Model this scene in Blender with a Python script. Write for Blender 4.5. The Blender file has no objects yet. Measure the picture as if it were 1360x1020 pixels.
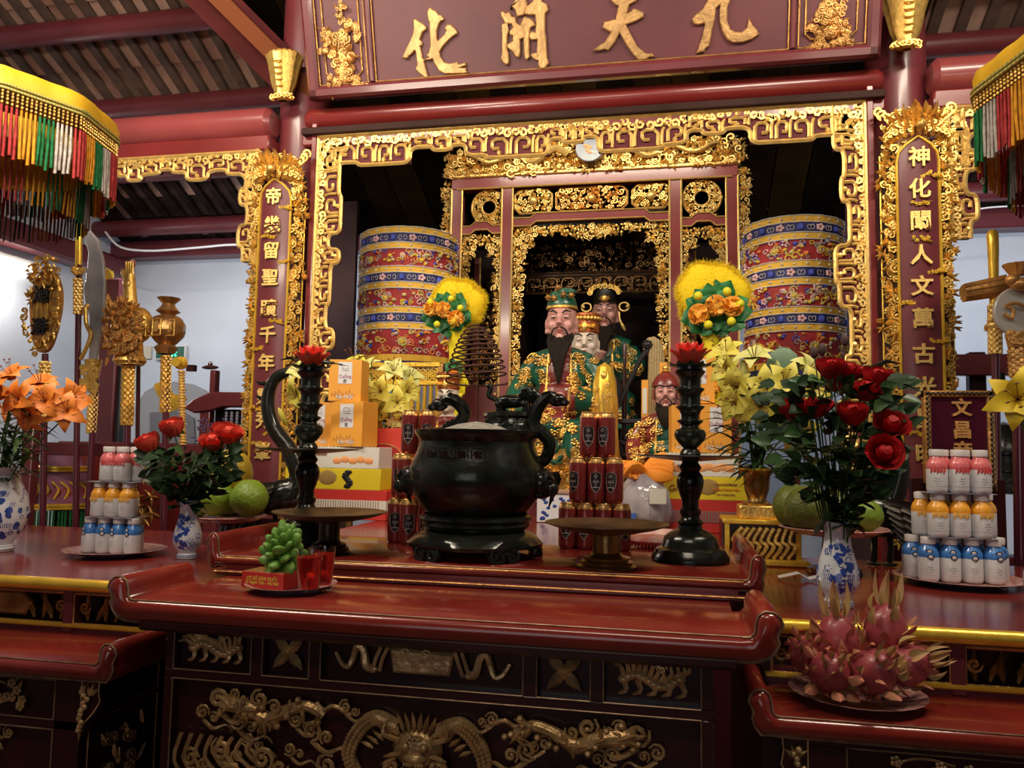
import bpy, bmesh, math, random
from math import pi, sin, cos, radians
from mathutils import Vector, Matrix
from mathutils.bvhtree import BVHTree
S = bpy.context.scene
COL = S.collection
rnd = random.Random(7)
# ---------------- camera, world, lights, exposure ----------------
F, YAW, PIT, ROL = 1055.0, 11.4, 4.77, 1.0
CAMZ = 1.55
RM = Matrix.Rotation(radians(YAW), 3, 'Z') @ Matrix.Rotation(radians(90+PIT), 3, 'X') @ Matrix.Rotation(radians(ROL), 3, 'Z')
cd = bpy.data.cameras.new('camera'); cam = bpy.data.objects.new('camera', cd); COL.objects.link(cam)
cd.sensor_fit = 'HORIZONTAL'; cd.sensor_width = 36; cd.lens = F*36/1360; cd.clip_start = .05; cd.clip_end = 60
cam.matrix_world = Matrix.Translation((0, 0, CAMZ)) @ RM.to_4x4()
S.camera = cam
w = bpy.data.worlds.new('world'); S.world = w; w.use_nodes = True
w.node_tree.nodes['Background'].inputs[0].default_value = (.55, .62, .8, 1)
w.node_tree.nodes['Background'].inputs[1].default_value = .25
S.view_settings.view_transform = 'Standard'; S.view_settings.look = 'None'
S.view_settings.exposure = 0.0; S.view_settings.gamma = 1.0; S.view_settings.use_curve_mapping = False
def area(name, loc, target, size, power, col=(1, .86, .68)):
    l = bpy.data.lights.new(name, 'AREA'); l.shape = 'RECTANGLE'; l.size, l.size_y = size; l.energy = power; l.color = col
    o = bpy.data.objects.new(name, l); COL.objects.link(o); o.location = loc
    o.rotation_euler = (Vector(target)-Vector(loc)).to_track_quat('-Z', 'Y').to_euler()
    return o
area('ceiling_light', (-2.0, 1.35, 3.85), (-.9, 3.2, 2.0), (1.3, .12), 50)
area('ceiling_light', (1.2, 1.35, 3.85), (.1, 3.2, 2.0), (1.3, .12), 48)
area('ceiling_light', (-.4, -.3, 3.9), (-.4, 3.0, 2.3), (1.3, .15), 22)
area('roof_fill', (-1.6, .9, 2.75), (-2.4, 3.6, 3.9), (1.0, .12), 33)  # added fill aimed up at the tiles, not a lamp of the hall
area('roof_fill', (1.3, .9, 2.75), (1.5, 3.6, 3.9), (1.0, .12), 6)
area('tube_light', (-2.9, 4.2, 2.75), (-2.6, 5.5, 1.7), (1.2, .08), 13, (.86, .92, 1))
area('tube_light', (1.6, 4.0, 2.7), (1.6, 5.5, 1.9), (1.2, .08), 17, (.78, .88, 1))
area('shrine_lamp', (-.42, 3.5, 3.3), (-.42, 4.25, 2.95), (1.3, .06), 11, (1, .88, .68))
area('front_fill', (-.6, -3.2, 2.0), (-.5, 1.5, 1.3), (2.2, 1.5), 13, (.95, .95, 1))  # added fill behind the camera, lifts shadows and gives the bronze highlights
# ---------------- helpers ----------------
def ray(px, py): return RM @ Vector(((px-680)/F, (510-py)/F, -1))
def at(px, py, Y):
    d = ray(px, py); return Vector((0, 0, CAMZ)) + d*(Y/d.y)
def ax(px, py, Y): return at(px, py, Y).x
def az(px, py, Y): return at(px, py, Y).z
def onz(px, py, z):
    d = ray(px, py); return Vector((0, 0, CAMZ)) + d*((z-CAMZ)/d.z)
def mpp(px, Y): return Y/ray(px, 510).y/F
def onplane(px, py, P, n):
    d = ray(px, py); o = Vector((0, 0, CAMZ)); return o + d*((P-o).dot(n)/d.dot(n))

MAT = {}
def mat(name, col, rough=.5, metal=0, var=0, vs=8, bump=0, bs=60, coat=0, emis=0, trans=0, col2=None, spec=.5, tex='noise', detail=3, sss=0):
    m = bpy.data.materials.new(name); m.use_nodes = True; nt = m.node_tree; b = nt.nodes['Principled BSDF']
    I = b.inputs
    c = (*col, 1)
    I['Base Color'].default_value = c; I['Roughness'].default_value = rough; I['Metallic'].default_value = metal
    I['Coat Weight'].default_value = coat; I['Coat Roughness'].default_value = .12; I['Specular IOR Level'].default_value = spec
    if trans: I['Transmission Weight'].default_value = trans; I['IOR'].default_value = 1.45
    if emis: I['Emission Color'].default_value = c; I['Emission Strength'].default_value = emis
    if sss: I['Subsurface Weight'].default_value = sss; I['Subsurface Scale'].default_value = .01
    tc = nt.nodes.new('ShaderNodeTexCoord')
    if var or col2:
        if tex == 'voronoi':
            n = nt.nodes.new('ShaderNodeTexVoronoi'); n.inputs['Scale'].default_value = vs; out = n.outputs['Distance']
        elif tex == 'wave':
            n = nt.nodes.new('ShaderNodeTexWave'); n.inputs['Scale'].default_value = vs; n.inputs['Distortion'].default_value = 3; n.inputs['Detail'].default_value = 3; out = n.outputs['Fac']
        else:
            n = nt.nodes.new('ShaderNodeTexNoise'); n.inputs['Scale'].default_value = vs; n.inputs['Detail'].default_value = detail; out = n.outputs['Fac']
        nt.links.new(tc.outputs['Object'], n.inputs['Vector'])
        r = nt.nodes.new('ShaderNodeValToRGB'); r.color_ramp.elements[0].position = .3; r.color_ramp.elements[1].position = .7
        a = col2 if col2 else tuple(x*(1-var) for x in col); bcol = col if col2 else tuple(min(1, x*(1+var)) for x in col)
        r.color_ramp.elements[0].color = (*a, 1); r.color_ramp.elements[1].color = (*bcol, 1)
        nt.links.new(out, r.inputs[0]); nt.links.new(r.outputs[0], I['Base Color'])
    if bump:
        n2 = nt.nodes.new('ShaderNodeTexNoise'); n2.inputs['Scale'].default_value = bs; n2.inputs['Detail'].default_value = 3
        nt.links.new(tc.outputs['Object'], n2.inputs['Vector'])
        bn = nt.nodes.new('ShaderNodeBump'); bn.inputs['Strength'].default_value = bump; bn.inputs['Distance'].default_value = .01
        nt.links.new(n2.outputs['Fac'], bn.inputs['Height']); nt.links.new(bn.outputs[0], I['Normal'])
    MAT[name] = m
    return m
LACQ = mat('red_lacquer', (.185, .018, .016), .3, var=.18, vs=3, coat=.35, bump=.03, bs=30)
TOP = mat('table_lacquer', (.2, .02, .013), .22, var=.22, vs=5, coat=.5, bump=.03, bs=14)
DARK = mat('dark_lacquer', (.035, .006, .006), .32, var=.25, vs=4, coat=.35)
MAROON = mat('maroon_paint', (.145, .024, .03), .38, var=.15, vs=4, coat=.2)
BOARD = mat('board_paint', (.11, .02, .026), .5, var=.22, vs=3, bump=.05, bs=20)
PINKRED = mat('rosy_lacquer', (.26, .05, .05), .3, var=.15, vs=4, coat=.3)
CHG = mat('character_gilt', (.5, .29, .11), .42, .45, var=.3, vs=14, bump=.4, bs=50)
GOLD = mat('gold_leaf', (.83, .52, .13), .33, .72, var=.22, vs=30, bump=.25, bs=120)
PGOLD = mat('pale_gold_leaf', (.9, .6, .19), .36, .6, var=.15, vs=30, bump=.2, bs=120)
OGOLD = mat('antique_gold', (.42, .22, .06), .36, .7, var=.4, vs=22, bump=.3, bs=90)
CGOLD = mat('copper_gold', (.62, .33, .1), .38, .6, var=.35, vs=16, bump=.4, bs=60)
YGOLD = mat('bright_gold_paint', (.9, .55, .06), .28, .5, var=.15, vs=20, bump=.1, bs=60)
BRONZE = mat('black_bronze', (.014, .016, .012), .22, .35, var=.4, vs=9, bump=.12, bs=40, coat=.15)
BRASS = mat('aged_brass', (.3, .18, .055), .3, .85, var=.35, vs=10, bump=.1, bs=40)
DBRASS = mat('dark_brass', (.06, .04, .018), .35, .8, var=.4, vs=14)
PLASTER = mat('white_plaster', (.62, .66, .74), .85, var=.06, vs=2, bump=.15, bs=7)
TILE = mat('terracotta_tile', (.36, .19, .14), .85, var=.22, vs=14, bump=.2, bs=30)
RAFT = mat('weathered_rafter', (.1, .06, .045), .8, var=.35, vs=9, bump=.2, bs=40)
WHITE = mat('white_gloss', (.75, .72, .7), .3, coat=.2)
BLACK = mat('black_paint', (.012, .01, .01), .4)
PORC = mat('porcelain', (.72, .74, .78), .12, coat=.5)
COBALT = mat('cobalt_glaze', (.03, .07, .32), .15, coat=.5, var=.4, vs=60)
LEAF = mat('dark_leaf', (.014, .042, .012), .5, spec=.3, var=.35, vs=20)
LEAF2 = mat('light_leaf', (.07, .15, .025), .5, spec=.3, var=.3, vs=20)
STEM = mat('stem_green', (.05, .11, .03), .5)

def sign(x): return 1 if x >= 0 else -1
class MB:
    def __init__(s): s.v = []; s.f = []; s.m = []
    def add(s, vs, fs, m=0):
        b = len(s.v); s.v += [tuple(v) for v in vs]; s.f += [tuple(b+i for i in f) for f in fs]; s.m += [m]*len(fs); return s
    def box(s, x0, x1, y0, y1, z0, z1, m=0, c=0):
        if c:
            return s.prism([(x0+c, z0), (x1-c, z0), (x1, z0+c), (x1, z1-c), (x1-c, z1), (x0+c, z1), (x0, z1-c), (x0, z0+c)], y0, y1, m, c*.8)
        v = [(x, y, z) for x in (x0, x1) for y in (y0, y1) for z in (z0, z1)]
        return s.add(v, [(0, 1, 3, 2), (4, 6, 7, 5), (0, 4, 5, 1), (2, 3, 7, 6), (0, 2, 6, 4), (1, 5, 7, 3)], m)
    def prism(s, poly, y0, y1, m=0, c=0):
        # polygon in XZ extruded along Y; c = chamfer at the front (y0)
        n = len(poly)
        if sum(poly[i][0]*poly[(i+1) % n][1]-poly[(i+1) % n][0]*poly[i][1] for i in range(n)) < 0: poly = poly[::-1]
        rings = []
        if c:
            inn = []
            for i in range(n):
                a = Vector(poly[i-1]); b = Vector(poly[i]); d = Vector(poly[(i+1) % n])
                e1 = (b-a); e2 = (d-b)
                if e1.length < 1e-9 or e2.length < 1e-9: inn.append(tuple(b)); continue
                e1.normalize(); e2.normalize()
                n1 = Vector((-e1.y, e1.x)); n2 = Vector((-e2.y, e2.x)); k = n1+n2
                k = k/max(.5, k.length_squared)*2 if k.length > 1e-6 else n1
                inn.append((b.x+k.x*c, b.y+k.y*c))
            rings.append([(p[0], y0, p[1]) for p in inn]); rings.append([(p[0], y0+c, p[1]) for p in poly])
        else: rings.append([(p[0], y0, p[1]) for p in poly])
        rings.append([(p[0], y1, p[1]) for p in poly])
        vs = [p for r in rings for p in r]; fs = []
        for k in range(len(rings)-1):
            for i in range(n):
                j = (i+1) % n; fs.append((k*n+i, k*n+j, (k+1)*n+j, (k+1)*n+i)[::-1])
        fs.append(tuple(range(n))); fs.append(tuple((len(rings)-1)*n+i for i in range(n))[::-1])
        return s.add(vs, fs, m)
    def lathe(s, prof, c=(0, 0, 0), seg=32, m=0, a0=0, a1=2*pi, sx=1, sy=1, fn=None, mz=None):
        full = abs(a1-a0-2*pi) < 1e-6; k = seg if full else seg+1
        vs = []
        for r, z in prof:
            for i in range(k):
                a = a0+(a1-a0)*i/seg; rr = r if fn is None else r*fn(a, z)
                vs.append((c[0]+rr*cos(a)*sx, c[1]+rr*sin(a)*sy, c[2]+z))
        for j in range(len(prof)-1):
            mm = m if mz is None else mz(j)
            fs = [(j*k+i, j*k+(i+1) % k, (j+1)*k+(i+1) % k, (j+1)*k+i) for i in range(seg)]
            if j == 0: s.add(vs, fs, mm)
            else:
                b = len(s.v)-len(vs); s.f += [tuple(b+q for q in f) for f in fs]; s.m += [mm]*len(fs)
        return s
    def tube(s, pts, r, seg=6, m=0, flat=1.0, closed=False, cap=True, up=None):
        pts = [Vector(p) for p in pts]; n = len(pts)
        if n < 2: return s
        rs = r if isinstance(r, (list, tuple)) else [r]*n
        tan = []
        for i in range(n):
            a = pts[(i-1) % n] if closed else pts[max(0, i-1)]; b = pts[(i+1) % n] if closed else pts[min(n-1, i+1)]
            t = b-a; tan.append(t.normalized() if t.length > 1e-9 else Vector((0, 0, 1)))
        u = Vector(up) if up else (Vector((0, 1, 0)) if abs(tan[0].y) < .9 else Vector((1, 0, 0)))
        vs = []
        for i in range(n):
            t = tan[i]; u = u-t*u.dot(t)
            if u.length < 1e-6: u = t.orthogonal()
            u.normalize(); w_ = t.cross(u)
            for k in range(seg):
                a = 2*pi*(k+.5)/seg
                vs.append(pts[i]+(u*cos(a)*flat+w_*sin(a))*rs[i])
        fs = []
        for i in range(n if closed else n-1):
            j = (i+1) % n
            for k in range(seg): fs.append((i*seg+k, i*seg+(k+1) % seg, j*seg+(k+1) % seg, j*seg+k))
        if cap and not closed:
            fs.append(tuple(range(seg))[::-1]); fs.append(tuple((n-1)*seg+k for k in range(seg)))
        return s.add(vs, fs, m)
    def ell(s, c, r, seg=8, rings=5, m=0, rot=None):
        c = Vector(c); vs = []; fs = []
        for j in range(1, rings):
            th = pi*j/rings
            for i in range(seg):
                a = 2*pi*i/seg; vs.append(Vector((r[0]*sin(th)*cos(a), r[1]*sin(th)*sin(a), r[2]*cos(th))))
        vs.append(Vector((0, 0, r[2]))); vs.append(Vector((0, 0, -r[2]))); n = seg*(rings-1)
        for j in range(rings-2):
            for i in range(seg): fs.append((j*seg+i, (j+1)*seg+i, (j+1)*seg+(i+1) % seg, j*seg+(i+1) % seg))
        for i in range(seg):
            fs.append((n, i, (i+1) % seg)); fs.append((n+1, (rings-2)*seg+(i+1) % seg, (rings-2)*seg+i))
        if rot is not None: vs = [rot @ v for v in vs]
        return s.add([c+v for v in vs], fs, m)
    def leafxz(s, x, z, y, L, W, ang, m=0, h=None, bend=0):
        # a raised leaf lying in the XZ plane facing -Y, pointing along ang
        h = h or W*.5; ca, sa = cos(ang), sin(ang); out = []
        def P(u, v, d): return (x+ca*u-sa*v, y-d, z+sa*u+ca*v)
        us = (0, .3, .65, 1); ws = (.25, 1, .75, 0)
        vs = []
        for u, q in zip(us, ws):
            off = bend*u*u*L
            vs += [P(u*L, off+q*W*.5, 0), P(u*L, off, h*(.4+.6*(1-abs(u-.4)))), P(u*L, off-q*W*.5, 0)]
        fs = []
        for i in range(3):
            a = i*3; fs += [(a, a+1, a+4, a+3), (a+1, a+2, a+5, a+4)]
        return s.add(vs, fs, m)
    def curl(s, x, z, y, R, turns=1.4, a0=0, d=1, w=None, m=0, seg=4, n=12, h=.9, bulb=True):
        w = w or R*.2; pts = []; rs = []
        for i in range(n):
            t = i/(n-1); a = a0+d*2*pi*turns*t; r = R*(1-t*.82)
            pts.append((x+r*cos(a), y-w*h*.6, z+r*sin(a))); rs.append(w*(.55+.5*sin(pi*min(1, t*1.1))))
        s.tube(pts, rs, seg, m, flat=h)
        if bulb: s.ell((pts[-1][0], y-w*h*.7, pts[-1][2]), (w*1.1, w*.9, w*1.1), 6, 4, m)
        return s
    def xf(s, M, i0=0):
        for i in range(i0, len(s.v)): s.v[i] = tuple(M @ Vector(s.v[i]))
        return s
    def build(s, name, mats, parent=None, loc=None, sharp=38, bevel=0, rot=None):
        me = bpy.data.meshes.new(name); me.from_pydata(s.v, [], s.f)
        if not isinstance(mats, (list, tuple)): mats = [mats]
        for q in mats: me.materials.append(q)
        if len(mats) > 1: me.polygons.foreach_set('material_index', s.m)
        me.polygons.foreach_set('use_smooth', [True]*len(s.f))
        if bevel:
            bm = bmesh.new(); bm.from_mesh(me)
            bmesh.ops.bevel(bm, geom=[e for e in bm.edges if len(e.link_faces) == 2 and e.calc_face_angle(0) > .7], offset=bevel, segments=2, affect='EDGES', profile=.6)
            bm.to_mesh(me); bm.free(); me.polygons.foreach_set('use_smooth', [True]*len(me.polygons))
        me.set_sharp_from_angle(angle=radians(sharp)); me.update()
        o = bpy.data.objects.new(name, me); COL.objects.link(o)
        if parent: o.parent = parent
        if loc is not None: o.location = loc
        if rot is not None: o.rotation_euler = rot
        return o
def tag(o, label=None, cat=None, group=None, kind=None):
    if label: o['label'] = label
    if cat: o['category'] = cat
    if group: o['group'] = group
    if kind: o['kind'] = kind
    return o
def thing(name, label, cat, loc=(0, 0, 0), rz=0, group=None, rot=None):
    o = bpy.data.objects.new(name, None); o.empty_display_size = .05; COL.objects.link(o); o.location = loc
    o.rotation_euler = rot if rot else (0, 0, rz); return tag(o, label, cat, group)
def setting(name, loc=(0, 0, 0)):
    o = bpy.data.objects.new(name, None); COL.objects.link(o); o.location = loc; o['kind'] = 'structure'; return o
KIDS = {}
def inst(src, parent, loc=(0, 0, 0), rot=(0, 0, 0), sc=1, name=None):
    o = src.copy(); COL.objects.link(o); o.parent = parent; o.location = loc; o.rotation_euler = rot
    o.scale = (sc, sc, sc) if not isinstance(sc, (tuple, list)) else sc
    if name: o.name = name
    return o
def copy_tree(o, loc, rz, label=None, group=None, parent=None):
    c = o.copy(); COL.objects.link(c)
    if parent: c.parent = parent
    else:
        c.location = loc; c.rotation_euler = (0, 0, rz)
        if label: c['label'] = label
        if group: c['group'] = group
    for ch in list(o.children): copy_tree(ch, None, 0, parent=c)
    return c
def meshonly(mb, name, mats, **k):
    o = mb.build(name, mats, **k); me = o.data; bpy.data.objects.remove(o); return me
def use(me, name, parent, loc=(0, 0, 0), rot=(0, 0, 0), sc=1):
    o = bpy.data.objects.new(name, me); COL.objects.link(o); o.parent = parent; o.location = loc; o.rotation_euler = rot
    o.scale = (sc, sc, sc) if not isinstance(sc, (tuple, list)) else sc
    return o
def smooth_path(pts, it=1, closed=False):
    for _ in range(it):
        q = []; n = len(pts)
        rg = range(n) if closed else range(n-1)
        if not closed: q.append(Vector(pts[0]))
        for i in rg:
            a = Vector(pts[i]); b = Vector(pts[(i+1) % n]); q += [a*.75+b*.25, a*.25+b*.75]
        if not closed: q.append(Vector(pts[-1]))
        pts = q
    return pts
def spline(pts, n=24):
    pts = [Vector(p) for p in pts]; out = []; N = len(pts)-1
    for i in range(n):
        t = i/(n-1)*N; k = min(int(t), N-1); t -= k
        p0 = pts[max(k-1, 0)]; p1 = pts[k]; p2 = pts[k+1]; p3 = pts[min(k+2, N)]
        out.append(.5*((2*p1)+(p2-p0)*t+(2*p0-5*p1+4*p2-p3)*t*t+(3*p1-p0-3*p2+p3)*t**3))
    return out
GL = {}
def glyph(txt, size, name, m, parent, loc, rot=(pi/2, 0, 0), depth=.003, bold=0.0, ax_='CENTER'):
    key = (txt, depth/size, bold, ax_)
    if key not in GL:
        c = bpy.data.curves.new('t', 'FONT'); c.body = txt; c.align_x = ax_; c.align_y = 'CENTER'; c.extrude = depth/size; c.offset = bold
        c.resolution_u = 2; c.bevel_depth = .012 if depth/size > .02 else 0; c.bevel_resolution = 0
        o = bpy.data.objects.new('t', c); COL.objects.link(o); bpy.context.view_layer.update()
        me = bpy.data.meshes.new_from_object(o.evaluated_get(bpy.context.evaluated_depsgraph_get())); bpy.data.objects.remove(o)
        # centre on its own bounds
        xs = [v.co.x for v in me.vertices]; ys = [v.co.y for v in me.vertices]
        if xs and ax_ == 'CENTER':
            cx, cy = (min(xs)+max(xs))/2, (min(ys)+max(ys))/2
            for v in me.vertices: v.co.x -= cx; v.co.y -= cy
        GL[key] = me
    me = GL[key].copy(); me.materials.clear(); me.materials.append(m)
    o = bpy.data.objects.new(name, me); COL.objects.link(o); o.parent = parent; o.location = loc; o.rotation_euler = rot; o.scale = (size,)*3
    return o
def filigree(mb, inside, x0, x1, z0, z1, y, size, rg, dens=1.0, m=0, relief=1.0, kinds='clb'):
    """fills a region with curls, leaves and buds in relief"""
    step = size/dens; nx = max(1, int((x1-x0)/step)); nz = max(1, int((z1-z0)/step))
    for i in range(nx+1):
        for j in range(nz+1):
            x = x0+(i+.5*(j % 2)+rg.uniform(-.3, .3))*step; z = z0+(j+rg.uniform(-.3, .3))*step
            if not inside(x, z): continue
            k = rg.choice(kinds); s_ = size*rg.uniform(.75, 1.15); yy = y-rg.uniform(0, size*.35)*relief
            if k == 'c': mb.curl(x, z, yy, s_*.5, rg.uniform(.9, 1.5), rg.uniform(0, 6.28), rg.choice((-1, 1)), s_*.13, m, 4, 9, 1.1*relief)
            elif k == 'l':
                a = rg.uniform(0, 6.28)
                for q in (-.5, .25, .9): mb.leafxz(x-cos(a)*s_*.35, z-sin(a)*s_*.35, yy, s_*.9, s_*.32, a+q, m, s_*.22*relief)
            else:
                mb.ell((x, yy-s_*.1, z), (s_*.24, s_*.2*relief, s_*.24), 6, 4, m)
                mb.leafxz(x, z, yy, s_*.7, s_*.3, rg.uniform(0, 6.28), m, s_*.2)
    return mb
def spiral_fret(mb, x, z, y, w, h, t, m=0, flipx=1, flipz=1, turns=2):
    """squared meander: rectangular spiral bar"""
    pts = []; a, b = w/2, h/2; st = min(w, h)/(2*turns+1)
    cur = [(-a, -b), (-a, b), (a, b), (a, -b+st), (-a+st, -b+st)]
    if turns > 1: cur += [(-a+st, b-st), (a-st, b-st), (a-st, 0)]
    pts = [(x+p[0]*flipx, y, z+p[1]*flipz) for p in cur]
    mb.tube(smooth_path(pts, 1), t, 4, m, 1.0, up=(0, 1, 0))
def bvh_of(o):
    me = o.data; M = o.matrix_basis
    return BVHTree.FromPolygons([M @ v.co for v in me.vertices], [tuple(p.vertices) for p in me.polygons])
def remeshed(mb, name, m, parent, vox=.006, smooth=4, paint=None):
    """one continuous sculpted surface from overlapping closed shapes"""
    o = mb.build(name, m, parent)
    r = o.modifiers.new('r', 'REMESH'); r.mode = 'VOXEL'; r.voxel_size = vox
    s_ = o.modifiers.new('s', 'SMOOTH'); s_.iterations = smooth; s_.factor = .5
    bpy.context.view_layer.update()
    me = bpy.data.meshes.new_from_object(o.evaluated_get(bpy.context.evaluated_depsgraph_get()))
    o.modifiers.clear(); old = o.data; o.data = me; bpy.data.meshes.remove(old)
    if not me.materials:
        for q in (m if isinstance(m, (list, tuple)) else [m]): me.materials.append(q)
    me.polygons.foreach_set('use_smooth', [True]*len(me.polygons)); me.update()
    if paint:
        for p in me.polygons: p.material_index = paint(p.center)
    return o
XC = -.41
FRETP = mat('fret_ground', (.12, .022, .028), .6, var=.2, vs=6, spec=.2)
# ---------------- the room ----------------
def plane_box(name, *b, m=None):
    o = MB().box(*b).build(name, m or PLASTER); o['kind'] = 'structure'; return o
FLOORM = mat('floor_brick', (.16, .07, .05), .5, var=.3, vs=3)
plane_box('floor', -4.5, 4.3, -3.6, 5.7, -.1, 0, m=FLOORM)
plane_box('wall_back', -4.4, 4.2, 5.5, 5.6, 0, 3.12)
plane_box('wall_left', -4.4, -4.3, -3.5, 5.6, 0, 3.4)
plane_box('wall_right', 4.1, 4.2, -3.5, 5.6, 0, 3.4)
WOODD = mat('dark_wood', (.04, .018, .015), .7, var=.3, vs=4, spec=.15)
plane_box('wall_front', -4.4, 4.2, -3.6, -3.5, 0, 4.2, m=WOODD)
# roof: tiles on rafters on round purlins, falling towards the back
roof = setting('ceiling')
ZB, SL = 3.1, .45
def rz_(y): return ZB+SL*(5.5-y)
Lr = math.hypot(1, SL)
raf = MB(); ang = math.atan(SL)
def sloped(x0, x1, y0, y1, dz, th):
    return [(x, y, rz_(y)+d) for x in (x0, x1) for y in (y0, y1) for d in (dz, dz+th)]
FB = [(0, 1, 3, 2), (4, 6, 7, 5), (0, 4, 5, 1), (2, 3, 7, 6), (0, 2, 6, 4), (1, 5, 7, 3)]
RAFT_SHADE = mat('shaded_rafter', (.03, .018, .015), .9, var=.4, vs=9, spec=.1); TILE_SHADE = mat('shaded_roof_tile', (.07, .04, .03), .9, var=.4, vs=7, spec=.1)  # rear roof: shade painted into darker rafter and tile colours
me_r = meshonly(MB().add(sloped(-.026, .026, 1.2, 4.6, .022, .03), FB), 'rafter', RAFT); me_r2 = meshonly(MB().add(sloped(-.026, .026, 4.6, 5.6, .022, .03), FB), 'rafter', RAFT_SHADE)
for i in range(62):
    x = -4.25+i*.132+rnd.uniform(-.006, .006)
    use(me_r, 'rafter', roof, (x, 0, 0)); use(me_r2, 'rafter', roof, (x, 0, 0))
tl = [meshonly(MB().add([(x, y, z+(.012 if y < 0 else 0)) for x in (-.05, .05) for y in (-.1, .115) for z in (0, .018)], FB), 'tile', mm)
      for mm in (TILE, mat('pale_tile', (.5, .3, .23), .85, var=.2, vs=10, bump=.2), mat('sooty_tile', (.12, .07, .06), .85, var=.3, vs=10), mat('brown_tile', (.2, .12, .09), .85, var=.3, vs=10))]
tl.append(meshonly(MB().add([(x, y, z+(.012 if y < 0 else 0)) for x in (-.05, .05) for y in (-.1, .115) for z in (0, .018)], FB), 'tile', TILE_SHADE)); n_t = 0; rest = MB()
for i in range(61):
    x = -4.25+i*.132+.066
    for j in range(21):
        y = 1.35+j*.2
        k = (0 if rnd.random() < .45 else 1) if rnd.random() < .82 else rnd.choice((2, 3))
        if y > 4.55 and rnd.random() < .85: k = 4  # most rear tiles take the shade-darkened colour
        vis = (x < -1.55 and y > 2.6 and y < 4.9 and x > -3.75)
        if vis and n_t < 290:
            use(tl[k], 'tile', roof, (x, y, rz_(y)+.055), (-ang, 0, 0)); n_t += 1
        else:
            for f in (0,):
                b = MB().add([v.co for v in tl[0].vertices], [tuple(p.vertices) for p in tl[0].polygons])
                b.xf(Matrix.Translation((x, y, rz_(y)+.055)) @ Matrix.Rotation(-ang, 4, 'X'))
                rest.add(b.v, b.f, k)
o = rest.build('tile_field', [TILE, MAT['pale_tile'], MAT['sooty_tile'], MAT['brown_tile'], TILE_SHADE], roof); o['kind'] = 'stuff'
MB().box(-4.5, 4.3, -3.6, 1.3, 4.25, 4.35).build('ceiling_boards', WOODD, roof)
MB().add(sloped(-4.5, 4.3, 1.0, 5.65, .1, .03), FB).build('roof_underlay', WOODD, roof)
for y in (1.9, 2.35, 2.8, 3.25, 3.7, 4.2, 4.7, 5.2):
    MB().tube([(-4.4, y, rz_(y)-.062), (4.2, y, rz_(y)-.062)], .062, 16).build('purlin', MAROON, roof)
MB().box(-4.35, 4.15, 5.36, 5.5, 2.99, 3.12, c=.01).build('wall_plate_beam', MAROON, roof)
# side beam along the left wall and its red post
MB().box(-4.28, -4.12, 2.0, 5.4, 2.82, 2.97, c=.02).build('trim_1', MAROON)['kind'] = 'structure'
# principal slanting rafters over the pillars
for n, x in enumerate((-1.68, .885)):
    if n == 0:
        MB().tube([(x, 3.36, 3.2), (x-.85, 2.75, 4.05)], .13, 4, up=(1, 0, 1)).build('hip_rafter', mat('dull_maroon', (.07, .014, .014), .85, spec=.08, var=.2), roof)
        MB().tube([(x+.07, 3.27, 3.16), (x-.78, 2.66, 4.01)], .05, 4, up=(1, 0, 1)).build('hip_rafter_lit_face', mat('brown_fillet', (.16, .05, .02), .85, spec=.1), roof)  # strip added to paint the light on the beam's underside
# pillars with gilded collars
for s_, x in ((-1, -1.68), (1, .885)):
    p = setting('trim_%d' % (2 if s_ < 0 else 3), (x, 3.33, 0))
    MB().lathe([(.15, 0), (.15, .1), (.118, .14), (.125, 1.2), (.118, 2.4), (.105, 4.4)], seg=32).build('pillar_shaft', MAROON, p)
# long round tie beams between the pillars and out to the sides
for n, (x0, x1) in enumerate(((-4.3, -1.76), (-1.6, .8), (.97, 4.1))):
    zc = 2.985 if n == 1 else 2.98
    r = .047 if n == 1 else .075
    m_ = MB().tube([(x0, 3.2, zc+.02), (x0+.02, 3.2, zc+.02)]+[(x1-.02, 3.2, zc+.02), (x1, 3.2, zc+.02)], [r*.7, r, r, r*.7], 20)
    o = m_.build('tie_beam', PINKRED if n != 1 else LACQ); o.name = 'trim_%d' % (4+n); o['kind'] = 'structure'
    m_ = MB().box(x0, x1, 3.15, 3.27, zc-.115+(.0 if n == 1 else 0), zc-.045 if n != 1 else zc-.03, c=.008)
    o = m_.build('trim_%d' % (7+n), LACQ); o['kind'] = 'structure'
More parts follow.
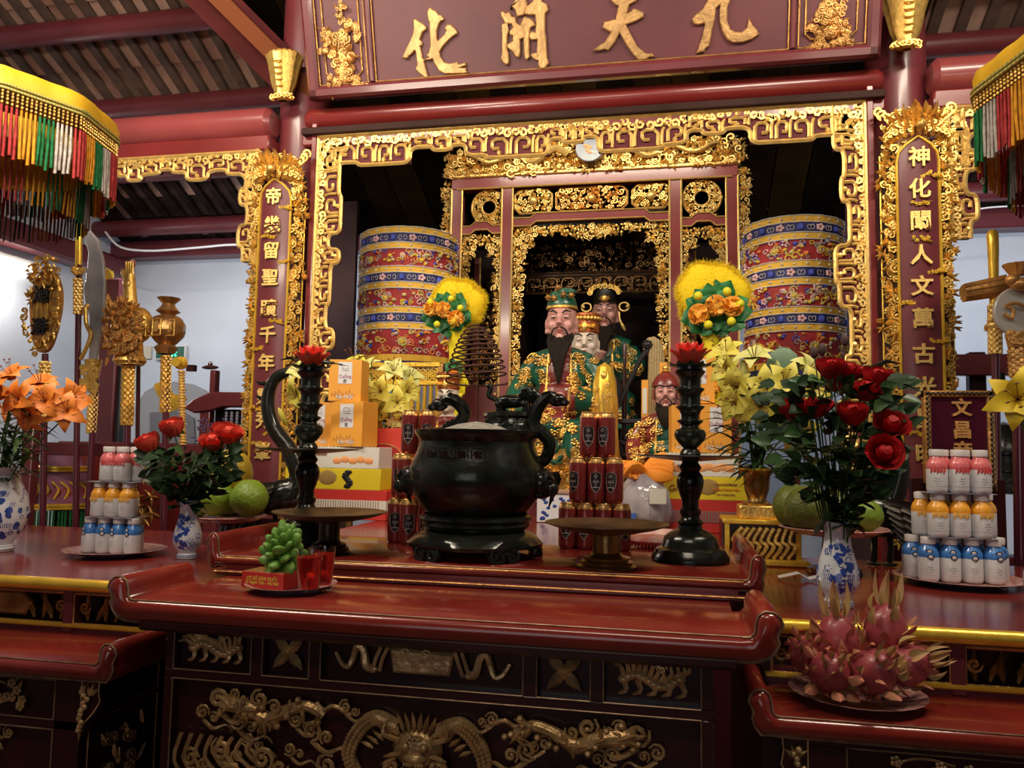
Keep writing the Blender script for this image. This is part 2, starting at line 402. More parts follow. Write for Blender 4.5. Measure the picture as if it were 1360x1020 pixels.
# ---------------- gilded fretwork (hung under the beams) ----------------
def stepped(L, base, amp, step, rg, sym=True):
    """rectilinear cloud silhouette: list of (u, depth)"""
    xs = []; u = 0; d = base
    half = L/2 if sym else L
    while u < half-1e-6:
        w_ = min(step*rg.uniform(.7, 1.3), half-u)
        if half-u-w_ < step*.4: w_ = half-u
        nd = base+amp*rg.choice((-.9, -.35, .1, .55, 1.0))
        xs.append((u, u+w_, nd)); u += w_
    if sym: xs += [(L-b, L-a, d) for a, b, d in reversed(xs)]
    return xs
def fret_strip(parent, to3, L, base, amp, step, seed, t=.0075, name='fretwork', plate=FRETP, gold=PGOLD, corner=None, sym=True, thick=.02):
    """openwork strip: maroon plate with stepped edge, gold outline bar, inner key-fret and curls.
    to3(u, v, d) maps along / hanging depth / relief to world"""
    rg = random.Random(seed); seg = stepped(L, base, amp, step, rg, sym)
    pb = MB(); out = []
    for a, b, d in seg:
        if corner: d = max(d, corner(a, b))
        out += [(a, d), (b, d)]
        vs = [to3(u, v, q) for u in (a, b) for v in (0, d) for q in (0, -thick)]
        pb.add(vs, FB)
    pb.build(name+'_plate', plate, parent)
    g = MB()
    path = [out[0]]
    for p in out[1:]:
        if abs(p[0]-path[-1][0])+abs(p[1]-path[-1][1]) > 1e-4: path.append(p)
    pts = smooth_path([to3(u, v, .004) for u, v in path], 2)
    g.tube(pts, t*1.25, 5)
    g.tube([to3(0, 0, .004), to3(L, 0, .004)], t*1.5, 5)
    for a, b, d in seg:
        if corner: d = max(d, corner(a, b))
        w_ = b-a; c_ = (a+b)/2
        # squared hook from the outline inwards
        hk = [(a+w_*.2, d-t*1.5), (a+w_*.2, d*.42), (b-w_*.22, d*.42), (b-w_*.22, d*.72), (c_, d*.72)]
        if rg.random() < .5: hk = [(a+b-u, v) for u, v in hk]
        g.tube(smooth_path([to3(u, v, .005) for u, v in hk], 1), t*1.0, 5)
        g.tube(smooth_path([to3(u, v, .005) for u, v in [(b-w_*.06, d*.9), (b-w_*.06, d*.5), (b-w_*.3, d*.5) if 0 else (b+w_*.02, d*.36)]], 1), t*.8, 5)
        g.leaf = None
        for q in range(3):
            aa = rg.uniform(0, 6.28); u1, v1 = a+w_*rg.random(), d*rg.uniform(.1, .35); g.tube([to3(u1, v1, .004), to3(u1+.012*cos(aa), v1+.008*sin(aa), .009), to3(u1+.024*cos(aa+.4), v1+.016*sin(aa+.4), .003)], [t*.5, t*1.2, t*.2], 5)
        # curls in the upper zone
        for q in range(3):
            u0 = a+w_*(.15+.35*q); v0 = d*rg.uniform(.12, .3); R = min(w_*.22, d*.16)
            pts = []; dd = rg.choice((-1, 1)); a0 = rg.uniform(0, 6)
            for i in range(8):
                tt = i/7; r = R*(1-.75*tt); an = a0+dd*tt*7
                pts.append(to3(u0+r*cos(an), v0+r*sin(an), .006))
            g.tube(pts, t*.95, 4)
        if rg.random() < .5:
            c3 = to3(c_, d*.86, .006); g.ell(c3, (t*1.5,)*3, 6, 4)
    g.build(name+'_gilding', gold, parent)
fr = thing('fretwork_frame', 'gilded key-fret openwork border hung between the two central pillars', 'fretwork', (0, 0, 0))
YF = 3.16
XL, XR, ZT = -1.52, .725, 2.905
def corner_d(L, q=.16, hh=.15):
    def f(a, b):
        m_ = min((a+b)/2, L-(a+b)/2); return max(0, hh*(1-m_/q)+.04) if m_ < q else 0
    return f
fret_strip(fr, lambda u, v, d: Vector((XL+u, YF-d, ZT-v)), XR-XL, .1, .035, .085, 11, corner=corner_d(XR-XL), name='top_fret')
Ls = ZT-1.45
for s_, X0 in ((1, XL), (-1, XR)):
    cd_ = lambda a, b: (.13*(1-(a+b)/2/.16)+.03) if (a+b)/2 < .16 else 0
    fret_strip(fr, lambda u, v, d, s_=s_, X0=X0: Vector((X0+s_*v, YF-d, ZT-u)), Ls, .085, .028, .085, 21 if s_ > 0 else 22, corner=cd_, name='side_fret', sym=False)
    # maroon jamb and gold bead
    MB().box(X0-.03 if s_ > 0 else X0+.005, X0-.005 if s_ > 0 else X0+.03, 3.14, 3.2, .2, ZT+.06, c=.004).build('jamb', LACQ, fr)
    MB().tube([(X0, YF-.01, .9), (X0, YF-.01, ZT+.01)], .008, 8).build('gold_bead', PGOLD, fr)
MB().box(XL-.07, XR+.07, 3.12, 3.22, ZT+.005, ZT+.035, c=.004).build('head_rail', WOODD, fr)
MB().tube([(XL, YF-.01, ZT+.004), (XR, YF-.01, ZT+.004)], .008, 8).build('gold_bead', PGOLD, fr)
for s_, X0, Lh in ((-1, -1.8, 2.3), (1, 1.02, 2.0)):
    f2 = thing('side_fretwork', 'gold key-fret openwork hanging under the beam %s' % ('left of the left pillar' if s_ < 0 else 'right of the right pillar'), 'fretwork')
    fret_strip(f2, lambda u, v, d, s_=s_, X0=X0: Vector((X0+s_*u, YF-d, 2.86-v)), Lh, .085, .03, .085, 31, corner=lambda a, b: (.22*(1-(a+b)/2/.14)+.05) if (a+b)/2 < .14 else 0, name='beam_fret', sym=False)
    fret_strip(f2, lambda u, v, d, s_=s_, X0=X0: Vector((X0+s_*v, YF-d, 2.86-u)), .5, .06, .03, .075, 33, name='pillar_fret', sym=False)
# ---------------- the name board ----------------
TILT = radians(17); BP = Vector((XC, 3.1, 3.062)); BN = Vector((0, -cos(TILT), -sin(TILT)))
bd = thing('name_board', 'large tilted maroon signboard with four gilded characters above the altar', 'signboard', BP, rot=(TILT, 0, 0))
# local: x right, z up the board, -y outward
def bl(px, py):
    p = onplane(px, py, BP, BN)-BP
    return (p.x, p.z*cos(TILT)-p.y*sin(TILT))
BH = .95; x0, x1 = bl(417, 147)[0], bl(1163, 92)[0]
MB().box(x0, x1, .0, .05, 0, BH).build('board', BOARD, bd)
def molding(mb, x0, x1, z0, z1, w_, y0, y1, m=0):
    mb.prism([(x0, z0), (x1, z0), (x1, z0+w_), (x0, z0+w_)], y0, y1, m, w_*.25); mb.prism([(x0, z1-w_), (x1, z1-w_), (x1, z1), (x0, z1)], y0, y1, m, w_*.25)
    mb.prism([(x0, z0), (x0+w_, z0), (x0+w_, z1), (x0, z1)], y0, y1, m, w_*.25); mb.prism([(x1-w_, z0), (x1, z0), (x1, z1), (x1-w_, z1)], y0, y1, m, w_*.25)
def goldline(mb, x0, x1, z0, z1, y, t=.003, r=.0):
    if r: P = [(x0+r, z0), (x1-r, z0), (x1, z0+r), (x1, z1-r), (x1-r, z1), (x0+r, z1), (x0, z1-r), (x0, z0+r)]
    else: P = [(x0, z0), (x1, z0), (x1, z1), (x0, z1)]
    for i in range(len(P)):
        a, b = P[i], P[(i+1) % len(P)]; mb.tube([(a[0], y, a[1]), (b[0], y, b[1])], t, 5)
fm = MB(); molding(fm, x0-.01, x1+.01, -.01, BH, .05, -.03, .05); fm.build('board_frame', MAROON, bd)
zb = .045; xa, xb = bl(500, 120)[0], bl(1048, 88)[0]
f3 = MB()
for xx in (xa-.02, xb): f3.prism([(xx, zb), (xx+.02, zb), (xx+.02, BH), (xx, BH)], -.02, .01, 0, .005)
f3.build('divider', MAROON, bd)
gl = MB(); goldline(gl, x0+.045, xa-.03, zb, BH-.05, -.012); goldline(gl, xb+.03, x1-.045, zb, BH-.05, -.012); goldline(gl, xa+.006, xb-.006, zb, BH-.05, -.01)
goldline(gl, x0+.075, xa-.055, zb+.03, BH-.5, -.006, .0035, .02); goldline(gl, xb+.055, x1-.075, zb+.03, BH-.5, -.006, .0035, .02)
gl.build('gilt_line', CGOLD, bd)
def brush(name, polys, sx, ox, oy):
    mb = MB()
    for P in polys:
        L = [bl(ox+x/sx, oy+y/sx) for x, y in P]
        mb.prism(L, -.016, .002, 0, .004)
    return mb.build(name, CHG, bd)
# brush strokes read off the board's own plane
brush('character_hua', [[(185,170),(205,158),(240,185),(262,195),(290,225),(290,250),(262,272),(240,330),(258,350),(255,378),(240,385),(262,480),(282,495),(275,510),(298,595),(303,640),(285,645),(240,610),(205,575),(205,555),(218,540),(205,425),(195,420),(175,450),(150,465),(145,485),(120,488),(92,475),(108,445),(135,385),(160,340),(180,290),(190,240)],
 [(300,100),(312,75),(325,65),(345,85),(365,90),(395,125),(415,130),(432,150),(430,172),(412,180),(395,205),(380,260),(378,320),(390,335),(440,290),(455,255),(440,240),(460,210),(490,205),(520,230),(545,258),(545,285),(520,300),(480,330),(430,385),(402,432),(410,470),(440,515),(480,525),(545,512),(550,525),(570,530),(615,515),(618,545),(555,560),(612,560),(620,590),(638,598),(600,610),(520,612),(440,610),(395,585),(355,520),(345,490),(320,500),(288,500),(285,488),(310,475),(292,455),(310,440),(325,380),(320,260),(318,190),(308,170),(300,130)]], 6.182, 520, 0)
brush('character_kai', [[(898,105),(920,95),(940,110),(975,105),(990,140),(1020,145),(1030,190),(1060,210),(1080,160),(1100,140),(1140,155),(1170,180),(1185,215),(1145,235),(1135,290),(1135,440),(1140,470),(1120,495),(1100,490),(1090,440),(1088,320),(1060,330),(1062,440),(1050,480),(1020,470),(1000,430),(955,395),(955,370),(1000,340),(1000,300),(975,290),(975,260),(1000,230),(990,205),(955,200),(968,250),(955,300),(950,400),(965,440),(972,520),(950,540),(920,520),(900,485),(912,430),(912,320),(908,205),(935,195),(905,140)],
 [(975,80),(1010,20),(1040,-20),(1100,-30),(1120,30),(1090,130),(1035,145),(1020,90),(990,60)],
 [(1095,105),(1110,60),(1160,20),(1180,-20),(1230,-10),(1240,20),(1280,40),(1293,90),(1265,120),(1265,250),(1275,330),(1280,480),(1298,525),(1260,570),(1220,565),(1205,530),(1210,505),(1170,490),(1145,465),(1148,445),(1195,435),(1200,330),(1150,335),(1130,300),(1150,260),(1185,270),(1190,200),(1182,130),(1130,130),(1100,125)]], 6.182, 520, 0)
brush('character_tian', [[(180,5),(195,-160),(290,-160),(320,0),(385,-10),(370,15),(318,40),(300,105),(330,90),(350,70),(385,80),(425,100),(425,135),(370,165),(292,192),(320,245),(380,355),(440,405),(490,408),(512,430),(470,435),(440,455),(385,458),(350,420),(300,350),(245,255),(205,330),(160,385),(130,378),(80,390),(45,385),(60,370),(90,345),(130,325),(180,250),(115,215),(130,170),(215,150),(235,50),(210,45)]], 5.667, 780, 0)
brush('character_jiu', [[(785,150),(820,110),(870,70),(910,0),(900,-120),(950,-140),(970,-20),(1005,-20),(1000,-90),(1080,-90),(1078,0),(1055,60),(1052,160),(1075,225),(1110,245),(1160,248),(1200,215),(1215,140),(1240,190),(1275,230),(1292,262),(1240,300),(1170,325),(1090,328),(1050,300),(1015,240),(995,160),(995,80),(1000,40),(970,65),(960,150),(940,230),(918,350),(890,370),(880,395),(845,400),(820,408),(840,350),(862,290),(885,190),(880,180),(840,192),(800,185)]], 5.667, 780, 0)
# upper gilded reliefs of the end panels
def qilin(px0, px1, py0, py1, seed, shape):
    rg = random.Random(seed); a = bl(px0, py1); b = bl(px1, py0); mb = MB()
    W, H = b[0]-a[0], b[1]-a[1]
    blobs = shape
    for (u, v, r) in blobs:
        cx, cz = a[0]+u*W, a[1]+v*H; R = r*W*.85
        mb.ell((cx, -.006, cz), (R*.8, .012, R*.8), 10, 6)
        for k in range(9):
            an = rg.uniform(0, 6.28); rr = R*rg.uniform(.3, .95)
            if rg.random() < .55: mb.curl(cx+rr*cos(an), cz+rr*sin(an), -.018, R*.42, 1.2, rg.uniform(0, 6), rg.choice((-1, 1)), R*.11, 0, 4, 8)
            else: mb.leafxz(cx+rr*cos(an), cz+rr*sin(an), -.018, R*.8, R*.32, an+rg.uniform(-.5, .5), 0, R*.2)
    return mb
L1 = [(.55, .95, .12), (.5, .84, .1), (.2, .68, .16), (.25, .58, .12), (.78, .72, .15), (.8, .6, .13), (.5, .62, .22), (.5, .5, .26), (.42, .4, .24), (.6, .4, .22), (.42, .28, .2), (.58, .25, .18), (.3, .14, .16), (.2, .05, .14), (.72, .14, .16), (.85, .05, .14), (.15, .48, .12), (.5, .15, .14), (.62, .76, .14)]
qilin(428, 484, 0, 127, 3, L1).build('carved_dragon', CGOLD, bd)
L2 = [(.45, .9, .26), (.62, .82, .24), (.35, .78, .22), (.15, .55, .14), (.3, .45, .16), (.5, .4, .18), (.65, .45, .2), (.85, .42, .13), (.8, .25, .16), (.92, .18, .1), (.6, .2, .15), (.45, .12, .12), (.2, .15, .16), (.08, .1, .12), (.3, .25, .14), (.65, .6, .2), (.45, .62, .16)]
qilin(1066, 1136, 0, 76, 4, L2).build('carved_dragon', CGOLD, bd)
for x in (-1.66, .86):    # hanging gilt brackets left and right of the board
    b_ = thing('gilt_bracket', 'fluted gilded bracket on the %s pillar beside the signboard' % ('left' if x < 0 else 'right'), 'bracket', (ax(376, 130, 3.14) if x < 0 else ax(1203, 65, 3.14), 3.14, az(376, 134, 3.14) if x < 0 else az(1203, 66, 3.14)))
    b_.scale = (.9, .9, .74)
    mb = MB().lathe([(.02, 0), (.045, .02), (.04, .05), (.055, .1), (.07, .2), (.085, .27), (.07, .28)], seg=24, fn=lambda a, z: 1+.16*abs(cos(5*a)), sy=.8)
    for k in range(9):
        a = pi+k*pi/8; mb.curl(.05*cos(a), .015, .04*sin(a), .018, 1.2, k, 1, .005)
        mb.ell((.066*cos(a), .05*sin(a), .28), (.02, .02, .015), 6, 4)
    mb.build('bracket_leaf', GOLD, b_)
    rb = MB()
    for k in range(5): rb.tube([(-.02, -.045-.006*k, .07+.035*k), (.02, -.045-.006*k, .07+.035*k)], .005, 5)
    rb.build('bracket_rib', GOLD, b_)
# ---------------- couplet boards on the pillars ----------------
def couplet(name, label, X, chars, ztop, seed, cpx, cys, dark_from, ppx):
    rg = random.Random(seed); t = thing(name, label, 'couplet board', (X, 3.17, 0))
    zb_ = 1.25; Rr = .16; hw = .072
    # curved maroon panel
    mb = MB(); n = 10; rows = [zb_, ztop-.09, ztop-.06, ztop-.035, ztop-.015, ztop]
    ws = [1, 1, .93, .78, .5, .05]
    vs = []
    for z, q in zip(rows, ws):
        for i in range(n+1):
            u = -hw*q+2*hw*q*i/n; vs.append((u, -math.sqrt(Rr*Rr-u*u)+.05, z))
    mb.add(vs, [(j*(n+1)+i, j*(n+1)+i+1, (j+1)*(n+1)+i+1, (j+1)*(n+1)+i) for j in range(len(rows)-1) for i in range(n)])
    mb.build('panel', MAROON, t)
    fy = lambda u: -math.sqrt(max(0, Rr*Rr-u*u))+.05
    ed = MB(); edge = [(-hw, zb_), (-hw, ztop-.09), (-hw*.9, ztop-.055), (-hw*.6, ztop-.03), (0, ztop), (hw*.6, ztop-.03), (hw*.9, ztop-.055), (hw, ztop-.09), (hw, zb_)]
    ed.tube([(u, fy(u)-.003, z) for u, z in edge], .0055, 6)
    for s_ in (-1, 1): ed.tube([(s_*.118, fy(.118)+.004, zb_), (s_*.118, fy(.118)+.004, ztop-.05)], .004, 5)
    ed.build('gilt_edge', YGOLD, t)
    # dark ground behind the carved border, then carved vines
    gd = MB()
    for s_ in (-1, 1):
        v = [(s_*u, fy(u)+.004, z) for z in (zb_, ztop+.02) for u in (hw, .09, .105, .12)]
        gd.add(v, [(0, 1, 5, 4), (1, 2, 6, 5), (2, 3, 7, 6)])
    gd.build('border_ground', WOODD, t)
    cb = MB()
    for s_ in (-1, 1):
        z = zb_
        while z < ztop:
            for q in range(2):
                u = rg.uniform(hw+.008, .112); R = rg.uniform(.013, .021)
                i0 = len(cb.v)
                if rg.random() < .5: cb.curl(s_*u, z, fy(u)-.002, R, 1.2, rg.uniform(0, 6), rg.choice((-1, 1)), R*.27, 0, 4, 8)
                else:
                    an = rg.uniform(0, 6)
                    for w_ in (0, .8): cb.leafxz(s_*u, z, fy(u)-.002, R*1.9, R*.7, an+w_, 0, R*.5)
            z += .0125
        for k in range(5):  # small dragon heads standing out of the outer edge
            z = zb_+.25+k*(ztop-zb_-.4)/4; u = .118
            for q in range(5): cb.leafxz(s_*u, z+rg.uniform(-.02, .02), fy(.118)-.004, .03, .011, (0 if s_ > 0 else pi)+rg.uniform(-1, 1), 0, .008)
    cb.build('carved_border', GOLD, t)
    # flame lotus crest
    cr = MB()
    for row, (n, r0, zz, L, W) in enumerate(((11, .07, .0, .085, .03), (11, .06, .03, .085, .03), (9, .04, .055, .085, .03), (9, .06, .07, .07, .024))):
        for k in range(n):
            a = pi*(.02+.96*k/(n-1)); u = cos(a)*r0
            cr.leafxz(u, ztop+zz-.012*abs(cos(a)), -.08-.045*sin(a)-.008*row, L*rg.uniform(.6, .8), W*.85, a+rg.uniform(-.12, .12), 0, .02, bend=.45*(1 if cos(a) > 0 else -1))
            cr.curl(u*1.5, ztop+zz+.02*sin(a), -.1-.03*sin(a), .014, 1.2, a, sign(cos(a)), .0045)
    cr.ell((0, -.15, ztop+.03), (.02, .02, .02), 8, 6)
    filigree(cr, lambda x, z: abs(x) < .115 and (z > ztop-.03 or abs(x) > hw) and z < ztop+.1-abs(x)*.3, -.12, .12, ztop-.09, ztop+.12, -.085, .032, rg, 1.1)
    for s_ in (-1, 1):
        for k in range(5): cr.curl(s_*(.075+.012*k), ztop+.06+.014*k, -.07, .022, 1.1, 1.5+k, s_, .006)
    cr.build('crest', GOLD, t)
    # characters, each read off at its height in the photograph
    for ch, y_ in zip(chars, cys):
        z = az(ppx, y_, 3.06)
        glyph(ch, .076 if ch not in '·' else .05, 'character', PGOLD, t, (cpx, fy(0)-.004, z), depth=.004, bold=.018)
    cl = MB()
    for k, (u, y_) in enumerate(dark_from):
        z = az(ppx, y_, 3.06)
        for q in range(5):
            cl.curl(u+(q-2)*.013, z+rg.uniform(-.006, .006), fy(u)-.003, .009, 1.1, rg.uniform(0, 6), 1, .003, 0, 4, 7)
        cl.leafxz(u, z-.004, fy(u)-.003, .05*sign(u)*-1 if False else .045, .012, rg.uniform(-.3, .3), 0, .005)
    cl.build('gilt_cloud', YGOLD, t)
    return t
ztL = az(385, 235, 3.05); ztR = az(1204, 180, 3.05)
couplet('couplet_board', 'curved maroon board with gold characters on the left pillar', -1.672, '帝幾留聖蹟千年靈秀峯', ztL, 5, 0.0,
        (260, 298, 332, 368, 409, 444, 481, 527, 558, 600), [(-.02, 314), (.05, 346), (.03, 426), (-.05, 462), (-.04, 542), (.05, 274), (.03, 575), (-.02, 590)], 380)
couplet('couplet_board', 'curved maroon board with gold characters on the right pillar', .885, '神化闡人文萬古光昌明府', ztR, 6, 0.0,
        (209, 251, 294, 339, 380, 423, 470, 514, 556, 604, 652), [(0, 271), (.0, 317), (-.05, 402), (.05, 452), (.04, 232), (-.03, 575), (0, 676), (.05, 360)], 1205)

# ---------------- the shrine (gilded pavilion) ----------------
YP = 4.2
sh = thing('shrine', 'gilded and red carved shrine with open centre bay housing the seated statues', 'shrine', (0, YP, 0))
A = lambda px, py: (at(px, py, YP).x, at(px, py, YP).z)
xo0, xo1 = A(608, 290)[0], A(972, 290)[0]      # outer posts
xi0, xi1 = A(674, 330)[0], A(897, 330)[0]      # columns of the centre bay
zt = A(780, 233)[1]; zm = A(780, 288)[1]; zrow = A(640, 302)[1]
def bar(mb, x0, x1, z0, z1, y0=-.03, y1=.03): mb.box(x0, x1, y0, y1, z0, z1, c=.004)
PW = .03
posts = [(xo0, 'post'), (xi0, 'post'), (xi1, 'post'), (xo1, 'post')]
for x, n in posts:
    m_ = MB(); bar(m_, x-PW, x+PW, .95, zt-.03); m_.build('post', PINKRED, sh)
    g = MB()
    for s_ in (-1, 1): g.tube([(x+s_*PW, -.03, 1.0), (x+s_*PW, -.03, zt-.05)], .0055, 5)
    g.build('gilt_bead', PGOLD, sh)
m_ = MB(); bar(m_, xo0-.03, xo1+.03, zt-.055, zt+.01, -.035, .04); m_.build('head_rail', PINKRED, sh)
m_ = MB(); m_.tube([(xo0-.04, -.04, zt+.015), (xo1+.04, -.04, zt+.015)], .011, 6); m_.tube([(xo0, -.035, zt-.055), (xo1, -.035, zt-.055)], .005, 5)
m_.build('cornice', PGOLD, sh)
for a, b, zz in ((xi0+PW, xi1-PW, zm), (xo0+PW, xi0-PW, zrow), (xi1+PW, xo1-PW, zrow)):
    h_ = .045; k = (b-a)*(.12 if b-a > .5 else .22); up_ = .024
    P = [(a, zz-h_), (a+k, zz-h_), (a+k+.03, zz-h_+up_), (b-k-.03, zz-h_+up_), (b-k, zz-h_), (b, zz-h_), (b, zz), (b-k, zz), (b-k-.03, zz+up_), (a+k+.03, zz+up_), (a+k, zz), (a, zz)]
    MB().prism(P, -.028, .02, 0, .004).build('shaped_rail', PINKRED, sh)
    g = MB(); g.tube([(x, -.03, z) for x, z in P[:6]], .004, 5); g.tube([(x, -.03, z) for x, z in P[6:]], .004, 5)
    g.build('gilt_bead', PGOLD, sh)
rg = random.Random(12)
def medallion(cx, cz, R):
    m_ = MB(); m_.tube([(cx+R*cos(a*pi/16), -.005, cz+R*sin(a*pi/16)) for a in range(32)], .006, 5, closed=True)
    m_.tube([(cx+R*.42*cos(a*pi/12), -.005, cz+R*.42*sin(a*pi/12)) for a in range(24)], .006, 5, closed=True)
    filigree(m_, lambda x, z: R*.45 < math.hypot(x-cx, z-cz) < R*.97, cx-R, cx+R, cz-R, cz+R, -.005, R*.26, rg, 1.6)
    m_.build('pierced_medallion', PGOLD, sh)
    f_ = MB(); filigree(f_, lambda x, z: True, cx-R*.7, cx+R*.7, cz-R*1.12, cz-R*1.0, 0, R*.22, rg, 1.3); f_.build('medallion_foot', PGOLD, sh)
zc = (zt-.055+zrow)/2; RR = .098
medallion(A(650, 273)[0], zc+.005, RR); medallion(A(932, 257)[0], zc+.005, RR)
def octpanel(x0, x1, z0, z1, mt):
    c = .03; m_ = MB(); P = [(x0+c, z0), (x1-c, z0), (x1, z0+c), (x1, z1-c), (x1-c, z1), (x0+c, z1), (x0, z1-c), (x0, z0+c)]
    m_.tube([(x, -.005, z) for x, z in P], .007, 5, closed=True)
    filigree(m_, lambda x, z: x0+.006 < x < x1-.006 and z0+.006 < z < z1-.006 and min(x-x0, x1-x)+min(z-z0, z1-z) > c, x0, x1, z0, z1, -.004, .032, rg, 1.6)
    m_.ell(((x0+x1)/2, -.02, (z0+z1)/2), (.025, .015, .025), 8, 5)
    m_.build('pierced_panel', mt, sh)
zlo, zhi = zm+.032, zt-.068
octpanel(A(684, 270)[0], A(733, 270)[0], zlo, zhi, PGOLD)
octpanel(A(739, 265)[0], A(833, 265)[0], zlo, zhi, mat('warm_gold_leaf', (.85, .48, .14), .36, .6, var=.15, vs=30, bump=.2, bs=120))
octpanel(A(840, 258)[0], A(890, 258)[0], zlo, zhi, PGOLD)
# lace hanging under the rails and along the posts
def lace(a, b, z, drop, side, edge=.04):
    m_ = MB(); w_ = b-a
    def ins(x, zz):
        u = (x-a)/w_; d = z-zz
        top_ = drop*(.55+.45*math.exp(-((u-.5)/.13)**2)) if side else drop
        e = edge*(1.0-.55*min(1, d/(z-1.6)))
        return 0 <= d and (d < top_ or x-a < e*(1.6 if d < .12 else 1) or b-x < e*(1.6 if d < .12 else 1))
    filigree(m_, ins, a+.006, b-.006, 1.75, z-.006, -.004, .034, rg, 1.75)
    m_.build('carved_lace', PGOLD, sh)
lace(xi0+PW, xi1-PW, zm-.045, .085, True, .075)
lace(xo0+PW, xi0-PW, zrow-.045, .06, False, .05)
lace(xi1+PW, xo1-PW, zrow-.045, .06, False, .05)
# outer carved ears
m_ = MB()
for s_, x in ((-1, xo0), (1, xo1)):
    filigree(m_, lambda X, Z: 0 < s_*(X-x)-PW < .06*(1 if Z > 2.85 else .6+.4*(Z-2.4)/.45) and Z > 2.45, min(x, x+s_*.12), max(x, x+s_*.12), 2.45, zt-.01, 0, .034, rg, 1.7)
m_.build('carved_ear', PGOLD, sh)
# crown: low mound of carved dragons and clouds, mirror disc in the centre
cr = MB(); xm = A(785, 200)[0]; W2 = (xo1-xo0)/2+.07
cr.prism([(xm-W2*.97, zt+.02), (xm+W2*.97, zt+.02), (xm+W2*.9, zt+.07), (xm+W2*.4, zt+.13), (xm, zt+.15), (xm-W2*.4, zt+.13), (xm-W2*.9, zt+.07)], -.01, .03)
cr.build('crown_ground', OGOLD, sh)
cr = MB()
def inc(x, z): u = abs(x-xm)/W2; return z-zt > .015 and z-zt < .19-.05*u*u and u < 1
filigree(cr, inc, xm-W2, xm+W2, zt+.01, zt+.2, -.02, .045, rg, 1.9, relief=1.9)
filigree(cr, lambda x, z: abs(x-xm) < W2 and zt+.01 < z < zt+.045, xm-W2, xm+W2, zt+.01, zt+.05, -.05, .03, rg, 1.2)
for s_ in (-1, 1):
    pts = [(xm+s_*(.12+.55*t), -.06-.02*sin(t*9), zt+.1+.035*sin(t*14)*(1-t*.4)) for t in [i/30 for i in range(31)]]
    cr.tube(pts, [.02*(1-.6*i/30) for i in range(31)], 7)
    for i in range(3, 30, 2): cr.leafxz(pts[i][0], pts[i][2], pts[i][1]-.01, .035, .014, pi/2+rg.uniform(-.6, .6))
cr.build('carved_crown', PGOLD, sh)
dz_ = A(786, 207)
m_ = MB().lathe([(.0, .0), (.072, .0), (.076, .01), (.072, .02), (0, .02)], seg=28); m_.xf(Matrix.Translation((dz_[0], -.1, dz_[1])) @ Matrix.Rotation(pi/2, 4, 'X'))
m_.build('mirror_disc', mat('painted_mirror', (.3, .33, .38), .3, col2=(.2, .24, .29), vs=20), sh)
m_ = MB(); 
for k in range(5): m_.ell((dz_[0]-.01+rg.uniform(-.012, .012), -.122, dz_[1]+.012-.009*k), (.014, .003, .01), 8, 4)
m_.build('painted_figure', mat('orange_paint', (.8, .35, .15), .5), sh)
m_ = MB()
for k in range(3): m_.ell((dz_[0]+.004+.013*k, -.122, dz_[1]-.022-.003*k), (.006, .003, .01), 6, 4)
m_.build('painted_mark', WHITE, sh)
# inner lintel with darker antique carving, side walls, back, floor, roof
m_ = MB(); filigree(m_, lambda x, z: True, xi0+.05, xi1-.05, zm-.22, zm-.07, .35, .045, rg, 1.2); filigree(m_, lambda x, z: True, xi0+.05, xi1-.05, zm-.34, zm-.28, .3, .035, rg, 1.3)
for k in range(8):
    cx = xi0+.1+k*(xi1-xi0-.2)/7; spiral_fret(m_, cx, zm-.31, .28, .075, .075, .005, turns=1)
for z in (zm-.24, zm-.26, zm-.355): m_.tube([(xi0, .29, z), (xi1, .29, z)], .005, 5)
m_.build('inner_lintel_carving', mat('deep_antique_gold', (.24, .13, .045), .4, .7, var=.4, vs=25, bump=.3), sh)
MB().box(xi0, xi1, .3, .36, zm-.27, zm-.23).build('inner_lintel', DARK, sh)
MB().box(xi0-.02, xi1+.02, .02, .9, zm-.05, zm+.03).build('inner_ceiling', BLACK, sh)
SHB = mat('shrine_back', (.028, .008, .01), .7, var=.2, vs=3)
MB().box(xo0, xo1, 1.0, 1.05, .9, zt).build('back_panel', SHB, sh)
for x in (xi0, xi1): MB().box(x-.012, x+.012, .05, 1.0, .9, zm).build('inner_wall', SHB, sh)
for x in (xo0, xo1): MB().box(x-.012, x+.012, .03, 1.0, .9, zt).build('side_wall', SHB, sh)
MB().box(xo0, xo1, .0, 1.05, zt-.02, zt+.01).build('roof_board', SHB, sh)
for a, b in ((xo0, xi0), (xi1, xo1)):
    MB().box(a, b, .35, .38, .9, zt-.3).build('bay_back', SHB, sh)
    m_ = MB(); filigree(m_, lambda x, z: True, a+.1, b-.1, 2.2, zrow-.2, .3, .045, rg, 1.1); m_.build('bay_carving', MAT['deep_antique_gold'], sh)
    m_ = MB(); bar(m_, a+.07, a+.1, .9, zrow-.14, .12, .15); m_.build('bay_post', MAROON, sh)
    m_ = MB(); m_.tube([(a+.105, .12, .9), (a+.105, .12, zrow-.14)], .006, 5); m_.build('gilt_bead', PGOLD, sh)
    # carved dado in lower bays
    m_ = MB(); filigree(m_, lambda x, z: True, a+.04, b-.04, 1.9, 2.3, .02, .04, rg, 1.05); m_.build('lattice_carving', OGOLD, sh)
MB().box(xo0-.05, xo1+.05, -.1, 1.1, .0, .9, c=.01).build('plinth', DARK, sh)
MB().box(xo0+.03, xi0-.03, -.02, .02, .9, 1.9).build('dado', MAROON, sh); MB().box(xi1+.03, xo1-.03, -.02, .02, .9, 1.9).build('dado', MAROON, sh)
MB().box(xi0, xi1, .05, 1.0, .9, 1.55).build('inner_dais', DARK, sh)

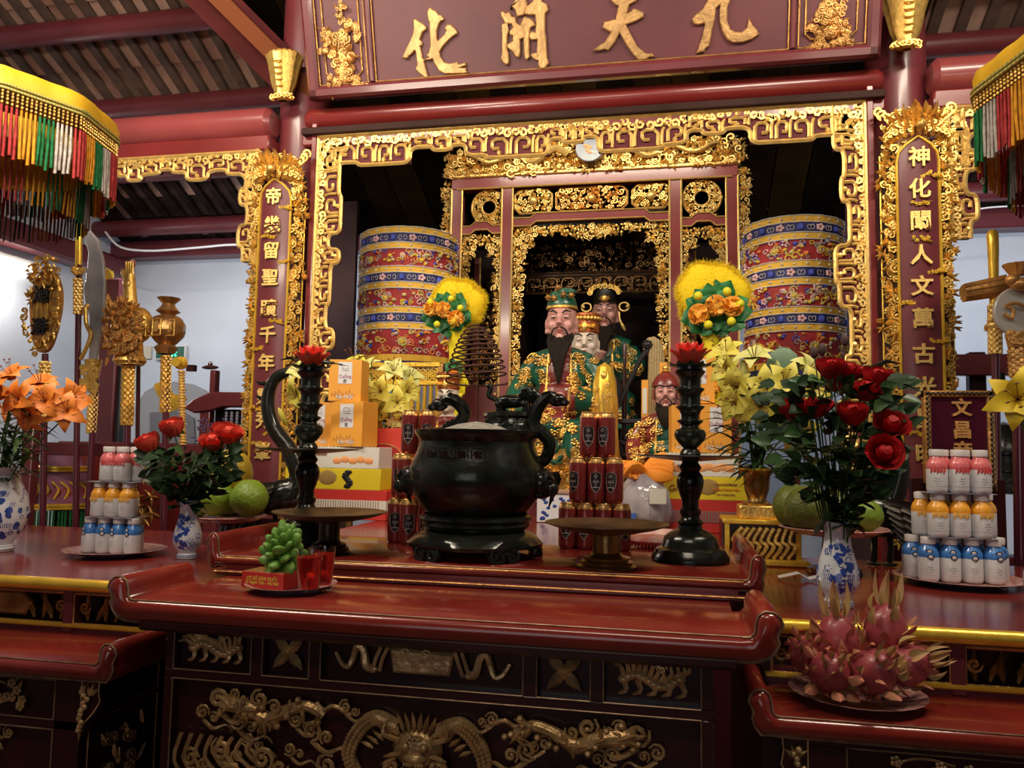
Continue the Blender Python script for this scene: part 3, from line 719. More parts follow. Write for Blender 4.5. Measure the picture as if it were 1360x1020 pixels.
# ---------------- embroidered cylinder canopies ----------------
def canopy(label, px0, px1, pyt, pyb, Yc, seed):
    rg = random.Random(seed); a = at(px0, (pyt+pyb)/2, Yc); b = at(px1, (pyt+pyb)/2, Yc)
    R = (b.x-a.x)/2*.985; cx = (a.x+b.x)/2; ztp = az((px0+px1)/2, pyt+8, Yc-R); zbt = az((px0+px1)/2, pyb, Yc-R)
    t = thing('cylinder_canopy', label, 'canopy', (cx, Yc, 0))
    H = ztp-zbt; z = ztp; k = 0
    red = MAT.get('embroidered_red') or mat('embroidered_red', (.42, .03, .03), .7, col2=(.3, .02, .025), vs=12, bump=.35, bs=25)
    yel = MAT.get('yellow_braid') or mat('yellow_braid', (.85, .52, .05), .7, col2=(.7, .38, .04), tex='wave', vs=60)
    blu = MAT.get('navy_braid') or mat('navy_braid', (.02, .02, .13), .6, var=.4, vs=40)
    wav = lambda a_, z_: 1+.008*sin(17*a_+seed)+.006*sin(31*a_)
    rf = lambda a_: R*(1+.008*sin(17*a_+seed)+.006*sin(31*a_))
    def band(z1, z0, m_, name, dr=0): MB().lathe([(R+dr, z0), (R+dr, z1)], seg=96, fn=wav).build(name, m_, t)
    seqs = MB(); mot = [MB() for _ in range(6)]
    def ring(z0, z1): return z0
    Y1, B1 = .03, .046
    rows = 3; RH = [(H-rows*(2*Y1+B1))*f for f in (.29, .3, .41)]
    for r_ in range(rows):
        REDH = RH[r_]
        band(z, z-Y1, yel, 'yellow_band', .004); z1 = z-Y1
        band(z1, z1-B1, blu, 'navy_band', .002); z2 = z1-B1
        band(z2, z2-Y1, yel, 'yellow_band', .004); z3 = z2-Y1
        for zz in (z, z1, z2, z3):
            seqs_ = MB().lathe([(R+.006, zz-.0025), (R+.008, zz), (R+.006, zz+.0025)], seg=96, fn=wav); seqs.add(seqs_.v, seqs_.f)
        for q in range(26):
            an = 2*pi*q/26
            for zz in (z-Y1/2, z3+Y1/2): seqs.ell(((rf(an)+.006)*cos(an), (rf(an)+.006)*sin(an), zz), (.006, .006, .006), 6, 4)
        for q in range(16):
            an = 2*pi*(q+.5*r_)/16; zz = z1-B1/2; rr_ = rf(an)+.003
            if q % 2: 
                for w_ in range(5): aa = w_*2*pi/5; mot[3].ell((rr_*cos(an+.012/R*cos(aa)), rr_*sin(an+.012/R*cos(aa)), zz+.01*sin(aa)), (.008, .008, .008), 6, 4)
            else: mot[5].ell((rr_*cos(an), rr_*sin(an), zz), (.014, .014, .016), 6, 4)
            for s_ in (-1, 1):
                pts = [((rr_)*cos(an+s_*(.035+.008*cos(g))/R), rr_*sin(an+s_*(.035+.008*cos(g))/R), zz+.011*sin(g)) for g in [h*.7 for h in range(9)]]
                mot[4].tube(pts, .002, 4)
        band(z3, z3-REDH, red, 'red_band')
        # embroidered beasts, flowers and clouds
        def P(u, v, d=.004): an = u/R; rr_ = rf(an)+d; return (rr_*cos(an), rr_*sin(an), v)
        u = 0; C_ = 2*pi*R; nb = 6
        for q in range(nb):
            u0 = C_*q/nb+(r_*.37)*C_/nb; zm_ = z3-REDH*.52; sc = REDH*.36
            body = [(-1.2, .1), (-.7, .45), (-.1, .15), (.4, -.2), (.9, .15), (1.15, .55)]
            if q % 2:
                sp = spline([P(u0+x*sc, zm_+y*sc) for x, y in body], 14); mi = 0
                mot[mi].tube(sp, [sc*.2*(.6+.5*sin(pi*i/13)) for i in range(14)], 6, flat=1)
                for i in range(1, 14): mot[rg.choice((0, 1, 2))].ell(P(u0+rg.uniform(-1.2, 1.2)*sc, zm_+rg.uniform(-.5, .6)*sc, .007), (sc*.13,)*3, 6, 4)
                for i in range(4):
                    x_ = -.8+.5*i; mot[1].tube([P(u0+x_*sc, zm_-.1*sc), P(u0+(x_+.12)*sc, zm_-.5*sc), P(u0+(x_+.35)*sc, zm_-.7*sc)], sc*.08, 5)
                for i in range(5):
                    mot[4].tube(spline([P(u0-1.1*sc, zm_+.2*sc), P(u0-(1.3+.1*i)*sc, zm_+(.2+.16*i)*sc), P(u0-(1.0-.1*i)*sc, zm_+(.5+.14*i)*sc)], 6), sc*.05, 4)
            else:
                for i in range(8):
                    an = i*2*pi/8; mot[2].ell(P(u0+cos(an)*sc*.35, zm_+sin(an)*sc*.35), (sc*.2,)*3, 6, 4)
                mot[0].ell(P(u0, zm_, .006), (sc*.28,)*3, 8, 5)
                for i in range(3):
                    mot[1].tube(spline([P(u0+.4*sc, zm_-.2*sc*i), P(u0+.8*sc, zm_+.3*sc-.3*sc*i), P(u0+1.2*sc, zm_-.2*sc*i)], 7), sc*.07, 4)
        for q in range(230):
            u = rg.uniform(0, C_); zz = z3-rg.uniform(.06, .94)*REDH; mi = rg.choice((0, 0, 1, 2, 3, 4, 5)); s_ = rg.uniform(.005, .012)
            if rg.random() < .45:
                pts = [P(u+s_*1.6*(1-h*.09)*cos(h*.8), zz+s_*1.6*(1-h*.09)*sin(h*.8)) for h in range(9)]; mot[mi].tube(pts, s_*.3, 4)
            elif mi == 3:
                for w_ in range(5): mot[3].ell(P(u+s_*cos(w_*1.257), zz+s_*sin(w_*1.257)), (s_*.6,)*3, 5, 4)
            else: mot[mi].ell(P(u, zz), (s_, s_, s_*.8), 6, 4)
        for q in range(20): seqs.ell(P(C_*q/20+r_, z3-REDH*rg.choice((.08, .5, .93)), .004), (.004,)*3, 5, 4)
        z = z3-REDH
    band(z, z-Y1, yel, 'yellow_band', .004); band(z-Y1, z-Y1-B1, blu, 'navy_band', .002); band(z-Y1-B1, z-2*Y1-B1, yel, 'yellow_band', .004)
    seqs.build('sequin', mat('sequin', (.8, .82, .8), .15, .3), t)['kind'] = 'stuff'
    cols = [('yellow_embroidery', (.75, .5, .05)), ('orange_embroidery', (.8, .27, .06)), ('cream_embroidery', (.62, .52, .2)), ('pink_embroidery', (.8, .5, .5)), ('grey_embroidery', (.45, .42, .36)), ('blue_embroidery', (.06, .09, .5))]
    for mb, (n_, c_) in zip(mot, cols): mb.build(n_, MAT.get(n_) or mat(n_, c_, .6, var=.25, vs=80), t)['kind'] = 'stuff'
    MB().lathe([(0, ztp+.005), (R*.98, ztp+.005), (R, ztp-.005)], seg=48).build('canopy_top', yel, t)
    MB().lathe([(.02, .0), (.02, ztp)], seg=12).build('canopy_pole', MAROON, t)
canopy('embroidered red, yellow and navy cylinder canopy left of the gilded shrine', 482, 604, 292, 470, 3.8, 1)
canopy('embroidered red, yellow and navy cylinder canopy right of the gilded shrine', 989, 1121, 278, 480, 3.8, 2)
XC = -.418
# ---------------- front altar table ----------------
YT = 1.29
def scrollprof(half, top, th, h=.042, w_=.06):
    """table-end profile: slab that rolls up into a volute at both ends"""
    k = h/.042; q = w_/.06
    R_ = [(0, 0), (.012*q, .001), (.019*q, .008*k), (.02*q, .022*k), (.024*q, .034*k), (.034*q, .041*k), (.047*q, .04*k), (.057*q, .032*k), (.061*q, .021*k), (.056*q, .012*k), (.052*q, .004*k), (.055*q, -.006), (.05*q, -.018), (.04*q, -.03), (.022*q, -th*.95), (0, -th)]
    right = [(half+x, top+z) for x, z in R_]; left = [(-x, z) for x, z in reversed(right)]
    return right+left
def scroll_slab(parent, cx, half, top, th, y0, y1, m, gold, h=.042, w_=.06, ends=(1, 1), x_far=None):
    P = scrollprof(half, top, th, h, w_)
    if not ends[0]: P = P[:16]+[(-half, top-th), (-half, top)]
    if not ends[1]: P = [(half, top), (half, top-th)]+P[16:]
    P = [(x+cx, z) for x, z in P]
    MB().prism(P, y0, y1, m=0, c=.009).build('scrolled_top', m, parent, sharp=65)
    g = MB(); Q = [p for p in P]
    # gilt line along the upper lip and around each volute
    e = [p for i, p in enumerate(P)]
    if ends[1]: g.tube([(x, y0+.008, z) for x, z in P[0:16]], .002, 5)
    if ends[0]:
        s_ = P[-16:]; g.tube([(x, y0+.008, z) for x, z in s_], .002, 5)
    g.tube([(cx-half, y0+.009, top+.0005), (cx+half, y0+.009, top+.0005)], .0014, 5)
    g.tube([(cx-half, y0+.008, top-th), (cx+half, y0+.008, top-th)], .0016, 5)
    g.build('gilt_line', gold, parent)
DULLG = mat('worn_gilt_line', (.3, .19, .11), .4, .5, var=.4, vs=40)
ft = thing('altar_table', 'long front altar table in dark red lacquer with rolled-up ends and carved dragon front', 'table', (0, 0, 0))
scroll_slab(ft, XC, .525, 1.269, .038, YT, 1.5, TOP, DULLG)
MB().box(XC-.525, XC+.525, 1.495, 2.6, 1.23, 1.2685).build('rear_top', TOP, ft)
m_ = MB().tube([(XC-.515, YT+.012, 1.2285), (XC+.515, YT+.012, 1.2285)], .012, 8); m_.build('lip_moulding', DARK, ft)
XA, XB = -.9, .065
MB().box(XA, XB, 1.345, 2.55, 0, 1.2305).build('cabinet_body', DARK, ft)
pl = lambda px, py, Y=1.33: (ax(px, py, Y), az(px, py, Y))
X1, X2, X3, X4, X5, X6, X7, X8, X9, X10 = [pl(px, 860)[0] for px in (234, 336, 351, 413, 428, 696, 714, 785, 802, 931)]
fm = MB()
zr0, zr1, zb0, zb1 = 1.147, 1.221, .62, 1.131
xs = [XA, X1, X2, X3, X4, X5, X6, X7, X8, X9, X10, XB]
for i in range(0, 12, 2): fm.box(xs[i], xs[i+1], 1.325, 1.35, zr0, zr1, c=.002)
fm.box(XA, XB, 1.325, 1.35, zr1, 1.231); fm.box(XA, XB, 1.325, 1.35, zb1, zr0, c=.002)
fm.box(XA, X1, 1.325, 1.35, 0, zb1, c=.002); fm.box(X10, XB, 1.325, 1.35, 0, zb1, c=.002)
fm.build('face_frame', DARK, ft)
def reliefs(parent, name, mb, m=OGOLD): o = mb.build(name, m, parent); return o
rg = random.Random(44)
for a, b, k in ((X1, X2, 'crab'), (X3, X4, 'flower'), (X5, X6, 'scroll'), (X7, X8, 'flower'), (X9, X10, 'crab')):
    g = MB(); goldline(g, a, b, zr0, zr1, 1.324, .0013); g.build('gilt_line', DULLG, ft)
    cx, cz = (a+b)/2, (zr0+zr1)/2+.004; m_ = MB(); s_ = (b-a)/2
    if k == 'flower':
        for q in range(4):
            an = pi/4+q*pi/2; m_.leafxz(cx+.003*cos(an), cz+.003*sin(an), 1.334, .037, .02, an, 0, .009)
        for q in range(4): m_.leafxz(cx, cz, 1.333, .014, .009, q*pi/2, 0, .006)
        m_.ell((cx, 1.332, cz), (.004,)*3, 8, 5)
    elif k == 'crab':
        for q in range(12):
            t = q/11; x = cx+(t-.5)*s_*1.15; zz = cz+.008*sin(t*7); m_.ell((x, 1.336, zz-.004), (.011, .009, .008), 7, 5)
            L = rg.uniform(.026, .038); an = pi/2+(.5-t)*1.3+(.35 if cx < XC else -.35)
            m_.tube([(x, 1.337, zz), (x+cos(an)*L*.6, 1.332, zz+sin(an)*L*.6), (x+cos(an+.4)*L, 1.334, zz+sin(an+.4)*L)], [.0045, .0038, .0015], 5)
        for q in range(5):
            x = cx+(q-2)*s_*.3; m_.tube(spline([(x, 1.338, cz-.005), (x+.006, 1.332, cz-.02), (x-.008, 1.334, cz-.027)], 6), [.005, .005, .0045, .004, .003, .0015], 5)
        m_.curl(cx+s_*.2, cz+.016, 1.334, .009, 1.4, 0, 1, .003)
    else:
        m_.prism([(cx-.05, cz-.022), (cx+.05, cz-.022), (cx+.058, cz+.016), (cx-.058, cz+.02)], 1.332, 1.345, 0, .004)
        for q in range(6): m_.curl(cx+rg.uniform(-.035, .035), cz+rg.uniform(-.012, .012), 1.333, .01, 1.3, rg.uniform(0, 6), 1, .0022)
        for s2 in (-1, 1):
            for w_ in (.0, .012): m_.tube([(cx+s2*(.06+w_), 1.334, cz+.02), (cx+s2*(.068+w_), 1.33, cz), (cx+s2*(.074+w_), 1.334, cz-.02)], .0035, 5)
            P = [(cx+s2*.085, 1.335, cz-.018), (cx+s2*.097, 1.33, cz-.012), (cx+s2*.103, 1.332, cz+.012), (cx+s2*.115, 1.33, cz+.02), (cx+s2*.122, 1.333, cz+.0), (cx+s2*.13, 1.33, cz-.016), (cx+s2*.143, 1.332, cz-.012), (cx+s2*.155, 1.334, cz+.006)]
            m_.tube(spline(P, 22), [.008*(1-.6*i/22) for i in range(22)], 6, flat=.7); m_.ell((P[0][0], 1.334, P[0][2]), (.008, .006, .007), 7, 5)
    reliefs(ft, 'carved_'+k, m_, MAT.get('browned_gilt') or mat('browned_gilt', (.68, .44, .2), .36, .5, var=.4, vs=40, bump=.3))
g = MB(); goldline(g, X1, X10, zb0, zb1, 1.324, .0013); g.build('gilt_line', DULLG, ft)
# dragon mask with clouds and phoenix-like beasts to both sides
m_ = MB(); q = lambda x, y: pl(220+x/3.579, 800+y/3.579)
cx, cz = q(1200, 700); cx = pl(553, 985)[0]
Yd = 1.337
m_.ell((cx, Yd, cz), (.045, .018, .032), 12, 8); m_.ell((cx, Yd-.014, cz-.012), (.022, .012, .011), 10, 6)
for s_ in (-1, 1):
    m_.ell((cx+s_*.016, Yd-.016, cz+.006), (.008, .007, .0075), 8, 6)
    for k in range(9): m_.leafxz(cx+s_*(.004+.009*k), cz+.028-.001*k*k*.5, Yd-.008, .034-.001*k, .009, pi/2-s_*(.12+.13*k), 0, .005)
    m_.tube(spline([(cx+s_*.03, Yd-.01, cz+.014), (cx+s_*.055, Yd-.02, cz+.026), (cx+s_*.05, Yd-.015, cz+.05)], 8), [.006*(1-.1*i) for i in range(8)], 6)
    for k in range(5): m_.leafxz(cx+s_*(.026+.006*k), cz-.008-.006*k, Yd-.012, .03, .011, (0 if s_ > 0 else pi)+s_*(-.2-.25*k), 0, .007)
    for k in range(4): m_.ell((cx+s_*.005*k, Yd-.024, cz-.02), (.0032, .003, .004), 6, 4)
    m_.curl(cx+s_*.04, cz-.03, Yd-.01, .018, 1.3, 0, s_, .005)
    # scaly body arching outwards
    sp = spline([(cx+s_*.04, Yd, cz+.03), (cx+s_*.075, Yd-.004, cz+.045), (cx+s_*.105, Yd, cz+.02), (cx+s_*.12, Yd, cz-.02), (cx+s_*.1, Yd, cz-.06)], 26)
    m_.tube(sp, [.015*(1-.015*i) for i in range(26)], 9)
    for i, p in enumerate(sp):
        for k in range(3): m_.ell((p.x+(k-1)*.008, p.y-.012, p.z+(k-1)*.004*s_), (.0045, .004, .0045), 5, 4)
for k in range(6): m_.ell((cx+(k-2.5)*.0045, Yd-.02, cz+.02+.003*(k % 2)), (.004, .004, .004), 6, 4)
def cloud(x, z, R, dirs=1):
    m_.curl(x, z, Yd-.006, R, 1.5, rg.uniform(0, 6), dirs, R*.24, 0, 6, 14); m_.curl(x+R*1.5*dirs, z-R*.6, Yd-.004, R*.7, 1.3, rg.uniform(0, 6), -dirs, R*.2, 0, 6, 12)
    m_.tube(spline([(x, Yd-.004, z-R), (x+R*1.6*dirs, Yd-.008, z-R*1.9), (x+R*3.2*dirs, Yd-.004, z-R*1.4), (x+R*4*dirs, Yd, z-R*2.2)], 14), [R*.3*(1-.05*i) for i in range(14)], 6)
for s_ in (-1, 1):
    C_ = lambda u, v: (cx+s_*u, cz+v)
    for (u, v, R) in ((.37, .055, .02), (.33, .02, .016), (.29, .06, .018), (.19, .015, .018), (.36, -.03, .02), (.28, -.04, .022), (.16, -.04, .02), (.42, -.05, .018), (.23, -.02, .012), (.4, .03, .014), (.13, .06, .012), (.08, -.055, .014), (.34, .065, .012), (.22, .03, .013), (.31, -.01, .013), (.2, -.07, .02), (.34, -.07, .02)):
        x, z = C_(u, v); cloud(x, z, R, -s_)
    # beast body
    sp = spline([(cx+s_*.36, Yd-.005, cz+.05), (cx+s_*.31, Yd-.012, cz+.045), (cx+s_*.27, Yd-.012, cz+.03), (cx+s_*.24, Yd-.01, cz+.045), (cx+s_*.2, Yd-.006, cz+.055), (cx+s_*.17, Yd-.004, cz+.04)], 22)
    m_.tube(sp, [.014*(1-.02*i) for i in range(22)], 8)
    for i in range(20):
        p = sp[rg.randrange(22)]; m_.leafxz(p.x, p.z, p.y-.01, rg.uniform(.018, .032), .009, rg.uniform(0, 6.3), 0, .006); m_.ell((p.x+rg.uniform(-.02, .02), p.y-.008, p.z+rg.uniform(-.02, .02)), (.006,)*3, 6, 4)
    for i in range(8):
        m_.tube(spline([(cx+s_*(.3+.02*i), Yd-.006, cz-.01), (cx+s_*(.3+.02*i+.01), Yd-.01, cz-.03-.004*i), (cx+s_*(.28+.02*i), Yd, cz-.06-.006*i)], 7), [.004]*6+[.001], 5)
    m_.tube(spline([(cx+s_*.12, Yd-.004, cz+.045), (cx+s_*.15, Yd-.008, cz+.06), (cx+s_*.17, Yd-.004, cz+.05), (cx+s_*.185, Yd-.004, cz+.062)], 12), .004, 5)
reliefs(ft, 'carved_dragon', m_, mat('browned_gold', (.5, .31, .13), .36, .5, var=.4, vs=30, bump=.3))

# upper tier standing on the table
tr = thing('upper_tier', 'raised red lacquer tier with rolled ends carrying the incense burner', 'altar stand', (0, 0, 0))
scroll_slab(tr, XC, .555, 1.306, .02, 1.62, 2.1, TOP, DULLG, h=.05, w_=.042)
MB().box(XC-.56, XC+.56, 2.09, 2.97, 1.286, 1.3055).build('rear_top', TOP, tr)
m_ = MB().box(XC-.545, XC+.545, 1.625, 2.95, 1.269, 1.288); m_.build('riser', LACQ, tr)
m_ = MB().box(XC-.56, XC+.56, 1.6, 1.63, 1.2695, 1.278, c=.003); m_.build('foot_moulding', MAROON, tr)
m_ = MB().tube([(XC-.555, 1.618, 1.304), (XC+.555, 1.618, 1.304)], .0018, 5).tube([(XC-.56, 1.599, 1.277), (XC+.56, 1.599, 1.277)], .0018, 5); m_.build('gilt_line', CGOLD, tr)

# ---------------- side altars: gold-edged tables with lower cabinets before them ----------------
def side_altar(s_, x_in, x_out, label):
    t = thing('side_altar', label, 'table', (0, 0, 0)); a, b = sorted((x_in, x_out))
    MB().box(a, b, 1.51, 2.42, 1.24, 1.26).build('table_top', TOP, t)
    MB().tube([(a, 1.512, 1.247), (b, 1.512, 1.247)], .0135, 10).build('gold_edge', YGOLD, t)
    MB().box(a, b, 1.6, 2.38, 0, 1.24).build('body', DARK, t)
    m_ = MB(); m_.box(a, b, 1.53, 1.56, 1.222, 1.236); m_.box(a, b, 1.53, 1.6, 1.144, 1.158); m_.build('apron_rail', MAROON, t)
    m_ = MB().tube([(a, 1.528, 1.158), (b, 1.528, 1.158)], .0055, 8); m_.build('lower_gold_edge', YGOLD, t)
    n = 7; L = (b-a)/n
    for i in range(n):
        x0 = a+i*L+.012; x1 = a+(i+1)*L-.012
        if i: MB().box(a+i*L-.012, a+i*L+.012, 1.525, 1.56, 1.144, 1.236, c=.002).build('apron_post', MAROON, t)
        g = MB(); goldline(g, x0, x1, 1.162, 1.226, 1.53, .0022); g.build('gilt_line', CGOLD, t)
        m_ = MB(); cx = (x0+x1)/2; cz = 1.194
        m_.prism([(cx-.04, cz-.024), (cx+.04, cz-.024), (cx+.055, cz+.005), (cx+.03, cz+.026), (cx-.03, cz+.026), (cx-.055, cz+.005)], 1.54, 1.552, 0, .004)
        for s2 in (-1, 1):
            for k in range(4):
                m_.leafxz(cx+s2*(.06+.022*k), cz-.028, 1.548, .058, .014, pi/2+s2*(-.25 if k % 2 else .3), 0, .007, bend=.25*s2)
            m_.curl(cx+s2*.13, cz, 1.545, .014, 1.3, 0, s2, .004)
        reliefs(t, 'carved_cartouche', m_, OGOLD)
    return t
side_altar(-1, -.955, -3.2, 'left side altar with thick gold front edge and openwork apron')
side_altar(1, .165, 2.4, 'right side altar with thick gold front edge and openwork apron')
def low_cabinet(s_, xe, x_far, label):
    # s_=-1: left cabinet with its volute at the right end
    t = thing('low_cabinet', label, 'cabinet', (0, 0, 0)); yf = 1.31 if s_ < 0 else 1.325
    half = abs(x_far-xe)/2; cx = (x_far+xe)/2
    ends = (0, 1) if s_ < 0 else (1, 0)
    scroll_slab(t, cx, half, 1.144, .03, yf, 1.5, TOP, DULLG, h=.04, w_=.05, ends=ends)
    MB().box(min(xe, x_far), max(xe, x_far), 1.49, 1.59, 1.116, 1.1435).build('rear_top', TOP, t)
    b0 = xe+s_*.04
    a, b = sorted((b0, x_far))
    MB().box(a, b, 1.36, 1.585, 0, 1.115).build('body', DARK, t)
    # gilt lines on the end face
    m_ = MB(); xx = b0-s_*.0015
    for z0, z1 in ((1.03, 1.09), (.6, 1.02)):
        for p, q_ in (((1.37, z0), (1.37, z1)), ((1.37, z1), (1.575, z1)), ((1.575, z1), (1.575, z0)), ((1.575, z0), (1.37, z0))):
            m_.tube([(xx, p[0], p[1]), (xx, q_[0], q_[1])], .001, 5)
    i0 = len(m_.v)
    for k in range(12):
        m_.curl(rg.uniform(-.06, .06), rg.uniform(.8, .98), 0, .014, 1.3, rg.uniform(0, 6), 1, .004); m_.leafxz(rg.uniform(-.06, .06), rg.uniform(.8, .98), 0, .03, .012, rg.uniform(0, 6))
    m_.xf(Matrix.Translation((xx, 1.47, 0)) @ Matrix.Rotation(pi/2*(-s_), 4, 'Z'), i0)
    m_.build('end_ornament', MAT['browned_gilt'], t)
    # face: posts, rails, panels
    yb = 1.345; n = 6; w_ = .27
    f_ = MB(); zt1, zt0, zl = 1.102, 1.03, 1.012
    f_.box(a, b, yb, 1.365, zt1, 1.115); f_.box(a, b, yb, 1.365, zl, zt0, c=.002); f_.box(b0 if s_ > 0 else b0-.055, b0+.055 if s_ > 0 else b0, yb, 1.365, 0, zt1, c=.002)
    for i in range(n):
        xL = b0+s_*(.055+i*(w_+.035)); xR = xL+s_*w_; l, r = sorted((xL, xR))
        f_.box(min(xR, xR+s_*.035), max(xR, xR+s_*.035), yb, 1.365, 0, zt1, c=.002)
        g = MB(); goldline(g, l, r, zt0, zt1, yb-.001, .0013); goldline(g, l, r, .5, zl, yb-.001, .0016); g.build('gilt_line', DULLG, t)
        m_ = MB(); cx, cz = (l+r)/2, (zt0+zt1)/2
        # plum branch: looping twig with blossom clusters
        m_.tube(spline([(l+.02, 1.355, cz-.022), (cx-.05, 1.352, cz-.018), (cx-.01, 1.35, cz-.022), (cx+.04, 1.352, cz-.004)], 14), .0026, 5)
        m_.tube(spline([(cx-.06, 1.352, cz-.01), (cx-.055, 1.35, cz+.02), (cx-.02, 1.35, cz+.028), (cx+.02, 1.352, cz+.02)], 12), .0022, 5)
        for k in range(12):
            x = cx+rg.uniform(-.07, .08); z = cz+rg.uniform(-.02, .024)
            for q_ in range(5): m_.ell((x+.0055*cos(q_*1.257), 1.35, z+.0055*sin(q_*1.257)), (.0042, .004, .0042), 5, 4)
            m_.ell((x, 1.346, z), (.003,)*3, 5, 4)
            if k % 2: m_.leafxz(x, z, 1.352, .02, .008, rg.uniform(0, 6), 0, .004)
        reliefs(t, 'carved_plum_branch', m_, MAT['browned_gold'])
        m_ = MB(); cz = .93
        for k in range(7):
            x = cx+rg.uniform(-.09, .09); z = cz+rg.uniform(-.08, .055); R = rg.uniform(.014, .024)
            for q_ in range(7): m_.leafxz(x, z, 1.352, R*1.7, R*.7, q_*.9+k, 0, R*.5)
            m_.ell((x, 1.345, z), (R*.4,)*3, 6, 5); m_.curl(x+R*2, z+R, 1.352, R*.8, 1.4, k, 1, R*.18)
        reliefs(t, 'carved_peony', m_, MAT['browned_gold'])
    f_.build('face_frame', DARK, t)
    # corner bracket with fruit carving under the volute
    xb_ = b0; P = [(xb_-s_*.002, 1.114), (xb_-s_*.04, 1.114), (xb_-s_*.038, 1.09), (xb_-s_*.042, 1.07), (xb_-s_*.03, 1.05), (xb_-s_*.012, 1.03), (xb_-s_*.002, .995)]
    MB().prism(P, 1.345, 1.365).build('corner_bracket', DARK, t)
    m_ = MB(); m_.tube([(x, 1.344, z) for x, z in P[1:]+P[:1]], .0013, 5)
    for k in range(12):
        z = 1.02+.007*k; m_.ell((xb_-s_*(.008+rg.uniform(0, .022)*(z-1.0)/.1), 1.333, z), (.0055,)*3, 6, 5)
    for k in range(4): m_.leafxz(xb_-s_*.02, 1.08, 1.344, .022, .008, pi/2+(k-1.5)*.6)
    m_.build('bracket_ornament', MAT['browned_gilt'], t)
low_cabinet(-1, -1.045, -2.9, 'low dark lacquer cabinet at the lower left with gilt plum carving')
low_cabinet(1, .17, 2.1, 'low dark lacquer cabinet at the lower right carrying the dragon fruit')
# rear altar block carrying the statues
ra = thing('rear_altar', 'stepped dark red rear altar carrying the seated statues', 'table', (0, 0, 0))
MB().box(XC-.72, XC+.72, 3.0, 4.05, 0, 1.5, c=.01).build('altar_body', MAROON, ra)
m_ = MB()
for z in (1.36, 1.42, 1.46): m_.tube([(XC-.72, 2.995, z), (XC+.72, 2.995, z)], .006, 6)
m_.build('gilt_bead', OGOLD, ra)
m_ = MB(); filigree(m_, lambda x, z: True, XC-.66, XC+.66, 1.37, 1.47, 2.997, .045, rg, 1.0); m_.build('carved_frieze', OGOLD, ra)
# ---------------- bronze incense burner ----------------
BX, BY = -.445, 1.81
ib = thing('incense_burner', 'large black bronze incense burner with mask handles on the tier', 'incense burner', (BX, BY, 1.306))
prof = [(.02, .093), (.11, .093), (.118, .1), (.13, .115), (.148, .14), (.158, .168), (.159, .185), (.153, .21), (.143, .232), (.136, .25), (.134, .262), (.14, .272), (.1455, .28), (.1465, .288), (.141, .289), (.132, .28), (.13, .262), (.135, .245)]
MB().lathe(prof, seg=64).build('bowl', BRONZE, ib)
MB().lathe([(.11, .062), (.121, .066), (.126, .073), (.124, .08), (.13, .086), (.128, .093), (.12, .097)], seg=48).build('foot_ring', BRONZE, ib)
def lob(a, z): return 1+.045*cos(5*a+.6)*(1 if z < .045 else 0)
st = MB().lathe([(.1, .024), (.135, .024), (.151, .026), (.153, .034), (.144, .046), (.13, .054), (.118, .058), (.112, .064), (.0, .064)], seg=60, fn=lob)
st.build('stand_top', BRONZE, ib)
for k in range(5):
    a = 2*pi*(k+.5)/5-.25; m_ = MB()
    m_.curl(0, .014, 0, .02, 1.1, 2.2, 1, .009, 0, 6, 12, 1.6); m_.curl(.035, .014, 0, .017, 1.1, .8, -1, .008, 0, 6, 12, 1.6)
    m_.ell((.017, 0, .02), (.03, .012, .012), 8, 5)
    m_.xf(Matrix.Rotation(a+pi/2, 4, 'Z') @ Matrix.Translation((-.017, -.133, 0)))
    m_.build('stand_foot', BRONZE, ib)
MB().lathe([(.128, .27), (.09, .288), (.045, .303), (.0, .31)], c=(-.003, 0, 0), seg=24, fn=lambda a, z: 1+.03*sin(5*a)).build('ash_mound', mat('grey_ash', (.3, .28, .24), .95, var=.25, vs=50, bump=.6, bs=60), ib)
for k in range(4):   # cast seal panels on the shoulder
    a = -pi/2-.36+.245*k-.12; r_ = .1475; m_ = MB(); z = .232
    P = [(-.014, -.013), (-.01, -.016), (.01, -.016), (.014, -.012), (.014, .012), (.01, .016), (-.01, .016), (-.014, .012)]
    m_.tube([(x, 0, zz) for x, zz in P], .0016, 5, closed=True)
    M = Matrix.Translation((0, 0, z)) @ Matrix.Rotation(a+pi/2, 4, 'Z') @ Matrix.Translation((0, -r_, 0)) @ Matrix.Rotation(radians(22), 4, 'X')
    m_.xf(M); m_.build('seal_panel', BRONZE, ib)
    g = glyph('文昌閣寶'[k], .021, 'seal_character', BRONZE, ib, (0, 0, 0), depth=.0012, bold=.02); g.matrix_basis = M @ Matrix.Rotation(pi/2, 4, 'X') @ Matrix.Scale(.021, 4)
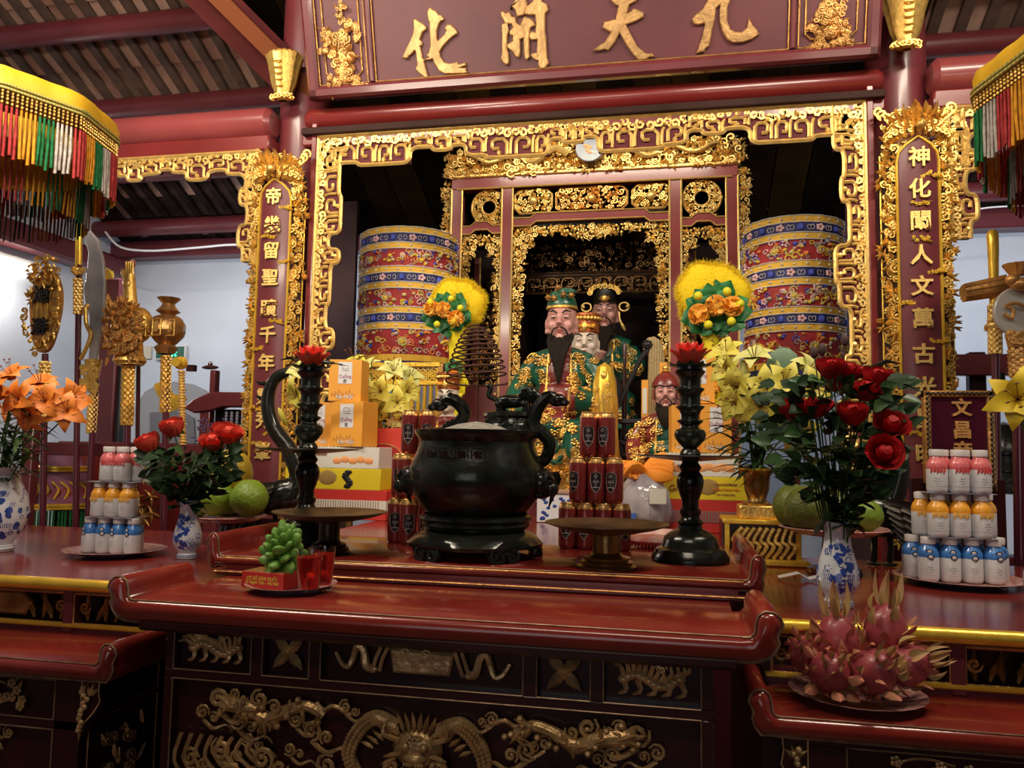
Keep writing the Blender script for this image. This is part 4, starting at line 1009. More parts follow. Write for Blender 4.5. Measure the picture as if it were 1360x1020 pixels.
for s_ in (-1, 1):   # mask handles
    m_ = MB(); m_.ell((s_*.155, -.01, .17), (.032, .035, .036), 12, 8); m_.ell((s_*.178, -.018, .158), (.018, .02, .018), 10, 6)
    for k in range(10): m_.tube(spline([(s_*.15, -.02, .175), (s_*(.165+.003*k), -.035+.007*k, .19), (s_*(.185-.002*k), -.03+.006*k, .178-.007*k)], 6), [.007, .0065, .006, .005, .004, .002], 5)
    for k in range(2): m_.ell((s_*.178, -.03+.02*k, .176), (.006,)*3, 6, 5)
    m_.build('mask_handle', BRONZE, ib)
    # dragon rising over the rim
    d = MB()
    if s_ < 0: P = [(-.1, .055, .28), (-.085, .05, .295), (-.06, .04, .305), (-.04, .03, .33), (-.055, .02, .355), (-.08, .02, .362), (-.1, .02, .35)]
    else: P = [(.12, .03, .2), (.158, .02, .225), (.168, .02, .262), (.15, .02, .285), (.13, .02, .305), (.14, .02, .345), (.165, .02, .37), (.185, .015, .362)]
    sp = spline(P, 24); d.tube(sp, [.013*(1+.25*sin(pi*i/23)) for i in range(24)], 9)
    e = sp[-1]; d.ell(e, (.022, .017, .016), 9, 6); d.ell(e+Vector((s_*.016, -.004, -.006)), (.014, .011, .009), 8, 5)
    for k in range(9):
        p = sp[2+k*2]; d.ell(p+Vector((0, -.008, .009)), (.008, .006, .009), 6, 4)
    for k in range(4): d.tube([e+Vector((-s_*.005, (k-1.5)*.008, .008)), e+Vector((-s_*.02, (k-1.5)*.01, .018)), e+Vector((-s_*.034, (k-1.5)*.012, .014))], [.004, .003, .001], 5)
    if s_ < 0:
        for k in range(6): d.ell((-.13+.025*k, .05, .288), (.02, .014, .01), 8, 5)
    d.build('rim_dragon', BRONZE, ib)
ld = thing('burner_lid', 'black bronze lid with a lion knob set on the right rear of the burner', 'lid', (BX+.068, BY+.075, 1.306+.287))
MB().lathe([(.0, .001), (.088, .001), (.087, .006), (.075, .012), (.07, .02), (.066, .032), (.072, .038), (.07, .046), (.06, .05), (0, .05)], seg=40).build('lid_dome', BRONZE, ld)
m_ = MB(); filigree(m_, lambda x, z: True, -.05, .05, .014, .03, -.07, .016, rg, 1.1); m_.build('lid_relief', BRONZE, ld)
m_ = MB(); m_.ell((-.005, 0, .075), (.042, .02, .017), 12, 8); m_.ell((.045, -.004, .092), (.022, .02, .02), 12, 8); m_.ell((.064, -.006, .087), (.012, .013, .01), 8, 6)
for k in range(14): a = k*.6; m_.ell((.036+.016*cos(a), -.004+.016*sin(a)*.8, .09+.014*sin(a*1.7)), (.008,)*3, 6, 4)
for x, y in ((-.035, -.012), (-.03, .012), (.03, -.014), (.032, .012)): m_.tube([(x, y, .072), (x+.004, y, .06), (x+.001, y, .05)], [.011, .008, .008], 7); m_.ell((x+.005, y, .053), (.01, .007, .005), 7, 5)
m_.tube(spline([(-.045, 0, .08), (-.062, 0, .09), (-.055, 0, .108), (-.068, 0, .115)], 10), [.007]*9+[.002], 6)
remeshed(m_, 'lion_knob', BRONZE, ld, .0028, 2)
# hanging incense coil on its thin rod
ic = thing('incense_coil', 'brown cone-shaped spiral incense coil above the burner', 'incense coil', (at(634, 570, 1.86).x, 1.86, 1.306+.295))
zc0 = az(628, 512, 1.86)-(1.306+.295); zc1 = az(628, 432, 1.86)-(1.306+.295)
pts = []; N = 300
for i in range(N):
    t = i/(N-1); r_ = .07*(1-t)**.55+.006; a = 2*pi*11*t
    z = zc0+(zc1-zc0)*(t**.75); pts.append((r_*cos(a)-.005-.004*t, r_*sin(a), z+.006*r_/.07*cos(a+.5)))
MB().tube(pts, .0023, 6).build('coil', mat('incense_brown', (.12, .05, .03), .85, var=.25, vs=40), ic)
MB().tube([(0, 0, 0), (0, 0, zc1)], .0014, 6).build('rod', DBRASS, ic)
MB().tube([(0, 0, zc1-.03), (0, 0, zc1+.004)], .003, 6).build('hook', DBRASS, ic)

# ---------------- candlesticks, lotus lamps ----------------
REDL = mat('red_lotus', (.95, .05, .03), .35, coat=.3); GRN = mat('lotus_green', (.01, .07, .03), .4)
def candlestick(label, X):
    t = thing('candlestick', label, 'candlestick', (X, 1.88, 1.306)); k = .00172
    P = [(0, 747), (50, 747), (51, 744), (51, 741), (47, 735), (45, 731), (38, 728), (36, 722), (34, 715), (26, 709), (20, 706), (16, 704), (15, 700), (18, 696), (13, 692), (12, 688), (14, 684), (14, 680), (11, 677), (11, 668), (14, 660), (17, 650), (18, 642), (16, 634), (12, 629), (15, 624), (11, 618), (10, 614)]
    MB().lathe([(r*k, (747-y)*k) for r, y in P], seg=36).build('base_shaft', BRONZE, t)
    P = [(8, 616), (40, 613), (73, 609), (73, 607.5), (40, 611), (8, 612)]
    MB().lathe([(r*k, (747-y)*k) for r, y in P], seg=48).build('drip_dish', mat('grey_bronze', (.1, .09, .075), .32, .7, var=.3, vs=12) if 'grey_bronze' not in MAT else MAT['grey_bronze'], t)
    P = [(10, 612), (14, 606), (12, 601), (9, 598), (15, 592), (20, 585), (21, 580), (19, 574), (12, 571), (11, 568), (17, 563), (17, 561), (12, 559), (12, 553), (15, 547), (19, 544), (19, 542), (14, 540), (13.5, 530), (15, 524), (19, 520), (19, 518), (14.5, 516), (14, 506), (16, 501), (20, 497), (20.5, 495), (17, 493), (17, 488)]
    MB().lathe([(r*k, (747-y)*k) for r, y in P], seg=36).build('upper_shaft', BRONZE, t)
    l = thing('lotus_lamp', 'red lotus lamp on green leaf cup atop the %s black candlestick' % ('left' if X < -.4 else 'right'), 'lamp', (X, 1.88, 1.306+(747-489)*k)); l.scale = (1.22, 1.22, 1.15)
    m_ = MB()
    for j in range(12):
        a = j*pi/6; ca, sa = cos(a), sin(a); M = Matrix.Rotation(a, 4, 'Z'); i0 = len(m_.v)
        m_.add([(.02, -.011, 0), (.02, .011, 0), (.038, -.008, .003), (.038, .008, .003), (.046, 0, .009), (.005, 0, .004)], [(0, 2, 3, 1), (2, 4, 3), (5, 0, 1)]); m_.xf(M, i0)
    m_.lathe([(.0, .001), (.034, .001), (.036, .004), (.02, .006)], seg=20)
    m_.build('leaf_cup', GRN, l)
    for ring, (n, r0, r1, h_, o_) in enumerate(((9, .024, .041, .03, 0), (9, .02, .028, .042, .35), (6, .012, .015, .045, .1))):
        pm = MB(); rows = 6; vs = []
        for a_ in range(rows):
            t_ = a_/(rows-1); w_ = .019*math.sin(pi*min(1, .18+t_*.82))**.8 if t_ < 1 else .0005; rr = .006+(r0-.006)*sin(t_*pi/2)+(r1-r0)*t_**3; zz = .004+h_*t_**1.2
            for b_ in (-1, -.5, 0, .5, 1): vs.append((rr-abs(b_)*.004*0+(-.0035 if abs(b_) == 1 else 0), b_*w_, zz+abs(b_)*.002))
        pm.add(vs, [(i*5+j, i*5+j+1, (i+1)*5+j+1, (i+1)*5+j) for i in range(rows-1) for j in range(4)])
        me = meshonly(pm, 'petal', REDL)
        for j in range(n): use(me, 'petal', l, (0, 0, 0), (0, 0, o_+j*2*pi/n))
    return t
candlestick('tall black candlestick with drip dish, left of the incense burner', -.903)
candlestick('tall black candlestick with drip dish, right of the incense burner', .042)
# ---------------- footed brass dishes ----------------
def footed(label, X, Y, R, zt_, mt, base_r):
    t = thing('footed_dish', label, 'dish', (X, Y, 1.306)); h = zt_-1.306
    MB().lathe([(0, .0), (base_r, 0), (base_r*1.02, .004), (base_r*.9, .009), (base_r*.92, .013), (base_r*.78, .018), (base_r*.8, .022), (base_r*.55, .027), (base_r*.48, .032), (base_r*.47, h-.02), (base_r*.6, h-.012)], seg=36).build('foot', mt, t)
    MB().lathe([(.0, h-.014), (R*.45, h-.016), (R*.8, h-.006), (R, h+.003), (R, h+.005), (R*.8, h-.003), (R*.4, h-.011), (0, h-.011)], seg=56).build('dish', MAT.get('dish_patina') or mat('dish_patina', (.24, .16, .075), .4, .75, col2=(.035, .025, .018), vs=14), t)
    return t
footed('wide dark footed dish left of the burner', ax(438, 690, 1.74), 1.74, .131, 1.397, DBRASS, .05)
footed('wide brass footed dish right of the burner', ax(806, 690, 1.72), 1.72, .132, 1.395, BRASS, .062)

# ---------------- beer cans ----------------
CANR = mat('can_maroon', (.24, .03, .026), .25, .35, var=.15, vs=20, coat=.3); CANG = mat('can_gold', (.85, .5, .17), .28, .8); CANB = mat('can_badge', (.02, .012, .012), .35); CANW = mat('can_badge_rim', (.5, .3, .25), .4, .3)
cp = thing('beer_can', 'x', 'can', (0, 0, 0)); H = .115; RC = .0226
MB().lathe([(.016, .0), (.018, .001), (RC-.001, .007), (RC, .012), (RC, H-.016), (RC-.0008, H-.014)], seg=28).build('can_body', CANR, cp)
MB().lathe([(RC-.0004, H-.016), (RC-.001, H-.012), (RC-.0035, H-.006), (RC-.0045, H-.003), (RC-.004, H-.001), (RC-.0048, H), (RC-.006, H-.003), (0, H-.003)], seg=28).build('can_shoulder', CANG, cp)
def wrap(P, r, z0=0, a0=-pi/2): return [(r*cos(a0+x/r), r*sin(a0+x/r), z0+z) for x, z in P]
sh_ = [(-.0135, .074), (0, .079), (.0135, .074), (.0145, .062), (.0135, .048), (.008, .034), (0, .026), (-.008, .034), (-.0135, .048), (-.0145, .062)]
m_ = MB(); rim = wrap(sh_, RC+.0006); 
sub = []
for i in range(10):
    a, b = sh_[i], sh_[(i+1) % 10]; sub += [a, ((a[0]+b[0])/2, (a[1]+b[1])/2)]
m_.tube(wrap(sub, RC+.0004), .0008, 4, closed=True); m_.build('badge_rim', CANW, cp)
m_ = MB(); N = 9; vs = []
for j in range(N):
    z = .0265+j*(.078-.0265)/(N-1); wd = .0135*min(1, ((z-.024)/.024)**.6)*(1 if z < .074 else .8)
    vs += wrap([(wd*(k-3)/3, z) for k in range(7)], RC+.0004)
m_.add(vs, [(j*7+k, j*7+k+1, (j+1)*7+k+1, (j+1)*7+k) for j in range(N-1) for k in range(6)]); m_.build('badge', CANB, cp)
m_ = MB(); m_.tube(wrap([(x*.0022, .0395+.0016*cos(x*.55)) for x in range(-5, 6)], RC+.001), .0012, 4)
for k in range(4): m_.tube(wrap([(-.008+.004*k, .052), (-.006+.004*k, .057+.002*(k % 2)), (-.0045+.004*k, .051)], RC+.001), .0006, 4)
m_.tube(wrap([(0, .045), (0, .05)], RC+.001), .0008, 4); m_.tube(wrap([(-.004, .068), (0, .073), (.004, .068), (0, .064), (-.004, .068)], RC+.001), .0008, 4)
m_.build('badge_print', mat('badge_silver', (.55, .45, .4), .4, .3), cp)
first = [cp]
def can(x, y, z, rz, label, group):
    if first: c = first.pop(); c.location = (x, y, z); c.rotation_euler = (0, 0, rz); c['label'] = label; c['group'] = group; return c
    return copy_tree(cp, (x, y, z), rz, label, group)
d = .0228*2; cx, cy = ax(790, 700, 2.03), 2.05
GR = 'beer cans stacked right of the burner'; GLc = 'beer cans stacked left of the burner'
def rowx(n, dx=0): return [(i-(n-1)/2)*d+dx for i in range(n)]
names4 = ['leftmost', 'second from left', 'third from left', 'rightmost']; names3 = ['leftmost', 'middle', 'rightmost']
for i, x in enumerate(rowx(4)): can(cx+x, cy-.03, 1.306, rnd.uniform(-.5, .5), 'maroon beer can, %s in the front bottom row of the right can pyramid' % names4[i], GR)
for i, x in enumerate(rowx(3)): can(cx+x, cy+.011, 1.306, rnd.uniform(-.5, .5), 'maroon beer can, %s in the rear bottom row of the right can pyramid' % names3[i], GR)
for i, x in enumerate(rowx(3)): can(cx+x+.003, cy-.026, 1.306+H, (-.5, .05, -.35)[i], 'maroon beer can, %s in the front middle row of the right can pyramid' % names3[i], GR)
for i, x in enumerate(rowx(2)): can(cx+x+.003, cy+.015, 1.306+H, rnd.uniform(-.4, .4), 'maroon beer can, %s of the rear middle row of the right can pyramid' % ('left' if i == 0 else 'right'), GR)
for i, (x, y, l) in enumerate(((-.018, -.022, 'front left'), (.028, -.018, 'front right'), (.003, .019, 'rear'))): can(cx+x, cy+y, 1.306+2*H, (.1, -.4, 0)[i], 'maroon beer can, %s one on top of the right can pyramid' % l, GR)
# left stack, part hidden by the burner
cx, cy = ax(540, 700, 1.98), 2.0
for i, (x, y, l) in enumerate(((0.006, -.03, 'front right'), (-.034, -.006, 'left'), (.046, .006, 'right'))): can(cx+x, cy+y, 1.306, (.45, .2, 0)[i], 'maroon beer can, %s in the bottom layer of the left can stack' % l, GLc)
for i, (x, y, l) in enumerate(((-.012, -.02, 'front'), (-.04, .018, 'rear left'), (.035, -.008, 'right'))): can(cx+x+.005, cy+y, 1.306+H, (.1, .2, 0)[i], 'maroon beer can, %s in the middle layer of the left can stack' % l, GLc)
for i, (x, l) in enumerate(((-.004, 'left'), (.043, 'right'))): can(cx+x+.002, cy-.008, 1.306+2*H, (.1, .25)[i], 'maroon beer can, %s one on top of the left can stack' % l, GLc)

# ---------------- offering boxes ----------------
ORG = mat('orange_card', (.85, .38, .045), .55, var=.06, vs=4); WCARD = mat('white_card', (.72, .7, .62), .55); YCARD = mat('yellow_card', (.8, .62, .02), .5); RCARD = mat('red_card', (.62, .04, .03), .45); PRT = mat('print_brown', (.35, .14, .06), .6); INK = mat('ink_grey', (.12, .12, .14), .6)
def ybox(name, label, cat, px0, px1, Y, z0, z1, dep, m, group=None, rz=0):
    x0, x1 = ax(px0, 650, Y), ax(px1, 650, Y)
    t = thing(name, label, cat, ((x0+x1)/2, Y+dep/2, z0), rz, group); w_ = (x1-x0)/2
    MB().box(-w_, w_, -dep/2, dep/2, 0, z1-z0, c=.0015).build('carton', m, t); t['w'] = w_; t['d'] = dep; t['h'] = z1-z0
    return t
def fprint(t, pts_list, y, m, name='print', r=.0012):
    m_ = MB()
    for P in pts_list: m_.tube([(x, y, z) for x, z in P], r, 4, flat=.4)
    return m_.build(name, m, t)
YB = 2.56
for side, (rx0, rx1, yx0, yx1, wx0, wx1) in (('left', (375, 513, 378, 505, 392, 502)), ('right', (872, 998, 880, 996, 884, 981))):
    GB = 'cartons stacked on the %s' % side
    b = ybox('biscuit_tin', 'red gift box with a pale striped waist, bottom of the %s carton stack' % side, 'box', rx0, rx1, YB, 1.306, 1.406, .2, RCARD, GB)
    w_ = b['w']; m_ = MB(); m_.box(-w_-.001, w_+.001, -.1015, .1015, .032, .066); m_.build('pale_band', WCARD if side == 'left' else MAT.get('dull_band') or mat('dull_band', (.3, .2, .18), .5), b)
    fprint(b, [[(-w_+.01+.009*k, .034), (-w_+.01+.009*k, .064)] for k in range(int((2*w_-.02)/.009))], -.102, PRT if side == 'left' else RCARD, 'stripe', .0015)
    b = ybox('yellow_carton', 'yellow carton between the red box and white box, %s stack' % side, 'box', yx0, yx1, YB, 1.4065, 1.478, .19, YCARD, GB)
    w_ = b['w']
    if side == 'right':
        glyph('Assorted Mochi', .011, 'lettering', PRT, b, (w_*.45, -.0965, .05), depth=.0004, bold=.01); glyph('Grilled Mochi Mix', .011, 'lettering', mat('orange_ink', (.7, .2, .02), .6), b, (w_*.45, -.0965, .034), depth=.0004); glyph('Net Weight 250g', .008, 'lettering', PRT, b, (w_*.45, -.0965, .018), depth=.0004)
        glyph('Gi', .03, 'lettering', mat('maroon_ink', (.2, .03, .03), .6), b, (-w_*.75, -.0965, .035), depth=.0004)
    else:
        m_ = MB()
        for k in range(7): m_.ell((w_*.32+.008*sin(k*1.1), -.096, .012+.008*k), (.014, .002, .008), 8, 4)
        m_.build('printed_figure', BLACK, b); glyph('@', .03, 'printed_seal', RCARD, b, (-w_*.75, -.0965, .035), depth=.0004)
    m_ = MB(); m_.ell((w_*.05 if side == 'right' else -w_*.1, -.095, .04), (.035, .002, .026), 12, 5); m_.build('printed_shape', mat('mustard_print_'+side, (.35, .22, .06), .6), b)
    b = ybox('cake_carton', 'white cake carton with orange cookies printed, in the %s stack' % side, 'box', wx0, wx1, YB, 1.4785, 1.552, .18, WCARD, GB); w_ = b['w']
    m_ = MB()
    for k in range(int(2*w_/.013)): m_.leafxz(-w_+.007+.013*k, .0735, -.0895, .007, .011, -pi/2, 0, .0006)
    m_.build('scalloped_trim', BLACK, b)
    m_ = MB()
    for k in range(5): m_.ell((w_*(-.0+.19*k), -.0895, .026+.004*(k % 2)), (.019, .002, .013), 10, 4)
    if side == 'right': m_.ell((-w_*.7, -.0895, .024), (.02, .002, .013), 10, 4)
    m_.build('printed_cookie', mat('cookie_orange_'+side, (.8, .35, .12), .6), b)
    glyph('Cookies' if side == 'left' else 'PIZZA', .018, 'lettering', PRT if side == 'left' else INK, b, (-w_*.45, -.0915, .05 if side == 'left' else .03), depth=.0004, bold=.01)
def teabox(label, px0, px1, Y, z0, z1, dep, rz, grp):
    b = ybox('tea_carton', label, 'box', px0, px1, Y, z0, z1, dep, ORG, grp, rz); w_, h = b['w'], b['h']; y = -dep/2-.0008
    MB().box(-w_*.42, w_*.42, y, y+.001, h*.42, h*.94).build('white_label', mat('label_white', (.75, .75, .76), .6) if 'label_white' not in MAT else MAT['label_white'], b)
    fprint(b, [[(-w_*.2, h*.8), (-w_*.15, h*.86), (w_*.1, h*.86), (w_*.2, h*.8)], [(-w_*.2, h*.78), (-w_*.05, h*.79)], [(0, h*.77), (w_*.2, h*.78)], [(-w_*.2, h*.74), (w_*.25, h*.73)]], y-.0006, INK, 'logo_print', .0007)
    glyph('Cuồng', .016, 'lettering', MAT.get('pink_ink') or mat('pink_ink', (.5, .15, .3), .6), b, (0, y-.0008, h*.6), depth=.0003); glyph('念', .014, 'lettering', INK, b, (0, y-.0008, h*.49), depth=.0003)
    fprint(b, [[(-w_*.8+.012*k, h*.12), (-w_*.75+.012*k, h*(.2+.04*(k % 3))), (-w_*.6+.012*k, h*.13)] for k in range(int(w_*1.5/.012))], y-.0006, PRT, 'skyline_print', .0009)
    glyph('Hà Nội', .02, 'lettering', WCARD, b, (0, y-.001, h*.1), depth=.0004, bold=.02)
    fprint(b, [[(-w_*.0+.006*k, h*.3), (-w_*.0+.006*k, h*.8)] for k in range(0)], y, PRT) if 0 else None
    return b
G1 = 'orange tea cartons'; zo = 1.5525
teabox('orange upright carton, front centre of the left stack lower row', 437, 482, YB-.005, zo, zo+.155, .11, -.12, G1)
teabox('orange upright carton at the left, behind the left candlestick', 402, 436, YB+.03, zo, zo+.153, .09, .1, G1)
teabox('orange upright carton at the right end of the left lower row', 471, 491, YB+.115, zo, zo+.15, .06, 0, G1)
teabox('orange upright carton, topmost of the left stack', 430, 472, YB+.002, zo+.156, zo+.3, .1, .12, G1)
teabox('orange upright carton just left of the right candlestick', 890, 928, YB+.02, zo, zo+.15, .1, .1, G1)
teabox('orange upright carton just right of the right candlestick', 930, 971, YB+.0, zo, zo+.152, .1, .06, G1)
teabox('orange upright carton, topmost of the right stack', 910, 950, YB+.02, zo+.156, zo+.305, .1, 0, G1)
# ---------------- seated statues ----------------
SKIN = mat('painted_flesh', (.62, .31, .27), .28, coat=.25, var=.06, vs=20); PALE = mat('pale_face', (.72, .6, .5), .35, coat=.15)
GREENR = mat('green_robe', (.008, .085, .05), .3, var=.25, vs=8, coat=.2); REDR = mat('red_robe', (.2, .025, .02), .32, var=.25, vs=8, coat=.2)
BEARD = mat('beard_hair', (.018, .012, .008), .8, spec=.2, bump=.5, bs=90); LIP = mat('lip_paint', (.45, .08, .08), .4); RGOLD = mat('red_gold', (.45, .13, .04), .35, .5, var=.4, vs=40, bump=.4, bs=80)
def statue(name, label, cx, cy, Y, hs, base_z, skin, robe, inner, arms, seed, hat, beard, gold_n=70, lean=0, lower=True, inner_w=.28):
    """hs = head height in metres; head centre at pixel (cx, cy) on depth Y"""
    rg = random.Random(seed); C = at(cx, cy, Y)
    t = thing(name, label, 'statue', (C.x, Y, base_z)); hz = C.z-base_z; s = hs
    V = lambda x, y, z: (x*s, y*s, hz+z*s)
    m_ = MB(); E_ = lambda x, y, z, a, b, c, n=14: m_.ell(V(x, y, z), (a*s, b*s, c*s), n, 9)
    E_(0, 0, .1, .38, .4, .46); E_(0, -.06, -.22, .32, .34, .34); E_(0, .05, .24, .37, .38, .32)
    for q in (-1, 1):
        E_(q*.2, -.26, -.08, .12, .12, .13); E_(q*.15, -.345, .1, .1, .06, .05); E_(q*.385, .02, -.02, .045, .1, .17); E_(q*.39, .0, -.2, .04, .06, .08)
        m_.tube([V(q*.05, -.39, .18), V(q*.16, -.39, .23), V(q*.27, -.31, .2)], s*.04, 6); E_(q*.06, -.42, -.1, .045, .05, .04)
    m_.tube([V(0, -.38, .18), V(0, -.45, .0), V(0, -.48, -.07)], [.045*s, .055*s, .08*s], 8)
    E_(0, -.38, -.22, .11, .05, .03); E_(0, -.37, -.275, .1, .06, .035); E_(0, -.33, -.4, .12, .1, .09)
    m_.tube([V(0, .02, -.35), V(0, .05, -.9)], [.2*s, .26*s], 12)
    m_.tube([V(-.72, .05, -1.02), V(0, .02, -.82), V(.72, .05, -1.02)], [.26*s, .34*s, .26*s], 12)
    E_(0, .0, -1.35, .72, .42, .62); E_(0, -.06, -1.95, .68, .48, .6)
    if lower:
        E_(0, -.28, -2.6, .95, .62, .48); E_(0, -.15, -3.2, 1.0, .6, .7)
        for q in (-1, 1): E_(q*.5, -.6, -2.65, .36, .4, .3); m_.tube([V(q*.5, -.85, -2.6), V(q*.48, -.95, -3.5)], [.3*s, .34*s], 12)
    hands = []
    for q, P in zip((-1, 1), arms):
        pts = spline([V(*p) for p in P], 14); m_.tube(pts, [s*(.25+.14*(i/13)**1.5) for i in range(14)], 12)
        h = Vector(pts[-1]); dr = (pts[-1]-pts[-3]).normalized(); h2 = h+dr*s*.22; hands.append(h2)
        m_.ell(h2, (s*.13, s*.1, s*.11), 10, 7)
        side = dr.cross(Vector((0, 0, 1)));  side = side.normalized() if side.length > .1 else Vector((1, 0, 0))
        for k in range(4):
            b = h2+side*s*(-.09+.06*k)+dr*s*.05; L = s*(.16, .19, .18, .14)[k]
            m_.tube([b, b+dr*L*.6+Vector((0, 0, -.02*s)), b+dr*L*.75+Vector((0, 0, -.1*s))], [s*.036, s*.032, s*.025], 6)
        m_.tube([h2+side*s*.09*-q, h2+side*s*.15*-q+dr*s*.08+Vector((0, 0, .04*s)), h2+side*s*.1*-q+dr*s*.16], [s*.042, s*.036, s*.028], 6)
    base = hz-s*3.7
    def paint(c):
        z = (c.z-hz)/s
        if z > -.62 and abs(c.x) < s*.5: return 0
        for h in hands:
            if (c-h).length < s*.24 and (c-h).dot(Vector((0, -1, 0))) > -s*.12: return 0
        if abs(c.x/s) < (inner_w if z > -1.55 else .5) and c.y < -.1*s and z > -2.45: return 2
        return 1
    body = remeshed(m_, 'figure', [skin, robe, inner], t, s*.032, 2, paint)
    if lower and base > 0: pass
    # eyes, brows, lips
    e = MB()
    for q in (-1, 1):
        e.ell(V(q*.15, -.4, .095), (.062*s, .014*s, .014*s), 8, 5)
        e.tube([V(q*.06, -.425, .205), V(q*.16, -.425, .27), V(q*.29, -.34, .255)], [.02*s, .026*s, .01*s], 6)
    e.build('brow_and_eye', BLACK, t)
    l = MB(); l.ell(V(0, -.425, -.225), (.085*s, .02*s, .018*s), 8, 5); l.ell(V(0, -.425, -.27), (.065*s, .02*s, .02*s), 8, 5); l.build('lips', LIP, t)
    if beard:
        b = MB()
        for q in (-1, 1): b.tube(spline([V(q*.02, -.45, -.17), V(q*.14, -.44, -.2), V(q*.21, -.4, -.38), V(q*.18, -.42, -.6)], 8), [.012*s, .018*s, .02*s, .022*s, .025*s, .025*s, .02*s, .01*s], 6)
        L, W = beard
        for k in range(26):
            u = (k-12.5)/12.5; x0 = u*.27; z0 = -.4-.02*math.cos(u*1.5)+abs(u)*.12
            x1 = u*W*.5; z1 = -.4-L*(1-.35*abs(u)**1.5)
            b.tube(spline([V(x0, -.3+.12*abs(u)-.1*(1-abs(u)), z0), V(x0*1.05, -.48+.15*abs(u), z0-.2), V((x0+x1)/2, -.52, (z0+z1)/2), V(x1*.8, -.5, z1)], 9), [s*.04]*3+[s*.05]*3+[s*.04, s*.025, s*.006], 6)
        b.build('beard', BEARD, t)
    # gilt flowers modelled on the robe, laid on its surface
    T = bvh_of(body); g = MB(); n = 0
    for k in range(gold_n*4):
        if n >= gold_n: break
        x = rg.uniform(-1.15, 1.15)*s; z = hz+rg.uniform(-3.4, -.85)*s
        hit = T.ray_cast(Vector((x, -3*s, z)), Vector((0, 1, 0)))
        if not hit[0] or any((hit[0]-h).length < .35*s for h in hands): continue
        if abs(x) < inner_w*s*.8 and rg.random() < .7 and z > hz-2.2*s: continue
        p = hit[0]; nrm = hit[1]; R = s*rg.uniform(.05, .085); rot = nrm.to_track_quat('Z', 'Y').to_matrix()
        for q in range(5):
            a = q*1.257+k; o_ = rot @ Vector((R*cos(a), R*sin(a), .002)); g.ell(p+o_, (R*.62, R*.62, R*.4), 5, 4, rot=None)
        g.ell(p+nrm*R*.3, (R*.4,)*3, 5, 4)
        if rg.random() < .6:
            pts = [p+rot @ Vector(((R*1.2+R*.25*j)*cos(k+j*.5), (R*1.2+R*.25*j)*sin(k+j*.5), .003)) for j in range(6)]; g.tube(pts, R*.22, 4)
        n += 1
    # hem and collar bands
    for q in (-1, 1):
        pts = []
        for j in range(12):
            x = q*(inner_w+.05*j/11)*s; z = hz+(-.8-1.5*j/11)*s; hit = T.ray_cast(Vector((x, -3*s, z)), Vector((0, 1, 0)))
            if hit[0]: pts.append(hit[0]+Vector((0, -.01*s, 0)))
        if len(pts) > 2: g.tube(pts, s*.035, 6)
    g.build('gilt_embroidery', GOLD, t)
    hat(t, V, s, rg)
    return t, V, s
def hat_green(t, V, s, rg):
    MB().lathe([(.37*s, 0), (.39*s, .03*s), (.385*s, .12*s), (.33*s, .3*s), (.2*s, .42*s), (0, .46*s)], c=V(0, .03, .36), seg=28).build('cap', GREENR, t)
    MB().lathe([(.375*s, 0), (.4*s, .02*s), (.4*s, .07*s), (.37*s, .09*s)], c=V(0, .03, .35), seg=28).build('cap_band', GOLD, t)
    m_ = MB()
    for k, (x, z) in enumerate(((-.3, .62), (-.05, .86), (.28, .66), (.08, .68), (-.15, .6))):
        for q in range(6): m_.leafxz(x*s, V(0, 0, z)[2], -.33*s, .1*s, .06*s, q*1.047+k, 0, .03*s)
        m_.ell(V(x, -.36, z), (.05*s,)*3, 7, 5)
    m_.build('cap_flower', CGOLD, t)
    m_ = MB().ell(V(.12, .0, .8), (.26*s, .16*s, .12*s), 10, 7).ell(V(-.15, 0, .72), (.18*s, .14*s, .12*s), 10, 7); m_.build('cap_knot', GREENR, t)
def hat_winged(t, V, s, rg):
    MB().lathe([(.36*s, 0), (.39*s, .05*s), (.4*s, .35*s), (.3*s, .6*s), (0, .68*s)], c=V(0, .03, .3), seg=28).build('cap', BLACK, t)
    m_ = MB()
    for k in range(9):
        a = pi*k/8; x, z = .42*cos(a), .6+.22*sin(a); m_.curl(x*s, V(0, 0, z)[2], -.34*s, .09*s, 1.3, k, 1, .028*s); m_.leafxz(x*s, V(0, 0, z)[2], -.34*s, .16*s, .07*s, pi/2)
    for k in range(7): m_.leafxz(0, V(0, 0, .34)[2], -.4*s, .22*s, .08*s, pi*(.15+.7*k/6), 0, .04*s)
    m_.ell(V(0, -.42, .42), (.12*s, .05*s, .1*s), 8, 6); m_.tube([V(-.1, -.3, .8), V(0, -.32, 1.0), V(.1, -.3, .8)], .03*s, 5)
    m_.build('cap_gilding', GOLD, t)
    for q in (-1, 1):
        m_ = MB(); m_.tube([V(q*(.42+.16*(1+cos(a))*.9), -.08, .22+.13*sin(a)) for a in [i*pi/8 for i in range(16)]], .028*s, 6, closed=True); m_.ell(V(q*.66, -.1, .22), (.06*s,)*3, 7, 5)
        m_.tube(spline([V(q*.42, -.1, .05), V(q*.45, -.14, -.2), V(q*.6, -.1, -.5)], 8), [.03*s]*5+[.05*s, .05*s, .02*s], 6); m_.build('cap_wing', PGOLD, t)
